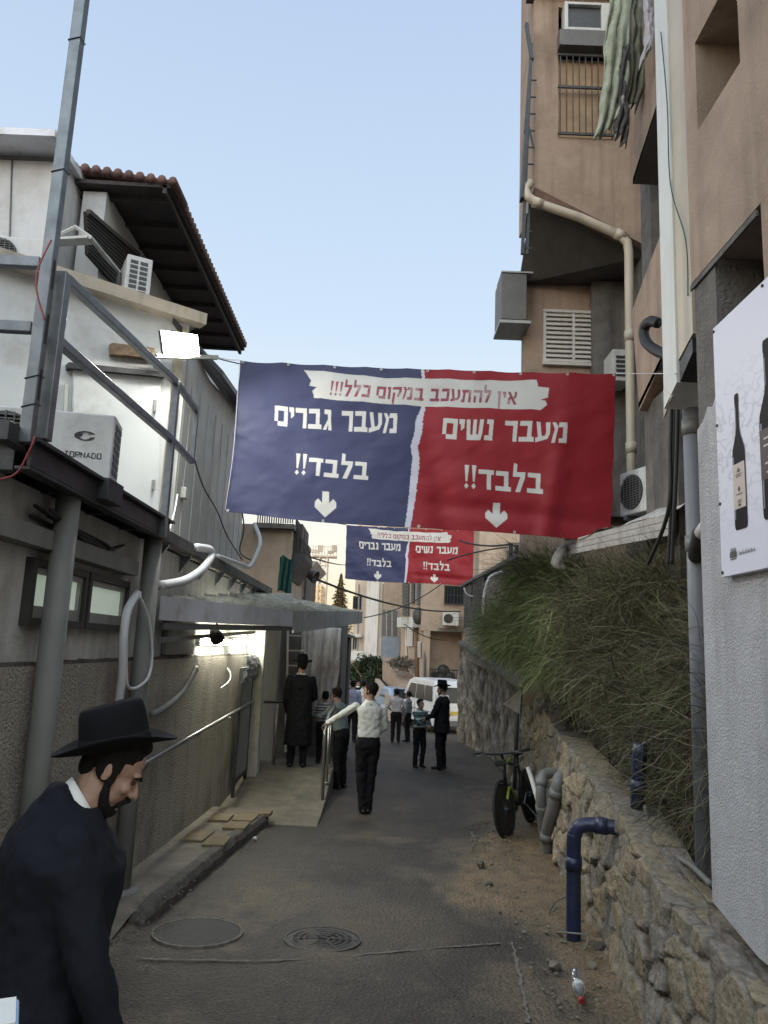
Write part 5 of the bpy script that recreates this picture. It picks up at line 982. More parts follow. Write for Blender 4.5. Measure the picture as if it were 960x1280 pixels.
# ------------------------------------------------------------------ white van and blue car
def wheel(parent, c, r, w, axis, name='wheel'):
    rot = V(axis).to_track_quat('Z', 'Y').to_matrix(); mb = MB(); mb.lathe([(r * .62, -w / 2), (r * .95, -w / 2), (r, -w * .3), (r, w * .3), (r * .95, w / 2), (r * .62, w / 2)], c, 28, rot); o = mb.obj(name, M_TYRE, parent, smooth=True)
    mb = MB(); mb.lathe([(r * .61, -w * .42), (r * .5, -w * .5), (r * .15, -w * .35), (r * .12, -w * .5), (.002, -w * .5)], c, 24, rot); mb.lathe([(r * .61, w * .42), (r * .5, w * .5), (r * .15, w * .35), (r * .12, w * .5), (.002, w * .5)], c, 24, rot); mb.obj('rim', M_ALU, o, smooth=True)
def van(loc, az):
    t = thing('parked_van', (0, 0, 0), 'white parked van behind the bearded man in black', 'van'); t['_o'] = (0, 0, 0)
    prof = [(-2.15, .32), (-2.2, .6), (-2.18, 1.05), (-2.08, 1.72), (-1.85, 1.88), (.5, 1.90), (1.0, 1.78), (1.55, 1.22), (1.75, 1.08), (2.1, .98), (2.2, .75), (2.2, .35)]
    rings = []
    for s, f in ((-1, .0), (-.9, .985), (-.0, 1), (.9, .985), (1, 0)):
        pass
    mb = MB(); L = []
    for x, kx in ((-.83, .97), (-.80, 1), (.80, 1), (.83, .97)):
        L.append([V((x * (1 if z < 1.05 else 1 - .12 * (z - 1.05)), y * (1 if kx == 1 else .99), .32 + (z - .32) * (1 if kx == 1 else .985))) for y, z in prof])
    mb.loft(L); b = mb.obj('body', M_VAN, t, bevel=.03)
    for s in (-1, 1):
        X = lambda z: s * (.832 * (1 - .12 * (max(z, 1.05) - 1.05)) + .004)
        for y0, y1, y2, y3, nm in ((-1.95, -1.05, -1.05, -1.85, 'side_window'), (-.97, -.05, -.05, -.97, 'side_window'), (.05, 1.25, .72, .05, 'front_window')):
            mb = MB(); q = [V((X(1.15), y0, 1.15)), V((X(1.15), y1, 1.15)), V((X(1.68), y2, 1.68)), V((X(1.68), y3, 1.68))]; mb.prism(q, (-s * .02, 0, 0)); mb.obj(nm, M_GLASS, t)
        mb = MB()
        for y in (-1.0, 0.0): mb.bar((X(.45), y, .45), (X(1.05), y, 1.05), .012, .012); 
        mb.bar((X(.78), -2.1, .78), (X(.78), 1.9, .78), .014, .03); mb.obj('door_seam', M_GREY, t)
        mb = MB(); mb.obox((X(.95), -.85, .98), (.03, .16, .035)); mb.obj('handle', M_BLACK, t)
        mb = MB(); mb.obox((s * .97, 1.05, 1.15), (.2, .09, .24)); mb.obj('wing_mirror', M_BLACK, t, bevel=.02)
        mb = MB(); mb.obox((s * .70, -2.19, .95), (.16, .05, .42)); mb.obj('tail_light', M_TAIL, t, bevel=.01)
        for y in (-1.35, 1.4):
            mb = MB(); mb.lathe([(.40, 0), (.40, .012), (.001, .012)], (s * .832, y, .34), 24, Euler((0, s * R(90), 0)).to_matrix()); mb.obj('wheel_arch', M_INSIDE, t)
            wheel(t, V((s * .78, y, .31)), .31, .2, (1, 0, 0))
    mb = MB(); mb.prism([(-.66, -2.165, 1.12), (.66, -2.165, 1.12), (.60, -2.09, 1.66), (-.60, -2.09, 1.66)], (0, -.02, 0)); mb.obj('rear_window', M_GLASS, t)
    mb = MB(); mb.prism([(-.7, 1.58, 1.24), (.7, 1.58, 1.24), (.62, 1.06, 1.74), (-.62, 1.06, 1.74)], (0, .02, .02)); mb.obj('windscreen', M_GLASS, t)
    mb = MB(); mb.obox((0, -2.23, .42), (1.6, .1, .2)); mb.obj('bumper', M_GREY, t, bevel=.03)
    mb = MB(); mb.obox((0, -2.215, .78), (.5, .02, .12)); mb.obj('number_plate', pm('yellow plate', (.55, .42, .06), (.5, .38, .05), 4, .5), t)
    t.location = loc; t.rotation_euler.z = az; return t
van((P(544, 905, 30).x, 30.2, gz(30.2)), R(15))
t = thing('parked_car', (0, 0, 0), 'pale blue parked car nosing out beyond the white van', 'car'); t['_o'] = (0, 0, 0)
mb = MB(); prof = [(-2.0, .3), (-2.05, .75), (-1.8, .9), (-1.2, .95), (-.55, 1.42), (.75, 1.45), (1.5, .98), (2.0, .9), (2.05, .3)]
mb.loft([[V((x, y, z * k)) for y, z in prof] for x, k in ((-.82, .97), (-.72, 1), (.72, 1), (.82, .97))]); mb.obj('body', M_CAR, t, bevel=.03)
mb = MB(); mb.prism([(-.68, -1.17, .99), (.68, -1.17, .99), (.58, -.62, 1.38), (-.58, -.62, 1.38)], (0, -.03, .02)); mb.obj('windscreen', M_GLASS, t)
for s in (-1, 1):
    for y in (-1.25, 1.3): wheel(t, V((s * .76, y, .3)), .3, .18, (1, 0, 0))
    mb = MB(); mb.obox((s * .6, -2.03, .7), (.3, .06, .14)); mb.obj('headlight', M_AC, t, bevel=.02)
    mb = MB(); mb.prism([(s * .80, -.95, .97), (s * .80, 1.2, .97), (s * .76, .6, 1.36), (s * .76, -.5, 1.36)], (s * .03, 0, 0)); mb.obj('side_window', M_GLASS, t)
t.location = (P(505, 880, 37).x - .1, 36.6, gz(36.6)); t.rotation_euler.z = R(12)
#@@BUSH
# ================================================================== BUSHES SPILLING OVER THE WALL
M_GRN = attr_mat('broom twig green', 'tint', [(0, (.070, .072, .033)), (.5, (.14, .18, .068)), (1, (.29, .32, .14))], .85, 0, noise=.3, nscale=3)
M_DGRN = attr_mat('dry twig olive', 'tint', [(0, (.05, .048, .026)), (.5, (.09, .098, .045)), (1, (.17, .17, .085))], .85, 0, noise=.3, nscale=3)  # darker, drier green for the right-hand bush
M_DRY = attr_mat('dry twig', 'tint', [(0, (.035, .027, .020)), (.6, (.085, .066, .046)), (.9, (.16, .12, .08)), (1, (.24, .2, .14))], .9, 0, noise=.3, nscale=4)
M_STRAW = attr_mat('pale dry stalk', 'tint', [(0, (.10, .085, .06)), (1, (.30, .26, .19))], .9, 0, noise=.2, nscale=4)
def strands(name, clumps, n, m, parent, length, droop, sweep, width, seg=5):
    wts = np.array([c[1][0] * c[1][1] * c[1][2] for c in clumps]); k = rng.choice(len(clumps), n, p=wts / wts.sum())
    cen = np.array([tuple(c[0]) for c in clumps])[k]; rad = np.array([c[1] for c in clumps])[k]
    nb = 46; sub = unit(nb) * (.35 + .5 * rng.random(nb))[:, None]; kk = rng.integers(0, nb, n)        # sub-tufts give the light and dark clumping
    q = sub[kk] + unit(n) * (rng.random(n) ** .6)[:, None] * .42; p = cen + q * rad
    tuft = unit(nb); d = q * .5 + unit(n) * .95 + tuft[kk] * .75 + np.array(sweep); d /= np.linalg.norm(d, axis=1)[:, None]; ln = length * (.45 + .9 * rng.random(n)); w = width * (.6 + .8 * rng.random(n))
    P_ = [p]; step = (ln / seg)[:, None]
    for i in range(seg): d = d + np.array([0, 0, -droop]) * (.6 + .8 * rng.random(n))[:, None] / seg + .34 * unit(n); d /= np.linalg.norm(d, axis=1)[:, None]; P_.append(P_[-1] + d * step)
    side = np.cross(d, unit(n)); side /= np.linalg.norm(side, axis=1)[:, None] + 1e-6
    vs = []
    for i, pp in enumerate(P_): f = (1 - .75 * i / seg); vs += [pp - side * (w * f)[:, None], pp + side * (w * f)[:, None]]
    v = np.stack(vs, 1).reshape(-1, 3); base = (np.arange(n) * 2 * (seg + 1))[:, None, None]
    quad = np.array([[2 * i, 2 * i + 1, 2 * i + 3, 2 * i + 2] for i in range(seg)])[None]; fs = (base + quad).reshape(-1, 4)
    o0 = np.array(parent['_o']); v = v - o0; me = bpy.data.meshes.new(name); me.vertices.add(len(v)); me.vertices.foreach_set('co', v.ravel()); me.loops.add(fs.size); me.loops.foreach_set('vertex_index', fs.ravel()); me.polygons.add(len(fs)); me.polygons.foreach_set('loop_start', np.arange(0, fs.size, 4)); me.update(calc_edges=True)
    tint = np.clip(.55 * rng.random(nb)[kk] + .6 * rng.random(n) * rng.random(n) + .12, 0, 1); at = me.attributes.new('tint', 'FLOAT', 'POINT'); at.data.foreach_set('value', np.repeat(tint, 2 * (seg + 1)).astype(np.float32))
    me.materials.append(m); o = bpy.data.objects.new(name, me); COL.objects.link(o); o.parent = parent; o['_o'] = tuple(o0); return o
pm('dark bark', (.055, .042, .032), (.03, .023, .018), 20, .95, .5, 60)
def bush(label, clumps, parts, root):
    t = thing('bush', root, label, 'bush'); mb = MB(); rr = random.Random(len(clumps))
    for c, r in clumps:
        for k in range(7):
            e = V(c) + V((rr.uniform(-.9, .9) * r[0], rr.uniform(-.9, .9) * r[1], rr.uniform(-.4, .9) * r[2])); b = V((max(c[0], wb(c[1]) + .45) + rr.uniform(-.2, .3), c[1] + rr.uniform(-.4, .4), wt(min(c[1], 13)) - .1)); mb.tube([b, b.lerp(e, .5) + V((rr.uniform(-.15, .15), rr.uniform(-.15, .15), .15)), e], [.022, .014, .004], 5, smooth=4)
    mb.obj('branches', MATS['dark bark'], t)
    for a in parts: strands('foliage', clumps, a[0], a[1], t, *a[2:])
c1 = [(P(668, 788, 10.3), (.50, 1.3, .42)), (P(628, 784, 11.8), (.30, .9, .36)), (P(712, 752, 9.4), (.60, 1.1, .46)), (P(706, 815, 9.2), (.36, 1.0, .30)), (P(676, 722, 10.2), (.5, .9, .20))]
bush('wispy green broom bush leaning over the rubble wall towards the lane', c1, [(24000, M_GRN, .46, .5, (-.30, -.12, .12), .0034), (2600, M_DRY, .7, .8, (-.3, 0, .3), .003), (1500, M_STRAW, .6, .7, (-.3, 0, .2), .0026)], (2.9, 9.8, .6))
c2 = [(P(785, 765, 7.8), (.75, 1.0, .46)), (P(805, 838, 7.2), (.66, .9, .46)), (P(845, 905, 6.2), (.46, .8, .42)), (P(840, 738, 7.0), (.62, .7, .28)), (P(760, 848, 8.2), (.38, .8, .28)), (P(856, 1005, 5.6), (.26, .6, .24)), (V((2.25, 5.3, 1.75)), (.30, .5, .42)), (V((2.02, 4.75, 1.30)), (.15, .35, .62))]
bush('dry tangled brown bush beside the white stucco corner', c2, [(11000, M_DRY, .42, .3, (-.2, -.1, .15), .0028), (14000, M_DGRN, .45, .5, (-.3, 0, .1), .0030), (2200, M_STRAW, .6, .4, (-.2, 0, .2), .0024)], (2.9, 7.2, .5))
for pa, pb, lab in ((P(765, 890, 7.6), P(800, 912, 7.0), 'pale dead twig poking from the dry bush, forked with another'), (P(768, 888, 7.5), P(790, 870, 7.3), 'short pale dead twig rising from the fork in the dry bush')):
    mb = MB(); mb.tube([pa, pa.lerp(pb, .5) + V((0, 0, .01)), pb], [.006, .009, .011], 6); tag(mb.obj('twig', M_WPVC if 0 else M_WOOD, smooth=True), lab, 'twig')

# ------------------------------------------------------------------ pipes along the rubble wall
def pipe(pts, r, m, label, collars=(), sm=8):
    pts = [V(p) for p in pts]; t = thing('bent_pipe', pts[-1], label, 'pipe'); mb = MB(); mb.tube(pts, r, 16, smooth=sm); mb.obj('pipe', m, t, smooth=True)
    for f in collars:
        i = int(f); p = pts[i].lerp(pts[min(i + 1, len(pts) - 1)], f - i); d = (pts[min(i + 1, len(pts) - 1)] - pts[i]).normalized(); mb = MB(); mb.tube([p - d * .045, p + d * .045], r * 1.14, 16); mb.obj('collar', m, t, smooth=True)
    return t
yb = 5.9; pipe([(1.90, 5.76, .585), (1.70, 5.81, .59), (1.59, 5.85, .59), (1.51, 5.87, .57), (1.475, 5.88, .51), (1.47, 5.88, .46), (1.47, 5.89, .1), (1.47, 5.89, -.30)], .052, M_BPIPE, 'dark blue pipe bending out of the rubble wall down to the soil', (1.4, 5.4))
pipe([PX(800, 930, 1.92), PX(798, 970, 1.92), PX(797, 1010, 1.92)], .05, M_BPIPE, 'short upright blue pipe stub in the bushes behind the wall', (1.3,), 3)
pipe([P(702, 966, 8.75), P(690, 966, 8.7), P(680, 969, 8.65), P(677, 978, 8.6), P(676, 1000, 8.6), P(679, 1035, 8.75), P(682, 1064, 8.95)], .056, M_GPIPE, 'thinner grey sewer pipe with elbow, left of the crossed pair', (4.3, 3.0))
pipe([P(712, 972, 8.55), P(706, 969, 8.45), P(699, 974, 8.4), P(697, 985, 8.38), P(690, 1015, 8.5), P(684, 1040, 8.7), P(683, 1066, 8.8)], .068, M_GPIPE, 'thicker grey sewer pipe slanting from the wall elbow to the soil', (3.2, 5.2))
pipe([P(660, 960, 9.3), P(664, 972, 9.2), P(671, 996, 9.0), P(675, 1010, 8.9)], .026, M_AC, 'slim pale pipe leaning beside the grey sewer pipes', (), 3)
pipe([P(705, 980, 8.9), P(700, 1010, 8.95), P(693, 1045, 9.0), P(690, 1062, 9.1)], .03, M_GPIPE, 'narrow grey pipe hidden behind the thick slanting sewer pipe', (), 3)
cable('hose', [PX(806, 1008, 1.95), PX(815, 1040, 1.92), PX(838, 1065, 1.9), PX(865, 1083, 1.85), PX(888, 1105, 1.8)], .016, M_COLUMN, 'grey hose lying along the wall top under the dry bush', 'hose')
g0 = G(712, 1182); cable('cable', [PX(708, 1120, 1.52), PX(694, 1128, 1.45), PX(686, 1145, 1.42), PX(690, 1163, 1.40), g0 + V((-.02, -.02, .09)), g0 + V((.1, -.1, .1)), g0 + V((.06, -.16, .03))], .006, M_COLUMN, 'thin stiff cable looped at the foot of the blue pipe')
mb = MB(); a = P(606, 965, 13.6); mb.tube([(2.45, 13.9, gz(13.9) - .05), (2.50, 13.95, 1.0)], .035, 8); tag(mb.obj('iron_post', M_DSTEEL, smooth=True), 'rusty iron post standing against the plastered wall foot', 'post')
mb = MB(); q = [P(628, 880, 11.6), P(650, 893, 11.0), P(652, 860, 11.2), P(648, 858, 11.2)]; mb.prism(q, (.03, .03, 0)); tag(mb.obj('cardboard_sheet', pm('torn pale board', (.22, .20, .17), (.13, .12, .10), 7, .9), bevel=.004), 'torn pale board propped on the wall top under the green bush', 'board')

# litter and rubble on the dirt strip
def rock(c, r, label, m=M_KERB, seed=1):
    mb = MB(); mb.ell(c, r, n=14, m=9); rr = np.random.default_rng(seed); vs = np.array(mb.v); cc = np.array(c)
    for k in range(9):
        nrm = rr.normal(size=3); nrm /= np.linalg.norm(nrm); dd = ((vs - cc) / np.array(r)) @ nrm; cut = np.maximum(dd - .62, 0); vs -= (cut[:, None] * nrm) * np.array(r) * .9
    mb.v = [tuple(v) for v in vs]; return tag(mb.obj('stone', m), label, 'stone')
for k, (px, py, r, lab, m) in enumerate(((601, 1088, (.05, .10, .055), 'pale angular stone at the road edge below the bicycle', M_KERB), (693, 1216, (.045, .055, .035), 'lump of broken concrete beside the plastic bottle', M_PAVE), (655, 1170, (.02, .022, .012), 'small pale pebble near the thin cable loop', M_SEAM), (748, 1190, (.05, .04, .03), 'stone resting at the wall foot right of the blue pipe', M_KERB), (612, 1110, (.03, .05, .025), 'low stone at the road edge just below the angular stone', M_KERB), (318, 1052, (.03, .035, .022), 'white crumpled scrap by the end of the kerb', M_AC), (740, 1215, (.035, .03, .03), 'brown stone at the wall foot above the bottle', M_PAVE))):
    c = G(px, py); c.z = road_z(c.x, c.y) + r[2] * .55 + .02; rock(c, r, lab, m, k + 3)
def gravel(n, seed):
    r = np.random.default_rng(seed); mb = MB()
    for k in range(n):
        y = r.uniform(4.2, 10.5); x = np.interp(y, [4.2, 6, 8, 10.5], [1.05, 1.05, 1.0, 1.3]) + r.random() ** 1.3 * .7; x = min(x, wb(y) - .01); s = r.uniform(.005, .018); mb.ell((x, y, road_z(x, y) + .026), (s, s * r.uniform(.7, 1.3), s * .6), n=6, m=4)
    for k in range(n // 3): y = r.uniform(5.0, 7); x = -1.9 + r.random() * .6; s = r.uniform(.004, .014); mb.ell((x, y, road_z(x, y) + .02 + .1 * float(sstep(5.2, 6.6, np.array(y)))), (s, s, s * .6), n=6, m=4)
    return tag(mb.obj('gravel', M_PAVE, org=(0, 0, 0)), 'loose grit and gravel scattered on the dirt strip', 'gravel', kind='stuff')
gravel(420, 4)
c = G(726, 1262); c.z = road_z(c.x, c.y) + .065; t = thing('plastic_bottle', c, 'crushed clear plastic bottle with red cap lying in the dirt', 'bottle'); ax = V((.12, 1, .22)).to_track_quat('Z', 'Y').to_matrix()
M_PET = pm('clear plastic', (.55, .55, .55), (.5, .5, .5), 5, .15); M_PET.node_tree.nodes['Principled BSDF'].inputs['Transmission Weight'].default_value = .9; M_PET.node_tree.nodes['Principled BSDF'].inputs['IOR'].default_value = 1.12
mb = MB(); mb.lathe([(.004, .22), (.028, .218), (.034, .20), (.033, .15), (.028, .13), (.033, .11), (.034, .06), (.030, .03), (.014, .0), (.013, -.02), (.002, -.02)], c, 18, ax); mb.obj('bottle_body', M_PET, t, smooth=True)
mb = MB(); mb.lathe([(.002, -.042), (.017, -.042), (.017, -.018), (.002, -.018)], c, 14, ax); mb.obj('cap', M_TAIL, t)
mb = MB(); mb.lathe([(.0345, .07), (.0347, .105)], c, 18, ax); mb.obj('label_band', M_AC, t, smooth=True)

# ------------------------------------------------------------------ bicycle leaning on its stand
t = thing('bicycle', (0, 0, 0), 'dark mountain bicycle with yellow green stripe leaning by the rubble wall', 'bicycle'); t['_o'] = (0, 0, 0)
M_BIKE = pm('black bike paint', (.02, .02, .022), (.014, .014, .015), 5, .35); M_LIME = pm('yellow green paint', (.26, .34, .05), (.2, .27, .04), 5, .4)
F_, Rr_ = V((0, .54, .34)), V((0, -.54, .34)); bb = V((0, -.12, .30)); hd0, hd1 = V((0, .36, .62)), V((0, .31, .86)); st = V((0, -.30, .86))
def bwheel(c, steer=0):
    rot = Euler((0, R(90), steer)).to_matrix(); mb = MB(); mb.loft([[c + rot @ V(((.318 + .022 * math.cos(a)) * math.cos(b), (.318 + .022 * math.cos(a)) * math.sin(b), .022 * math.sin(a))) for a in np.linspace(0, 6.283, 9)[:-1]] for b in np.linspace(0, 6.2832, 41)], False); o = mb.obj('wheel', M_TYRE, t, smooth=True)
    mb = MB(); mb.lathe([(.29, -.011), (.275, -.011), (.275, .011), (.29, .011)], c, 36, rot); mb.obj('rim', M_BIKE, o)
    mb = MB()
    for k in range(20): a = k * math.pi / 10; mb.tube([c + rot @ V((.02, 0, .02 * (-1) ** k)), c + rot @ V((.28 * math.cos(a), .28 * math.sin(a), 0))], .0016, 4)
    mb.tube([c + rot @ V((0, 0, -.05)), c + rot @ V((0, 0, .05))], .02, 10); mb.obj('spokes', M_STEEL, o)
bwheel(F_, R(-4)); bwheel(Rr_)
mb = MB()
for a, b, r in ((hd0 + V((0, -.01, .02)), bb, .024), (hd1, st + V((0, .02, -.12)), .02), (bb, st, .019), (hd0, hd1, .024)): mb.limb([a, b], [r, r], 8)
for s in (-1, 1): mb.limb([bb + V((s * .03, 0, 0)), Rr_ + V((s * .055, 0, 0))], [.012, .010], 7); mb.limb([st + V((0, .02, -.12)), Rr_ + V((s * .055, 0, 0))], [.011, .009], 7)
mb.obj('frame', M_BIKE, t, smooth=True)
mb = MB(); mb.limb([hd0 + V((.0, -.02, .02)), bb.lerp(hd0, .2) + V((0, .03, .02))], [.028, .028], 8); mb.limb([hd1 + V((0, -.04, -.03)), hd1.lerp(st, .5)], [.024, .023], 8); mb.obj('frame_stripe', M_LIME, t, smooth=True)
mb = MB()
for s in (-1, 1): mb.limb([hd0 + V((s * .055, .03, -.03)), F_ + V((s * .058, 0, 0))], [.018, .013], 8); mb.limb([hd0 + V((s * .055, .025, -.02)), hd0], [.018, .02], 8)
fk = mb.obj('fork', M_BIKE, t, smooth=True); mb = MB(); mb.limb([hd0 + V((-.055, .04, -.05)), F_ + V((-.058, .0, .12))], [.0195, .016], 8); mb.obj('fork_stripe', M_LIME, fk, smooth=True)
mb = MB(); mb.limb([hd1, hd1 + V((0, .04, .08)), hd1 + V((0, .10, .09))], [.018, .018, .018], 8); mb.tube([V((-.33, .36, .985)), V((-.12, .395, .965)), V((.12, .395, .965)), V((.33, .36, .985))], .014, 8, smooth=4); hb = mb.obj('handlebar', M_BIKE, t, smooth=True)
for s in (-1, 1):
    mb = MB(); mb.limb([(s * .23, .375, .978), (s * .35, .357, .987)], [.019, .019], 8); mb.obj('grip', M_BLACK, hb, smooth=True); mb = MB(); mb.limb([(s * .20, .40, .97), (s * .30, .42, .955)], [.008, .006], 6); mb.obj('brake_lever', M_STEEL, hb, smooth=True)
mb = MB(); mb.ell((0, -.32, .90), (.07, .14, .035), n=14, m=8); mb.obj('saddle', M_BLACK, t, smooth=True)
mb = MB(); mb.lathe([(.09, -.004), (.09, .004), (.02, .004), (.02, -.004)], bb + V((.05, 0, 0)), 24, Euler((0, R(90), 0)).to_matrix()); mb.limb([bb + V((.06, 0, 0)), bb + V((.07, .12, -.12))], [.011, .009], 7); mb.limb([bb + V((-.06, 0, 0)), bb + V((-.07, -.12, .12))], [.011, .009], 7); mb.obj('crank', M_STEEL, t)
for s, y, z in ((1, .12, -.12), (-1, -.12, .12)): mb = MB(); mb.obox(bb + V((s * .12, y, z)), (.09, .08, .02)); mb.obj('pedal', M_BLACK, t)
mb = MB(); mb.limb([bb + V((-.03, -.12, .0)), V((-.27, -.18, .015))], [.009, .008], 7); mb.obj('kickstand', M_STEEL, t, smooth=True)
mb = MB(); mb.obox((0, .44, .86), (.13, .05, .07)); mb.obj('headlamp', M_BLACK, t, bevel=.01)
mb = MB()
for s in (-1, 1): mb.tube([V((s * .2, .39, .97)), V((s * .1, .48, .90)), V((0, .42, .75))], .004, 5, smooth=4)
mb.obj('brake_cables', M_BLACK, t)
f0, r0 = G(632, 1048), G(648, 1027); d = (f0 - V((f0.x + .30, f0.y + 1.02, 0))); dirv = V((-.46, -.95, 0)).normalized()
cc = f0 - dirv * .54; t.location = (cc.x + .03, cc.y, gz(cc.y) + .005); azb = math.atan2(-dirv.x, dirv.y); t.rotation_mode = 'XYZ'
t.rotation_euler = (Matrix.Rotation(azb, 3, 'Z') @ Matrix.Rotation(R(-.0), 3, 'X') @ Matrix.Rotation(R(9), 3, 'Y')).to_euler()
#@@BANNER
# ================================================================== BANNERS
GLY = {
 'א': (.86, [[(0, 1), (.25, 1), (.86, 0), (.60, 0)], [(.60, 1), (.83, 1), (.83, .66), (.66, .42), (.52, .56), (.64, .72)], [(.02, 0), (.25, 0), (.30, .42), (.42, .55), (.30, .72), (.06, .45)]]),
 'ב': (.86, [[(.03, 1), (.72, 1), (.72, .2), (.48, .2), (.48, .77), (.03, .77)], [(0, .23), (.86, .23), (.86, 0), (0, 0)]]),
 'ג': (.58, [[(.08, 1), (.50, 1), (.50, .5), (.57, 0), (.36, 0), (.29, .77), (.08, .77)], [(0, 0), (.22, 0), (.36, .36), (.30, .52)]]),
 'ד': (.84, [[(0, 1), (.84, 1), (.84, .77), (0, .77)], [(.46, .79), (.70, .79), (.70, 0), (.47, 0)]]),
 'ה': (.82, [[(0, 1), (.82, 1), (.82, 0), (.59, 0), (.59, .77), (0, .77)], [(.07, .55), (.28, .55), (.28, 0), (.07, 0)]]),
 'ו': (.32, [[(0, 1), (.31, 1), (.31, 0), (.09, 0), (.09, .77), (0, .77)]]),
 'י': (.32, [[(0, 1), (.31, 1), (.31, .58), (.12, .44), (.10, .76), (0, .76)]]),
 'כ': (.74, [[(.03, 1), (.72, 1), (.72, 0), (0, 0), (0, .23), (.48, .23), (.48, .77), (.03, .77)]]),
 'ל': (.68, [[(.02, 1.45), (.21, 1.40), (.21, 1), (.68, 1), (.66, .70), (.40, 0), (.14, 0), (.42, .77), (.0, .77)]]),
 'מ': (.92, [[(0, 1), (.20, 1), (.36, .78), (.40, 1), (.84, 1), (.88, .8), (.88, 0), (.42, 0), (.42, .22), (.64, .22), (.64, .77), (.36, .77), (.20, 0), (0, 0), (.17, .66)]]),
 'ם': (.84, [[(0, 1), (.84, 1), (.84, 0), (0, 0), (0, .23), (.60, .23), (.60, .77), (.22, .77), (.22, .0), (0, 0)]]),
 'נ': (.52, [[(.10, 1), (.47, 1), (.47, 0), (0, 0), (0, .23), (.25, .23), (.25, .77), (.10, .77)]]),
 'ן': (.34, [[(0, 1), (.32, 1), (.30, -.38), (.12, -.38), (.09, .77), (0, .77)]]),
 'ע': (.82, [[(0, 1), (.23, 1), (.36, .30), (.54, .33), (.60, .48), (.54, 1), (.80, 1), (.82, .45), (.68, .18), (0, -.02), (0, .20), (.15, .25)]]),
 'ק': (.82, [[(0, 1), (.82, 1), (.82, .62), (.62, .14), (.42, .24), (.59, .62), (.59, .77), (0, .77)], [(.07, .55), (.28, .55), (.26, -.38), (.07, -.38)]]),
 'ר': (.74, [[(0, 1), (.72, 1), (.72, 0), (.49, 0), (.49, .77), (0, .77)]]),
 'ש': (.98, [[(0, 1), (.21, 1), (.27, .26), (.40, .26), (.38, 1), (.58, 1), (.60, .26), (.72, .30), (.76, 1), (.98, 1), (.94, .30), (.86, 0), (.08, 0)]]),
 'ת': (.88, [[(.02, 1), (.84, 1), (.84, 0), (.61, 0), (.61, .77), (.34, .77), (.30, 0), (0, 0), (0, .22), (.10, .22), (.12, .77), (.02, .77)]]),
 '!': (.30, [[(.02, 1.2), (.27, 1.2), (.19, .36), (.10, .36)], [(.145, .28), (.27, .13), (.145, -.02), (.02, .13)]]),
 'v': (1.0, [[(.34, 1.2), (.66, 1.2), (.66, .66), (.86, .86), (1, .70), (1, .46), (.5, 0), (0, .46), (0, .70), (.14, .86), (.34, .66)]])}
CT = [V((300, 450)), V((770, 467)), V((765, 675)), V((281, 641))]
NU, NV = 940, 420; SS = 2
def zst(zx, zy):      # a point measured on an enlarged view of the banner -> (s, t) on the cloth
    p = V((260 + zx / 1.811, 430 + zy / 1.811)); s = t = .5
    for _ in range(12):
        q = CT[0] * (1 - s) * (1 - t) + CT[1] * s * (1 - t) + CT[2] * s * t + CT[3] * (1 - s) * t; e = p - q
        ds = (CT[1] - CT[0]) * (1 - t) + (CT[2] - CT[3]) * t; dt = (CT[3] - CT[0]) * (1 - s) + (CT[2] - CT[1]) * s; det = ds.x * dt.y - ds.y * dt.x
        s += (e.x * dt.y - e.y * dt.x) / det; t += (ds.x * e.y - ds.y * e.x) / det
    return np.array([s * NU * SS, t * NV * SS])
def fill(img, poly):
    p = np.array(poly, float); x0, y0 = np.floor(p.min(0)).astype(int) - 1; x1, y1 = np.ceil(p.max(0)).astype(int) + 2
    x0, y0, x1, y1 = max(x0, 0), max(y0, 0), min(x1, img.shape[1]), min(y1, img.shape[0])
    if x1 <= x0 or y1 <= y0: return
    X, Y = np.meshgrid(np.arange(x0, x1) + .5, np.arange(y0, y1) + .5); ins = np.zeros(X.shape, bool)
    for (ax, ay), (bx_, by_) in zip(p, np.roll(p, -1, 0)):
        if ay == by_: continue
        ins ^= ((ay > Y) != (by_ > Y)) & (X < (bx_ - ax) * (Y - ay) / (by_ - ay) + ax)
    img[y0:y1, x0:x1] |= ins
def text(img, words, r0, l0, r1, l1, gap=.10, space=.42):
    """Hebrew text laid from the right baseline point to the left one; r1, l1 are the cap line above them"""
    r0, l0, r1, l1 = [zst(*q) for q in (r0, l0, r1, l1)]; tot = sum((GLY[c][0] + gap) if c != ' ' else space for c in words); x = 0
    for c in words:
        if c == ' ': x += space; continue
        w, polys = GLY[c]
        for pl in polys:
            out = []
            for gx_, gy_ in pl:
                f = (x + (w - gx_)) / tot; b = r0 + (l0 - r0) * f; tp2 = r1 + (l1 - r1) * f; out.append(b + (tp2 - b) * gy_)
            fill(img, out)
        x += w + gap
white = np.zeros((NV * SS, NU * SS), bool); strip = np.zeros_like(white); redink = np.zeros_like(white); tear = np.zeros_like(white); red = np.zeros_like(white)
ragr = random.Random(3)
tl = [(486, 42), (488, 80), (487, 140), (478, 170), (474, 205), (466, 230), (470, 262), (466, 300), (462, 340), (456, 380), (449, 420)]
def rag(pts, amp, n=14):
    out = []
    for a, b in zip(pts, pts[1:]):
        for i in range(n): f = i / n; out.append((a[0] + (b[0] - a[0]) * f + ragr.uniform(-amp, amp), a[1] + (b[1] - a[1]) * f))
    return out + [pts[-1]]
wl_ = [3, 4, 5, 8, 9, 8, 8, 9, 8, 7, 6]
left = rag([(x - w, y) for (x, y), w in zip(tl, wl_)], 1.3); right = rag([(x + w, y) for (x, y), w in zip(tl, wl_)], 1.6)
fill(tear, [zst(*p) for p in left + right[::-1]]); fill(red, [zst(*p) for p in tl + [(960, 470), (960, 30)]])
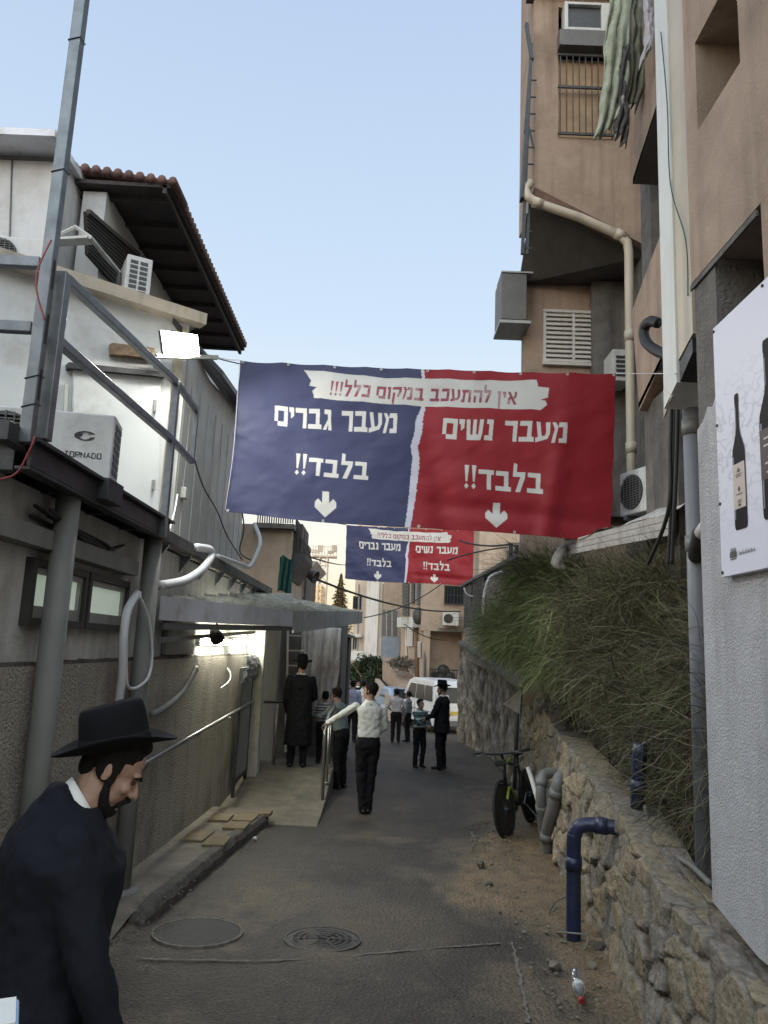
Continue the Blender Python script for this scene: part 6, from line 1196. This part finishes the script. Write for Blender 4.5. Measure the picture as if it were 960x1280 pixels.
sp_ = rag([(217, 55), (300, 62), (400, 72), (500, 74), (620, 80), (745, 79), (748, 95), (772, 97), (770, 120), (752, 126), (765, 128), (767, 138), (752, 150)], .8, 5) + rag([(752, 150), (640, 146), (500, 139), (380, 131), (240, 121), (235, 104), (246, 96), (228, 92), (232, 80), (217, 55)], 1.0, 6)
fill(strip, [zst(*p) for p in sp_]); white |= strip; tear &= ~strip
text(redink, 'אין להתעכב במקום כלל!!!', (698, 137), (270, 114), (701, 107), (274, 86), .12, .42)
text(white, 'מעבר גברים', (427, 201), (145, 187), (430, 155), (147, 141), .09, .52); text(white, 'בלבד!!', (361, 305), (190, 294), (364, 266), (193, 255), .10, .5)
text(white, 'מעבר נשים', (812, 227), (525, 215), (816, 180), (529, 168), .09, .52); text(white, 'בלבד!!', (757, 339), (573, 327), (759, 294), (575, 283), .10, .5)
for bl, br, tlx, trx in (((239, 386), (289, 387), (241, 339), (289, 341)), ((626, 414), (677, 416), (628, 368), (678, 370))): text(white, 'v', br, bl, trx, tlx, 0)
def ds(a): return a.reshape(NV, SS, NU, SS).mean((1, 3))
cw, cs, ci, ct_, cr = [ds(a.astype(float))[..., None] for a in (white, strip, redink, tear, red)]
yy_, xx_ = np.meshgrid(np.linspace(0, 1, NV), np.linspace(0, 1, NU), indexing='ij')
worn = np.clip((fbm(xx_ * 34, yy_ * 15, 41, 4) - .52) * 7, 0, 1)[..., None] * .35
colr = np.array((.034, .039, .094)) * (1 - cr) + np.array((.225, .013, .020)) * cr
colr = colr * (1 - ct_) + np.array((.46, .46, .54)) * ct_; colr = colr * (1 - cw) + np.array((.50, .495, .475)) * cw; colr = colr * (1 - ci * (1 - worn)) + np.array((.23, .055, .075)) * ci * (1 - worn)
rgba = np.concatenate([colr, np.ones_like(cr)], -1)
mban = bpy.data.materials.new('printed vinyl'); mban.use_nodes = True; n_ = mban.node_tree.nodes; a_ = n_.new('ShaderNodeVertexColor'); a_.layer_name = 'print'; mban.node_tree.links.new(a_.outputs[0], n_['Principled BSDF'].inputs['Base Color']); n_['Principled BSDF'].inputs['Roughness'].default_value = .5; n_['Principled BSDF'].inputs['Specular IOR Level'].default_value = .28
def banner(corners, depth_amp, label, seed):
    A_ = [np.array(q)[:, None, None] for q in corners]; s, t_ = xx_, yy_; p = A_[0] * (1 - s) * (1 - t_) + A_[1] * s * (1 - t_) + A_[2] * s * t_ + A_[3] * (1 - s) * t_
    dia = s * 2.3 + t_; w = .014 * np.sin((s * 2.0 - t_ * 1.1) * 9 + 1 + seed) * (.3 + .7 * t_) + .06 * (fbm(s * 4 + t_ * 1.6, t_ * 2.2 - s * 1.8, 51 + seed, 4) - .5) + .03 * np.abs(fbm(s * 7 - t_ * 3.5, t_ * 2.4 + s * 3.1, 77 + seed, 2) - .4) * sstep(.0, .5, t_)
    w += .05 * np.exp(-((s - .46 - .12 * t_) / .035) ** 2) * t_ * .7 - .035 * np.exp(-((s - .88 + .05 * t_) / .03) ** 2) * sstep(.0, .8, t_) + .025 * np.exp(-((t_ - .86 - .10 * (s - .6)) / .05) ** 2) * sstep(.4, .7, s)
    cr_ = np.abs(((s * 1.3 + t_ * .5) * 5.1) % 1 - .5); w += .006 * fbm(s * 26 + t_ * 6, t_ * 14 - s * 9, 60 + seed, 2) + .012 * np.abs(np.sin(s * math.pi * 8)) * np.exp(-t_ * 9)
    sc_ = np.linalg.norm(np.array(corners[1]) - np.array(corners[0])) / 4.1
    p[1] += w * depth_amp; p[2] += -.012 * sc_ * np.abs(np.sin(s * math.pi * 9)) * (1 - t_) - .02 * sc_ * np.sin(s * math.pi) * 1.0 + .014 * sc_ * np.sin(s * math.pi * 3 + 2) * t_
    p[0] += .010 * sc_ * (np.abs(np.sin(t_ * math.pi * 4)) * ((s < .5) * (1 - s * 2) - (s >= .5) * (s * 2 - 1)))
    o = grid_obj('banner', p[0], p[1], p[2], mban, org=tuple(np.array(corners).mean(0)))
    at = o.data.color_attributes.new('print', 'FLOAT_COLOR', 'POINT'); at.data.foreach_set('color', rgba.astype(np.float32).ravel())
    o.modifiers.new('thick', 'SOLIDIFY').thickness = .002; tag(o, label, 'banner', 'two tone banners strung across the lane'); o['_o'] = tuple(np.array(corners).mean(0))
    for i in [0, 1, 2, 3, 4, 5, 6, 7, 8]:
        for row in (4, NV - 5):
            if row > 5 and i % 2 == 1: continue
            j = int(6 + i / 8 * (NU - 13)); c = V((p[0][row, j], p[1][row, j] - .004, p[2][row, j])); mb = MB(); mb.lathe([(.007 * sc_, 0), (.009 * sc_, -.004), (.015 * sc_, -.004), (.016 * sc_, .0)], c, 12, Euler((R(-90), 0, 0)).to_matrix()); mb.obj('grommet', M_AC, o)
    return o, p
d1, d2 = 8.3, 24.4
B1, p1_ = banner([P(300, 450, d1), P(770, 467, d1), P(765, 675, d1 - .05), P(281, 641, d1 - .12)], 1.0, 'large blue and red Hebrew banner strung across the near lane', 0)
B2, p2_ = banner([P(433, 656, d2), P(593, 663, d2), P(591, 732, d2), P(431, 724, d2)], 1.25, 'farther smaller looking blue and red Hebrew banner below the large one', 2)
def cord(pts, r, m, label, sag=0): return cable('cord', pts, r, m, label, 'cord')
cord([P(300, 450, d1), P(283, 449, d1), P(252, 441, 8.2)], .004, M_WPVC, 'white cord tying the large banner to the floodlight bracket')
cord([P(770, 467, d1), P(800, 467, 7.0), P(845, 467, 4.45)], .004, M_WPVC, 'white cord tying the large banner to the white duct')
cord([P(281, 641, d1 - .12), P(292, 560, d1 - .1), P(300, 450, d1)], .003, M_WPVC, 'thin cord along the left hem of the large banner')
cord([P(433, 656, d2), P(410, 652, d2), P(345, 640, 21)], .012, M_BLACK, 'dark cord from the far banner to the left houses')
cord([P(593, 663, d2), P(612, 664, d2 - .4), P(628, 662, 22.5)], .012, M_BLACK, 'dark cord from the far banner to the right house')
def wire(a, b, sag, r, label):
    a, b = V(a), V(b); pts = [a.lerp(b, i / 12) - V((0, 0, sag * 4 * (i / 12) * (1 - i / 12))) for i in range(13)]; mb = MB(); mb.tube(pts, r, 6); return tag(mb.obj('overhead_wire', M_BLACK, smooth=True), label, 'wire', 'wires sagging across the far lane')
wire(P(398, 725, 19.5), P(575, 764, 30), .25, .03, 'thick black wire sagging from the rooftop kiosk past the white mast to the tan house')
wire(P(575, 676, 24), P(640, 680, 21), .1, .03, 'black wire from behind the far banner to the beige block')
wire(P(560, 700, 24), P(634, 684, 22), -.05, .022, 'thin black wire rising to the right behind the far banner')
wire(P(455, 772, 30), P(562, 722, 34), .3, .022, 'thin wire rising from left to right across the shuttered house')
wire(P(390, 788, 19), P(452, 797, 40), .05, .02, 'low thin wire leaving the canopy end towards the beige apartments')
wire(P(370, 690, 19), P(432, 706, 60), .1, .03, 'thin wire from the tan balcony block across the pale sky')
wire(P(505, 780, 33), P(560, 800, 36), .2, .02, 'short wire drooping across the front of the shuttered house')
#@@PEOPLE
# ================================================================== PEOPLE
M_SKIN = pm('skin', (.35, .215, .155), (.29, .17, .12), 14, .55, .06, 90); M_HAIR = pm('dark brown hair', (.014, .010, .008), (.008, .006, .005), 60, .8, .7, 200, spec=.2); M_EYE = pm('eye', (.03, .02, .015), (.02, .014, .01), 5, .2)
M_SUIT = pm('black suit cloth', (.007, .007, .009), (.005, .005, .0065), 10, .85, .15, 300, spec=.25); M_NAVY = pm('navy black suit cloth', (.0058, .0068, .0125), (.0042, .005, .0095), 8, .85, .2, 300, spec=.25)
M_TROU = pm('black trouser cloth', (.008, .008, .010), (.006, .006, .0075), 10, .85, .15, 200, spec=.25); M_SHOE = pm('black shoe leather', (.010, .010, .010), (.007, .007, .007), 9, .4)
M_SHIRT = pm('white shirt cloth', (.66, .66, .62), (.60, .60, .565), 6, .8, .1, 90); M_BLUE = pm('blue grey shirt cloth', (.30, .33, .43), (.26, .285, .375), 6, .8); M_PINK = pm('pale pink shirt cloth', (.50, .46, .48), (.44, .41, .43), 6, .8); M_GREENS = pm('grey green shirt cloth', (.165, .195, .185), (.13, .155, .147), 6, .85, .1, 90)
M_FELT = pm('black felt', (.006, .006, .0075), (.0045, .0045, .0055), 30, .9, .1, 400, spec=.2); M_KIP = pm('black velvet', (.012, .012, .013), (.008, .008, .009), 30, .9)
def stripes(name, cols, freq):
    m = bpy.data.materials.new(name); m.use_nodes = True; n = m.node_tree.nodes; l = m.node_tree.links; b = n['Principled BSDF']; b.inputs['Roughness'].default_value = .85
    t = n.new('ShaderNodeTexCoord'); sp = n.new('ShaderNodeSeparateXYZ'); l.new(t.outputs['Object'], sp.inputs[0]); mu = n.new('ShaderNodeMath'); mu.operation = 'MULTIPLY'; mu.inputs[1].default_value = freq; l.new(sp.outputs['Z'], mu.inputs[0]); fr = n.new('ShaderNodeMath'); fr.operation = 'FRACT'; l.new(mu.outputs[0], fr.inputs[0])
    r = n.new('ShaderNodeValToRGB'); r.color_ramp.interpolation = 'CONSTANT'; e = r.color_ramp.elements
    while len(e) < len(cols): e.new(.5)
    for i, (p, c) in enumerate(cols): e[i].position = p; e[i].color = (*c, 1)
    l.new(fr.outputs[0], r.inputs[0]); l.new(r.outputs[0], b.inputs['Base Color']); return m
M_STR1 = stripes('green white striped jersey', [(0, (.06, .10, .105)), (.42, (.42, .44, .42)), (.58, (.075, .15, .15)), (.8, (.03, .045, .05))], 6.5)
M_STR2 = stripes('grey white striped jersey', [(0, (.06, .065, .075)), (.5, (.44, .45, .47))], 22)
fold_tex = bpy.data.textures.new('cloth folds', 'CLOUDS'); fold_tex.noise_scale = .07; fold_tex.noise_depth = 3
def skin_up(o, vox, smooth=4, folds=0):
    r = o.modifiers.new('remesh', 'REMESH'); r.mode = 'VOXEL'; r.voxel_size = vox; r.use_smooth_shade = True
    s = o.modifiers.new('smooth', 'SMOOTH'); s.factor = .5; s.iterations = smooth
    if folds: d = o.modifiers.new('folds', 'DISPLACE'); d.texture = fold_tex; d.strength = folds; d.mid_level = .5; d.texture_coords = 'LOCAL'
def oval(c, rx, ry, n=20, rot=None, p=2.4):
    out = []
    for k in range(n):
        a = 2 * math.pi * k / n; x, y = math.cos(a), math.sin(a); v = V((math.copysign(abs(x) ** (2 / p), x) * rx, math.copysign(abs(y) ** (2 / p), y) * ry, 0)); out.append(V(c) + (rot @ v if rot is not None else v))
    return out
def hand(mb, wr, d, palm, sc=1.0, curl=.5, side=1):
    """palm and five fingers; d = pointing direction, palm = direction the palm faces, side = thumb side"""
    d = V(d).normalized(); palm = (V(palm) - d * V(palm).dot(d)).normalized(); x = d.cross(palm) * side
    rot = Matrix((x, d, palm)).transposed(); mb.ell(V(wr) + d * .048 * sc, (.038 * sc, .052 * sc, .016 * sc), rot, 12, 8)
    for k, (ox, ln) in enumerate(((.028, .068), (.0095, .076), (-.0095, .070), (-.027, .055))):
        p = V(wr) + (d * .088 + x * ox) * sc; q = [p]; dd = d.copy()
        for j, f in enumerate((.42, .33, .25)): c_ = curl * (.5 + .45 * j); dd = (d * math.cos(c_) + palm * math.sin(c_)).normalized(); q.append(q[-1] + dd * ln * f * sc)
        mb.limb([p - d * .03 * sc] + q, [.0088 * sc, .0088 * sc, .0082 * sc, .0076 * sc, .0064 * sc], 8)
    p = V(wr) + (d * .022 + x * .026) * sc; mb.limb([p, p + (d * .028 + x * .026 + palm * .010) * sc, p + (d * .054 + x * .032 + palm * .022 * (1 + curl)) * sc], [.012 * sc, .0095 * sc, .0075 * sc], 8)
def person(label, loc, az, H, J=None, top='shirt', topm=None, trm=None, hat=None, beard=False, lean=0, hpitch=0, hyaw=0, coat=None, face=True, hair=True, vox=.008, group=None, slim=1.0, sleeves=True, collar=True, curlL=.5, curlR=.5, folds=.034, palmL=None, palmR=None, peyot=False, stout=1.0, roll=0, head_at=None, hat_tilt=3, hf=0.0):
    """facing local +Y, right hand at +X; joints in fractions of the height H"""
    t = thing('person', (0, 0, 0), label, 'person', group); t['_o'] = (0, 0, 0); k = H; Rl = Matrix.Rotation(-lean, 3, 'X'); hip0 = V((0, 0, .53))
    def U(p):      # lean the upper body forward about the hips
        p = V(p); return (hip0 + Rl @ (p - hip0)) * k
    j = {'hipR': (.052, 0, .52), 'kneeR': (.056, .012, .285), 'ankR': (.058, -.012, .045), 'hipL': (-.052, 0, .52), 'kneeL': (-.056, .012, .285), 'ankL': (-.058, -.012, .045), 'shR': (.107, -.004, .800), 'elR': (.140, -.02, .635), 'wrR': (.138, .035, .49), 'shL': (-.107, -.004, .800), 'elL': (-.140, -.02, .635), 'wrL': (-.138, .035, .49)}
    j.update(J or {}); D = {n: (U(p) if n[:2] in ('sh', 'el', 'wr') else V(p) * k) for n, p in j.items()}
    neck0, neck1 = U((0, -.006 + hf * .15, .83)), U((0, .004 + hf * .5, .868 - hf * .1)); Rh = Rl @ Matrix.Rotation(-hyaw, 3, 'Z') @ Matrix.Rotation(-hpitch, 3, 'X') @ Matrix.Rotation(roll, 3, 'Y'); hs = k * .565 * (1.0 if H > 1.6 else 1.0 + (1.6 - H) * .22); hb = U((0, .008 + hf, .925 - hf * .35))
    def Hd(p): return hb + Rh @ (V(p) * hs)
    Rm = Rh
    # body: one continuous figure
    mb = MB(); rings = [oval(hip0 * k - V((0, 0, .045 * k)), .075 * k, .055 * k)]
    for z, rx, ry, y in ((.53, .082, .060, 0), (.62, .072, .052, .0), (.70, .078, .052, .004), (.77, .082, .050, 0), (.80, .074, .038, -.006), (.835, .036, .030, -.008)): rings.append(oval(U((0, y, z)), rx * k, ry * k, rot=Rl))
    mb.loft(rings); mb.limb([neck0, neck1, Hd((0, -.01, -.05))], [.036 * k, .033 * k, .034 * k], 12)
    for s in 'RL':
        mb.limb([D['sh' + s], D['el' + s], D['wr' + s]], [.021 * k, .0195 * k, .0150 * k], 10); mb.limb([D['hip' + s], D['knee' + s], D['ank' + s]], [.048 * k, .032 * k, .02 * k], 10)
        f = D['ank' + s]; mb.limb([f - V((0, .02 * k, .022 * k)), f + V((0, .085 * k, -.03 * k))], [.02 * k, .015 * k], 8)
        dd = (D['wr' + s] - D['el' + s]).normalized(); pn = (palmR if s == 'R' else palmL) or ((-1, .2, 0) if s == 'R' else (1, .2, 0)); sd_ = 1 if s == 'R' else -1
        x = dd.cross(V(pn)); hand(mb, D['wr' + s], dd, pn, k / 1.75 * (1.0 if H > 1.5 else .95), curlR if s == 'R' else curlL, 1 if x.dot(V((0, 1, .3))) > 0 else -1)
    E_ = lambda c, r: mb.ell(Hd(c), tuple(q * hs for q in r), Rm, 16, 12)
    E_((0, -.012, .035), (.076, .098, .088)); E_((0, .030, -.030), (.060, .062, .088)); E_((0, .066, -.090), (.030, .028, .024)); E_((0, .080, .024), (.050, .018, .011)); E_((0, .092, -.062), (.022, .012, .013))
    for s in (-1, 1): E_((s * .036, .022, -.062), (.027, .045, .036)); E_((s * .033, .066, -.022), (.025, .022, .022)); E_((s * .075, -.006, -.006), (.009, .016, .028)); E_((s * .081, -.013, .006), (.005, .009, .016)); E_((s * .014, .100, -.034), (.009, .010, .008))
    mb.limb([Hd((0, .084, .014)), Hd((0, .103, -.012)), Hd((0, .113, -.030))], [.008 * hs, .0105 * hs, .0125 * hs], 8)
    b = mb.obj('body', M_SKIN, t); skin_up(b, vox, 3)
    if face:
        for s in (-1, 1):
            mb = MB(); mb.ell(Hd((s * .031, .083, .004)), (.011 * hs, .007 * hs, .006 * hs), Rm, 12, 8); mb.obj('eye', M_EYE, t, smooth=True)
            mb = MB(); mb.limb([Hd((s * .014, .0985, .020)), Hd((s * .034, .094, .027)), Hd((s * .052, .078, .020))], [.0045 * hs, .0055 * hs, .0035 * hs], 7); mb.obj('eyebrow', M_HAIR, t, smooth=True)
    if hair:
        mb = MB(); E2 = lambda c, r: mb.ell(Hd(c), tuple(q * hs for q in r), Rm, 16, 12)
        E2((0, -.024, .047), (.083, .100, .090)); E2((0, -.062, -.012), (.056, .032, .050)); E2((-.066, -.012, .012), (.017, .04, .05)); E2((.066, -.012, .012), (.017, .04, .05)); E2((0, .03, .105), (.05, .045, .032))
        for s in (-1, 1):
            E2((s * .073, .016, -.022), (.008, .013, .034))
            if peyot: mb.limb([Hd((s * .078, .018, -.03)), Hd((s * .082, .020, -.08)), Hd((s * .078, .022, -.12))], [.008 * hs, .007 * hs, .004 * hs], 7)
        o = mb.obj('hair', M_HAIR, t); skin_up(o, vox, 3, .006)
    if beard:
        mb = MB(); E2 = lambda c, r: mb.ell(Hd(c), tuple(q * hs for q in r), Rm, 16, 12); ln = beard
        E2((0, .064, -.100), (.036, .034, .026 + .02 * ln)); E2((0, .058, -.116 - .05 * ln), (.026, .024, .02 + .035 * ln))
        for s in (-1, 1): mb.limb([Hd((s * .071, .014, -.028)), Hd((s * .063, .026, -.062)), Hd((s * .046, .046, -.092)), Hd((s * .020, .068, -.108))], [.0105 * hs, .0155 * hs, .0185 * hs, .020 * hs], 8); mb.limb([Hd((s * .004, .108, -.047)), Hd((s * .022, .098, -.052)), Hd((s * .034, .082, -.075))], [.0075 * hs, .0085 * hs, .0095 * hs], 7)
        o = mb.obj('beard', M_HAIR, t); skin_up(o, vox, 6, .007)
    if hat == 'hat':
        # hs-scaled felt hat: pinched crown and a wide brim, lifted at the sides
        mb = MB(); n = 36; tilt = Matrix.Rotation(R(hat_tilt), 3, 'X'); O = V((0, -.008, .062)) if hat_tilt < 8 else V((0, -.026, .056))
        def hr(rx, ry, f): return [Hd(O + tilt @ V((rx * math.cos(a), ry * math.sin(a), f(math.cos(a), math.sin(a))))) for a in np.linspace(0, 2 * math.pi, n, endpoint=False)]
        br = lambda q: (lambda c, s: (.035 * abs(c) ** 2.2 + (.008 if s < 0 else -.006) * s * s) * q)
        mb.loft([hr(.080, .098, lambda c, s: .0), hr(.110, .130, br(.25)), hr(.150, .172, br(.8)), hr(.168, .190, br(1.25)), hr(.170, .192, lambda c, s: br(1.25)(c, s) + .006), hr(.166, .188, lambda c, s: br(1.2)(c, s) + .008), hr(.110, .130, lambda c, s: br(.25)(c, s) + .007), hr(.089, .107, lambda c, s: .010), hr(.090, .108, lambda c, s: .03), hr(.0875, .106, lambda c, s: .07), hr(.083, .101, lambda c, s: .122 + .004 * s), hr(.074, .092, lambda c, s: .140 + .006 * s), hr(.050, .070, lambda c, s: .143 + .008 * s), hr(.012, .05, lambda c, s: .118 + .004 * s)])
        o = mb.obj('hat', M_FELT, t, smooth=True); sb = o.modifiers.new('sub', 'SUBSURF'); sb.levels = sb.render_levels = 1
        mb = MB(); mb.loft([hr(.0905, .1085, lambda c, s: .011), hr(.0925, .1105, lambda c, s: .013), hr(.0915, .1095, lambda c, s: .040), hr(.0885, .107, lambda c, s: .042)], False); mb.obj('hat_band', M_SUIT, o, smooth=True)
    elif hat == 'cap':
        mb = MB(); n = 20; mb.loft([[Hd((r * math.cos(a), -.030 + r * 1.05 * math.sin(a), z)) for a in np.linspace(0, 2 * math.pi, n, endpoint=False)] for r, z in ((.080, .095), (.082, .100), (.066, .128), (.038, .143), (.006, .147))]); mb.obj('skullcap', M_KIP, t, smooth=True)
    # trousers and shoes
    mb = MB(); g = stout
    rings = [oval(V((0, y * k, z * k)), rx * k * g, ry * k * g) for z, rx, ry, y in ((.455, .068, .052, 0), (.50, .097, .066, -.004), (.54, .098, .066, -.004), (.60, .088, .060, 0))]; mb.loft(rings)
    for s in 'RL': mb.limb([D['hip' + s], D['knee' + s], D['ank' + s] + V((0, 0, -.014 * k))], [.060 * k * g, .043 * k, .034 * k], 14)
    o = mb.obj('trousers', trm or M_TROU, t); skin_up(o, .011, 5, folds)
    for s in 'RL':
        f = D['ank' + s]; z = f.z - .045 * k; mb = MB(); mb.limb([V((f.x, f.y - .022 * k, z + .022 * k)), V((f.x, f.y + .03 * k, z + .026 * k)), V((f.x * 1.1, f.y + .098 * k, z + .017 * k))], [.022 * k, .025 * k, .017 * k], 10); mb.limb([V((f.x, f.y, z + .03 * k)), f], [.022 * k, .024 * k], 10); o = mb.obj('shoe', M_SHOE, t); skin_up(o, .008, 4)
    # upper garment
    mb = MB(); bul = 1.0 if top == 'shirt' else 1.10; sl = .86 if top == 'shirt' else 1.0; hem = coat if coat else (.575 if top == 'shirt' else .47); rings = []
    if coat and coat < .45:
        for z, rx, ry in ((coat, .125, .095), (.42, .115, .085), (.52, .112, .080)): rings.append(oval(V((0, 0, z * k)), rx * k * g, ry * k * g))
    else: rings.append(oval(U((0, 0, hem)), .099 * bul * k * g, .070 * bul * k * g, rot=Rl))
    for z, rx, ry, y in ((.60, .096, .068, 0), (.64, .094, .066, 0), (.71, .102, .070, .003), (.77, .112, .072, .0), (.795, .108, .062, -.006), (.818, .080, .050, -.009), (.846, .046, .040, -.008)): rings.append(oval(U((0, y, z)), rx * bul * k * g * (.97 if z > .7 else 1), ry * bul * k * g, rot=Rl))
    if hf:
        nk_ = Hd((0, -.012, -.055)); nd_ = (nk_ - neck0).normalized(); Rn_ = nd_.to_track_quat('Z', 'Y').to_matrix() @ Matrix.Rotation(R(20), 3, 'X'); Ln_ = (nk_ - neck0).length
        rings += [oval(neck0 + nd_ * Ln_ * f_, r_ * k, r_ * k, rot=Rn_) for f_, r_ in ((.12, .056), (.28, .0485), (.29, .040))]
        for f_ in (-.25, -.05, .12): mb.ell(neck0 + nd_ * Ln_ * f_ + Rl @ V((0, -.010 * k, 0)), (.062 * k, .056 * k, .030 * k), Rn_, 16, 10)
    mb.loft(rings)
    for s in 'RL':
        w_ = D['wr' + s]; e = D['el' + s]; sh = D['sh' + s]
        if sleeves: mb.limb([sh, sh.lerp(e, .5), e, w_ + (e - w_).normalized() * .012 * k], [.036 * bul * k * sl, .034 * bul * k * sl, .030 * bul * k * sl, .021 * bul * k], 12)
        else: mb.limb([sh, sh.lerp(e, .72)], [.042 * k, .036 * k], 12)
    o = mb.obj('shirt' if top == 'shirt' else 'jacket', topm or (M_SHIRT if top == 'shirt' else M_SUIT), t); skin_up(o, .011 if vox > .005 else .008, 6 if top != 'shirt' else 4, folds)
    if collar:
        nk = Hd((0, -.012, -.055)); nd = (nk - neck0).normalized(); Rc = nd.to_track_quat('Z', 'Y').to_matrix(); Rc = Rl if hf == 0 else Rc
        mb = MB(); L_ = (nk - neck0).length; a0 = neck0 - nd * .012 * k; a1 = neck0 + nd * L_ * (.52 if hf == 0 else .50); Rt = Rc @ Matrix.Rotation(R(12 if hf == 0 else 24), 3, 'X')
        if hf: a0 = neck0 + nd * L_ * .18; Rc = Rc @ Matrix.Rotation(R(22), 3, 'X')
        mb.loft([oval(a0, .050 * k, .047 * k, 24, Rc, 2), oval(a1, .0425 * k, .043 * k, 24, Rt, 2), oval(a1, .0395 * k, .040 * k, 24, Rt, 2), oval(a0, .042 * k, .042 * k, 24, Rc, 2)]); mb.obj('collar', M_SHIRT if top != 'shirt' else (topm or M_SHIRT), t, smooth=True)
    if head_at:
        h_ = Matrix.Rotation(-R(az), 3, 'Z') @ hb; loc = (head_at[0] - h_.x, head_at[1] - h_.y, loc[2])
    t.location = loc; t.rotation_euler.z = -R(az); return t, D, Hd
def at(px, py, Y, z=None): p = P(px, py, Y); return V((p.x, Y, gz(Y) if z is None else z))
# the near man: black hat, dark suit, looking down as he walks to the right
hw = P(139, 957, 2.36)
person('man in wide black felt hat and dark suit walking past at the near left', (hw.x, hw.y, gz(hw.y)), 66, (hw.z - gz(hw.y)) / .909, {'elR': (.158, .055, .640), 'wrR': (.155, .125, .485), 'elL': (-.15, -.03, .64), 'wrL': (-.13, .0, .48), 'kneeR': (.056, .06, .285), 'ankR': (.056, .09, .045), 'kneeL': (-.055, -.03, .285), 'ankL': (-.055, -.14, .06)}, 'jacket', M_NAVY, M_TROU, 'hat', beard=.12, lean=R(5), hpitch=R(28), hyaw=R(6), hat_tilt=44, hf=.042, vox=.004, stout=1.28, coat=.42, folds=.02, head_at=(hw.x, hw.y))
mb = MB(); c = P(-14, 1300, 1.7); mb.obox(c, (.10, .09, .10), rz=R(25), rx=R(10)); t = tag(mb.obj('gift_box', pm('pale blue carton', (.30, .42, .58), (.25, .36, .5), 5, .5), bevel=.006), 'pale blue and white carton at the lower left corner in front of the suited man', 'box')
mb = MB(); mb.obox(c + V((0, -.009, .052)), (.094, .084, .003), rz=R(25), rx=R(10)); mb.obj('lid', M_SHIRT, t)
# white shirt, hand on the railing
lp = at(457, 1013, 10.9)
person('young man in white shirt with one arm stretched to the ramp railing', (lp.x, 10.9, gz(10.9)), -8, 1.74, {'elL': (-.235, .045, .725), 'wrL': (-.318, .15, .655), 'shL': (-.110, .01, .808), 'elR': (.135, .02, .65), 'wrR': (.07, .11, .585), 'kneeR': (.03, .02, .285), 'ankR': (.014, .0, .045), 'kneeL': (-.045, .01, .285), 'ankL': (-.022, -.012, .045), 'hipR': (.045, 0, .52)}, 'shirt', M_SHIRT, M_TROU, None, hyaw=R(-55), slim=.9, stout=.93, palmL=(.3, 0, -1), curlL=1.1, vox=.007)
# long black coat seen from behind, on the ramp
lp = at(370, 962, 13.0, -.165)
person('man in knee length black coat and hat seen from behind on the ramp', lp, -4, 1.74, {'elR': (.138, .04, .64), 'wrR': (.10, .13, .60), 'elL': (-.132, .0, .635), 'wrL': (-.12, .06, .49)}, 'jacket', M_SUIT, M_TROU, 'hat', beard=.3, hyaw=R(-25), coat=.2, stout=1.05, vox=.008)
# teen in grey green leaning over the railing
lp = at(424, 985, 13.2)
person('teenager in grey green shirt leaning left across the ramp railing', (lp.x, 13.2, gz(13.2)), -62, 1.62, {'elL': (-.14, .13, .74), 'wrL': (-.09, .27, .76), 'elR': (.15, .13, .70), 'wrR': (.06, .25, .71)}, 'shirt', M_GREENS, M_TROU, 'cap', lean=R(12), hpitch=R(-4), folds=.03, collar=False)
lp = at(402, 962, 13.5, -.165)
person('child in grey and white striped shirt half hidden behind the railing', lp, -20, 1.18, {'elL': (-.15, .06, .64), 'wrL': (-.10, .15, .62)}, 'shirt', M_STR2, M_TROU, 'cap', collar=False)
# walkers further down
lp = at(438, 926, 22.5); person('man in blue grey shirt walking away down the lane', lp, -5, 1.72, None, 'shirt', M_BLUE, M_TROU, 'cap', stout=1.1)
lp = at(452, 922, 24.5); person('man in white shirt walking away beside the blue grey shirt', lp, 10, 1.72, None, 'shirt', M_SHIRT, M_TROU, 'cap', vox=.01)
lp = at(445, 908, 30); person('man in black jacket beyond the blue grey shirt', lp, 160, 1.72, None, 'jacket', M_SUIT, M_TROU, 'hat', vox=.012)
lp = at(430, 908, 31); person('man in dark jacket and white collar beside the dark awning', lp, 0, 1.70, None, 'jacket', M_SUIT, M_TROU, 'cap', vox=.012)
lp = at(494, 928, 23.0); person('boy in pale pink shirt and black trousers walking away left of the van', lp, 8, 1.52, {'elL': (-.165, .02, .66), 'wrL': (-.12, .10, .60), 'elR': (.165, .02, .66), 'wrR': (.12, .10, .60)}, 'shirt', M_PINK, M_TROU, 'cap')
lp = at(509, 924, 23.6); person('boy in dark green top standing beside the pink shirted boy', lp, -70, 1.45, None, 'shirt', M_GREENS, M_TROU, 'cap', collar=False)
lp = at(523, 957, 16.8); person('boy in green striped jersey facing the bearded man in black', lp, 150, 1.40, {'elR': (.10, .12, .66), 'wrR': (.02, .20, .62), 'elL': (-.12, .10, .65), 'wrL': (-.06, .20, .60), 'kneeL': (-.06, .03, .285)}, 'shirt', M_STR1, M_TROU, None, hyaw=R(-12), collar=False, vox=.007)
lp = at(551, 959, 16.6); person('bearded man in black suit and hat talking with the striped boy', lp, -64, 1.75, {'elR': (.15, .07, .63), 'wrR': (.09, .17, .585), 'elL': (-.15, .06, .63), 'wrL': (-.12, .16, .58)}, 'jacket', M_SUIT, M_TROU, 'hat', beard=.7, hyaw=R(-10), hpitch=R(6), coat=.44, stout=1.05, vox=.007)
lp = at(512, 900, 32.5); person('man in white shirt standing by the front of the white van', lp, 120, 1.72, None, 'shirt', M_SHIRT, M_TROU, 'cap', vox=.012)
lp = at(572, 925, 21.0); person('person in white shirt half hidden behind the plastered wall edge', (lp.x - .1, 24.9, gz(24.9)), 30, 1.66, None, 'shirt', M_SHIRT, M_TROU, 'cap', vox=.012)

for o in sc.objects:
    for k_ in ('_o', '_b'):
        if k_ in o: del o[k_]
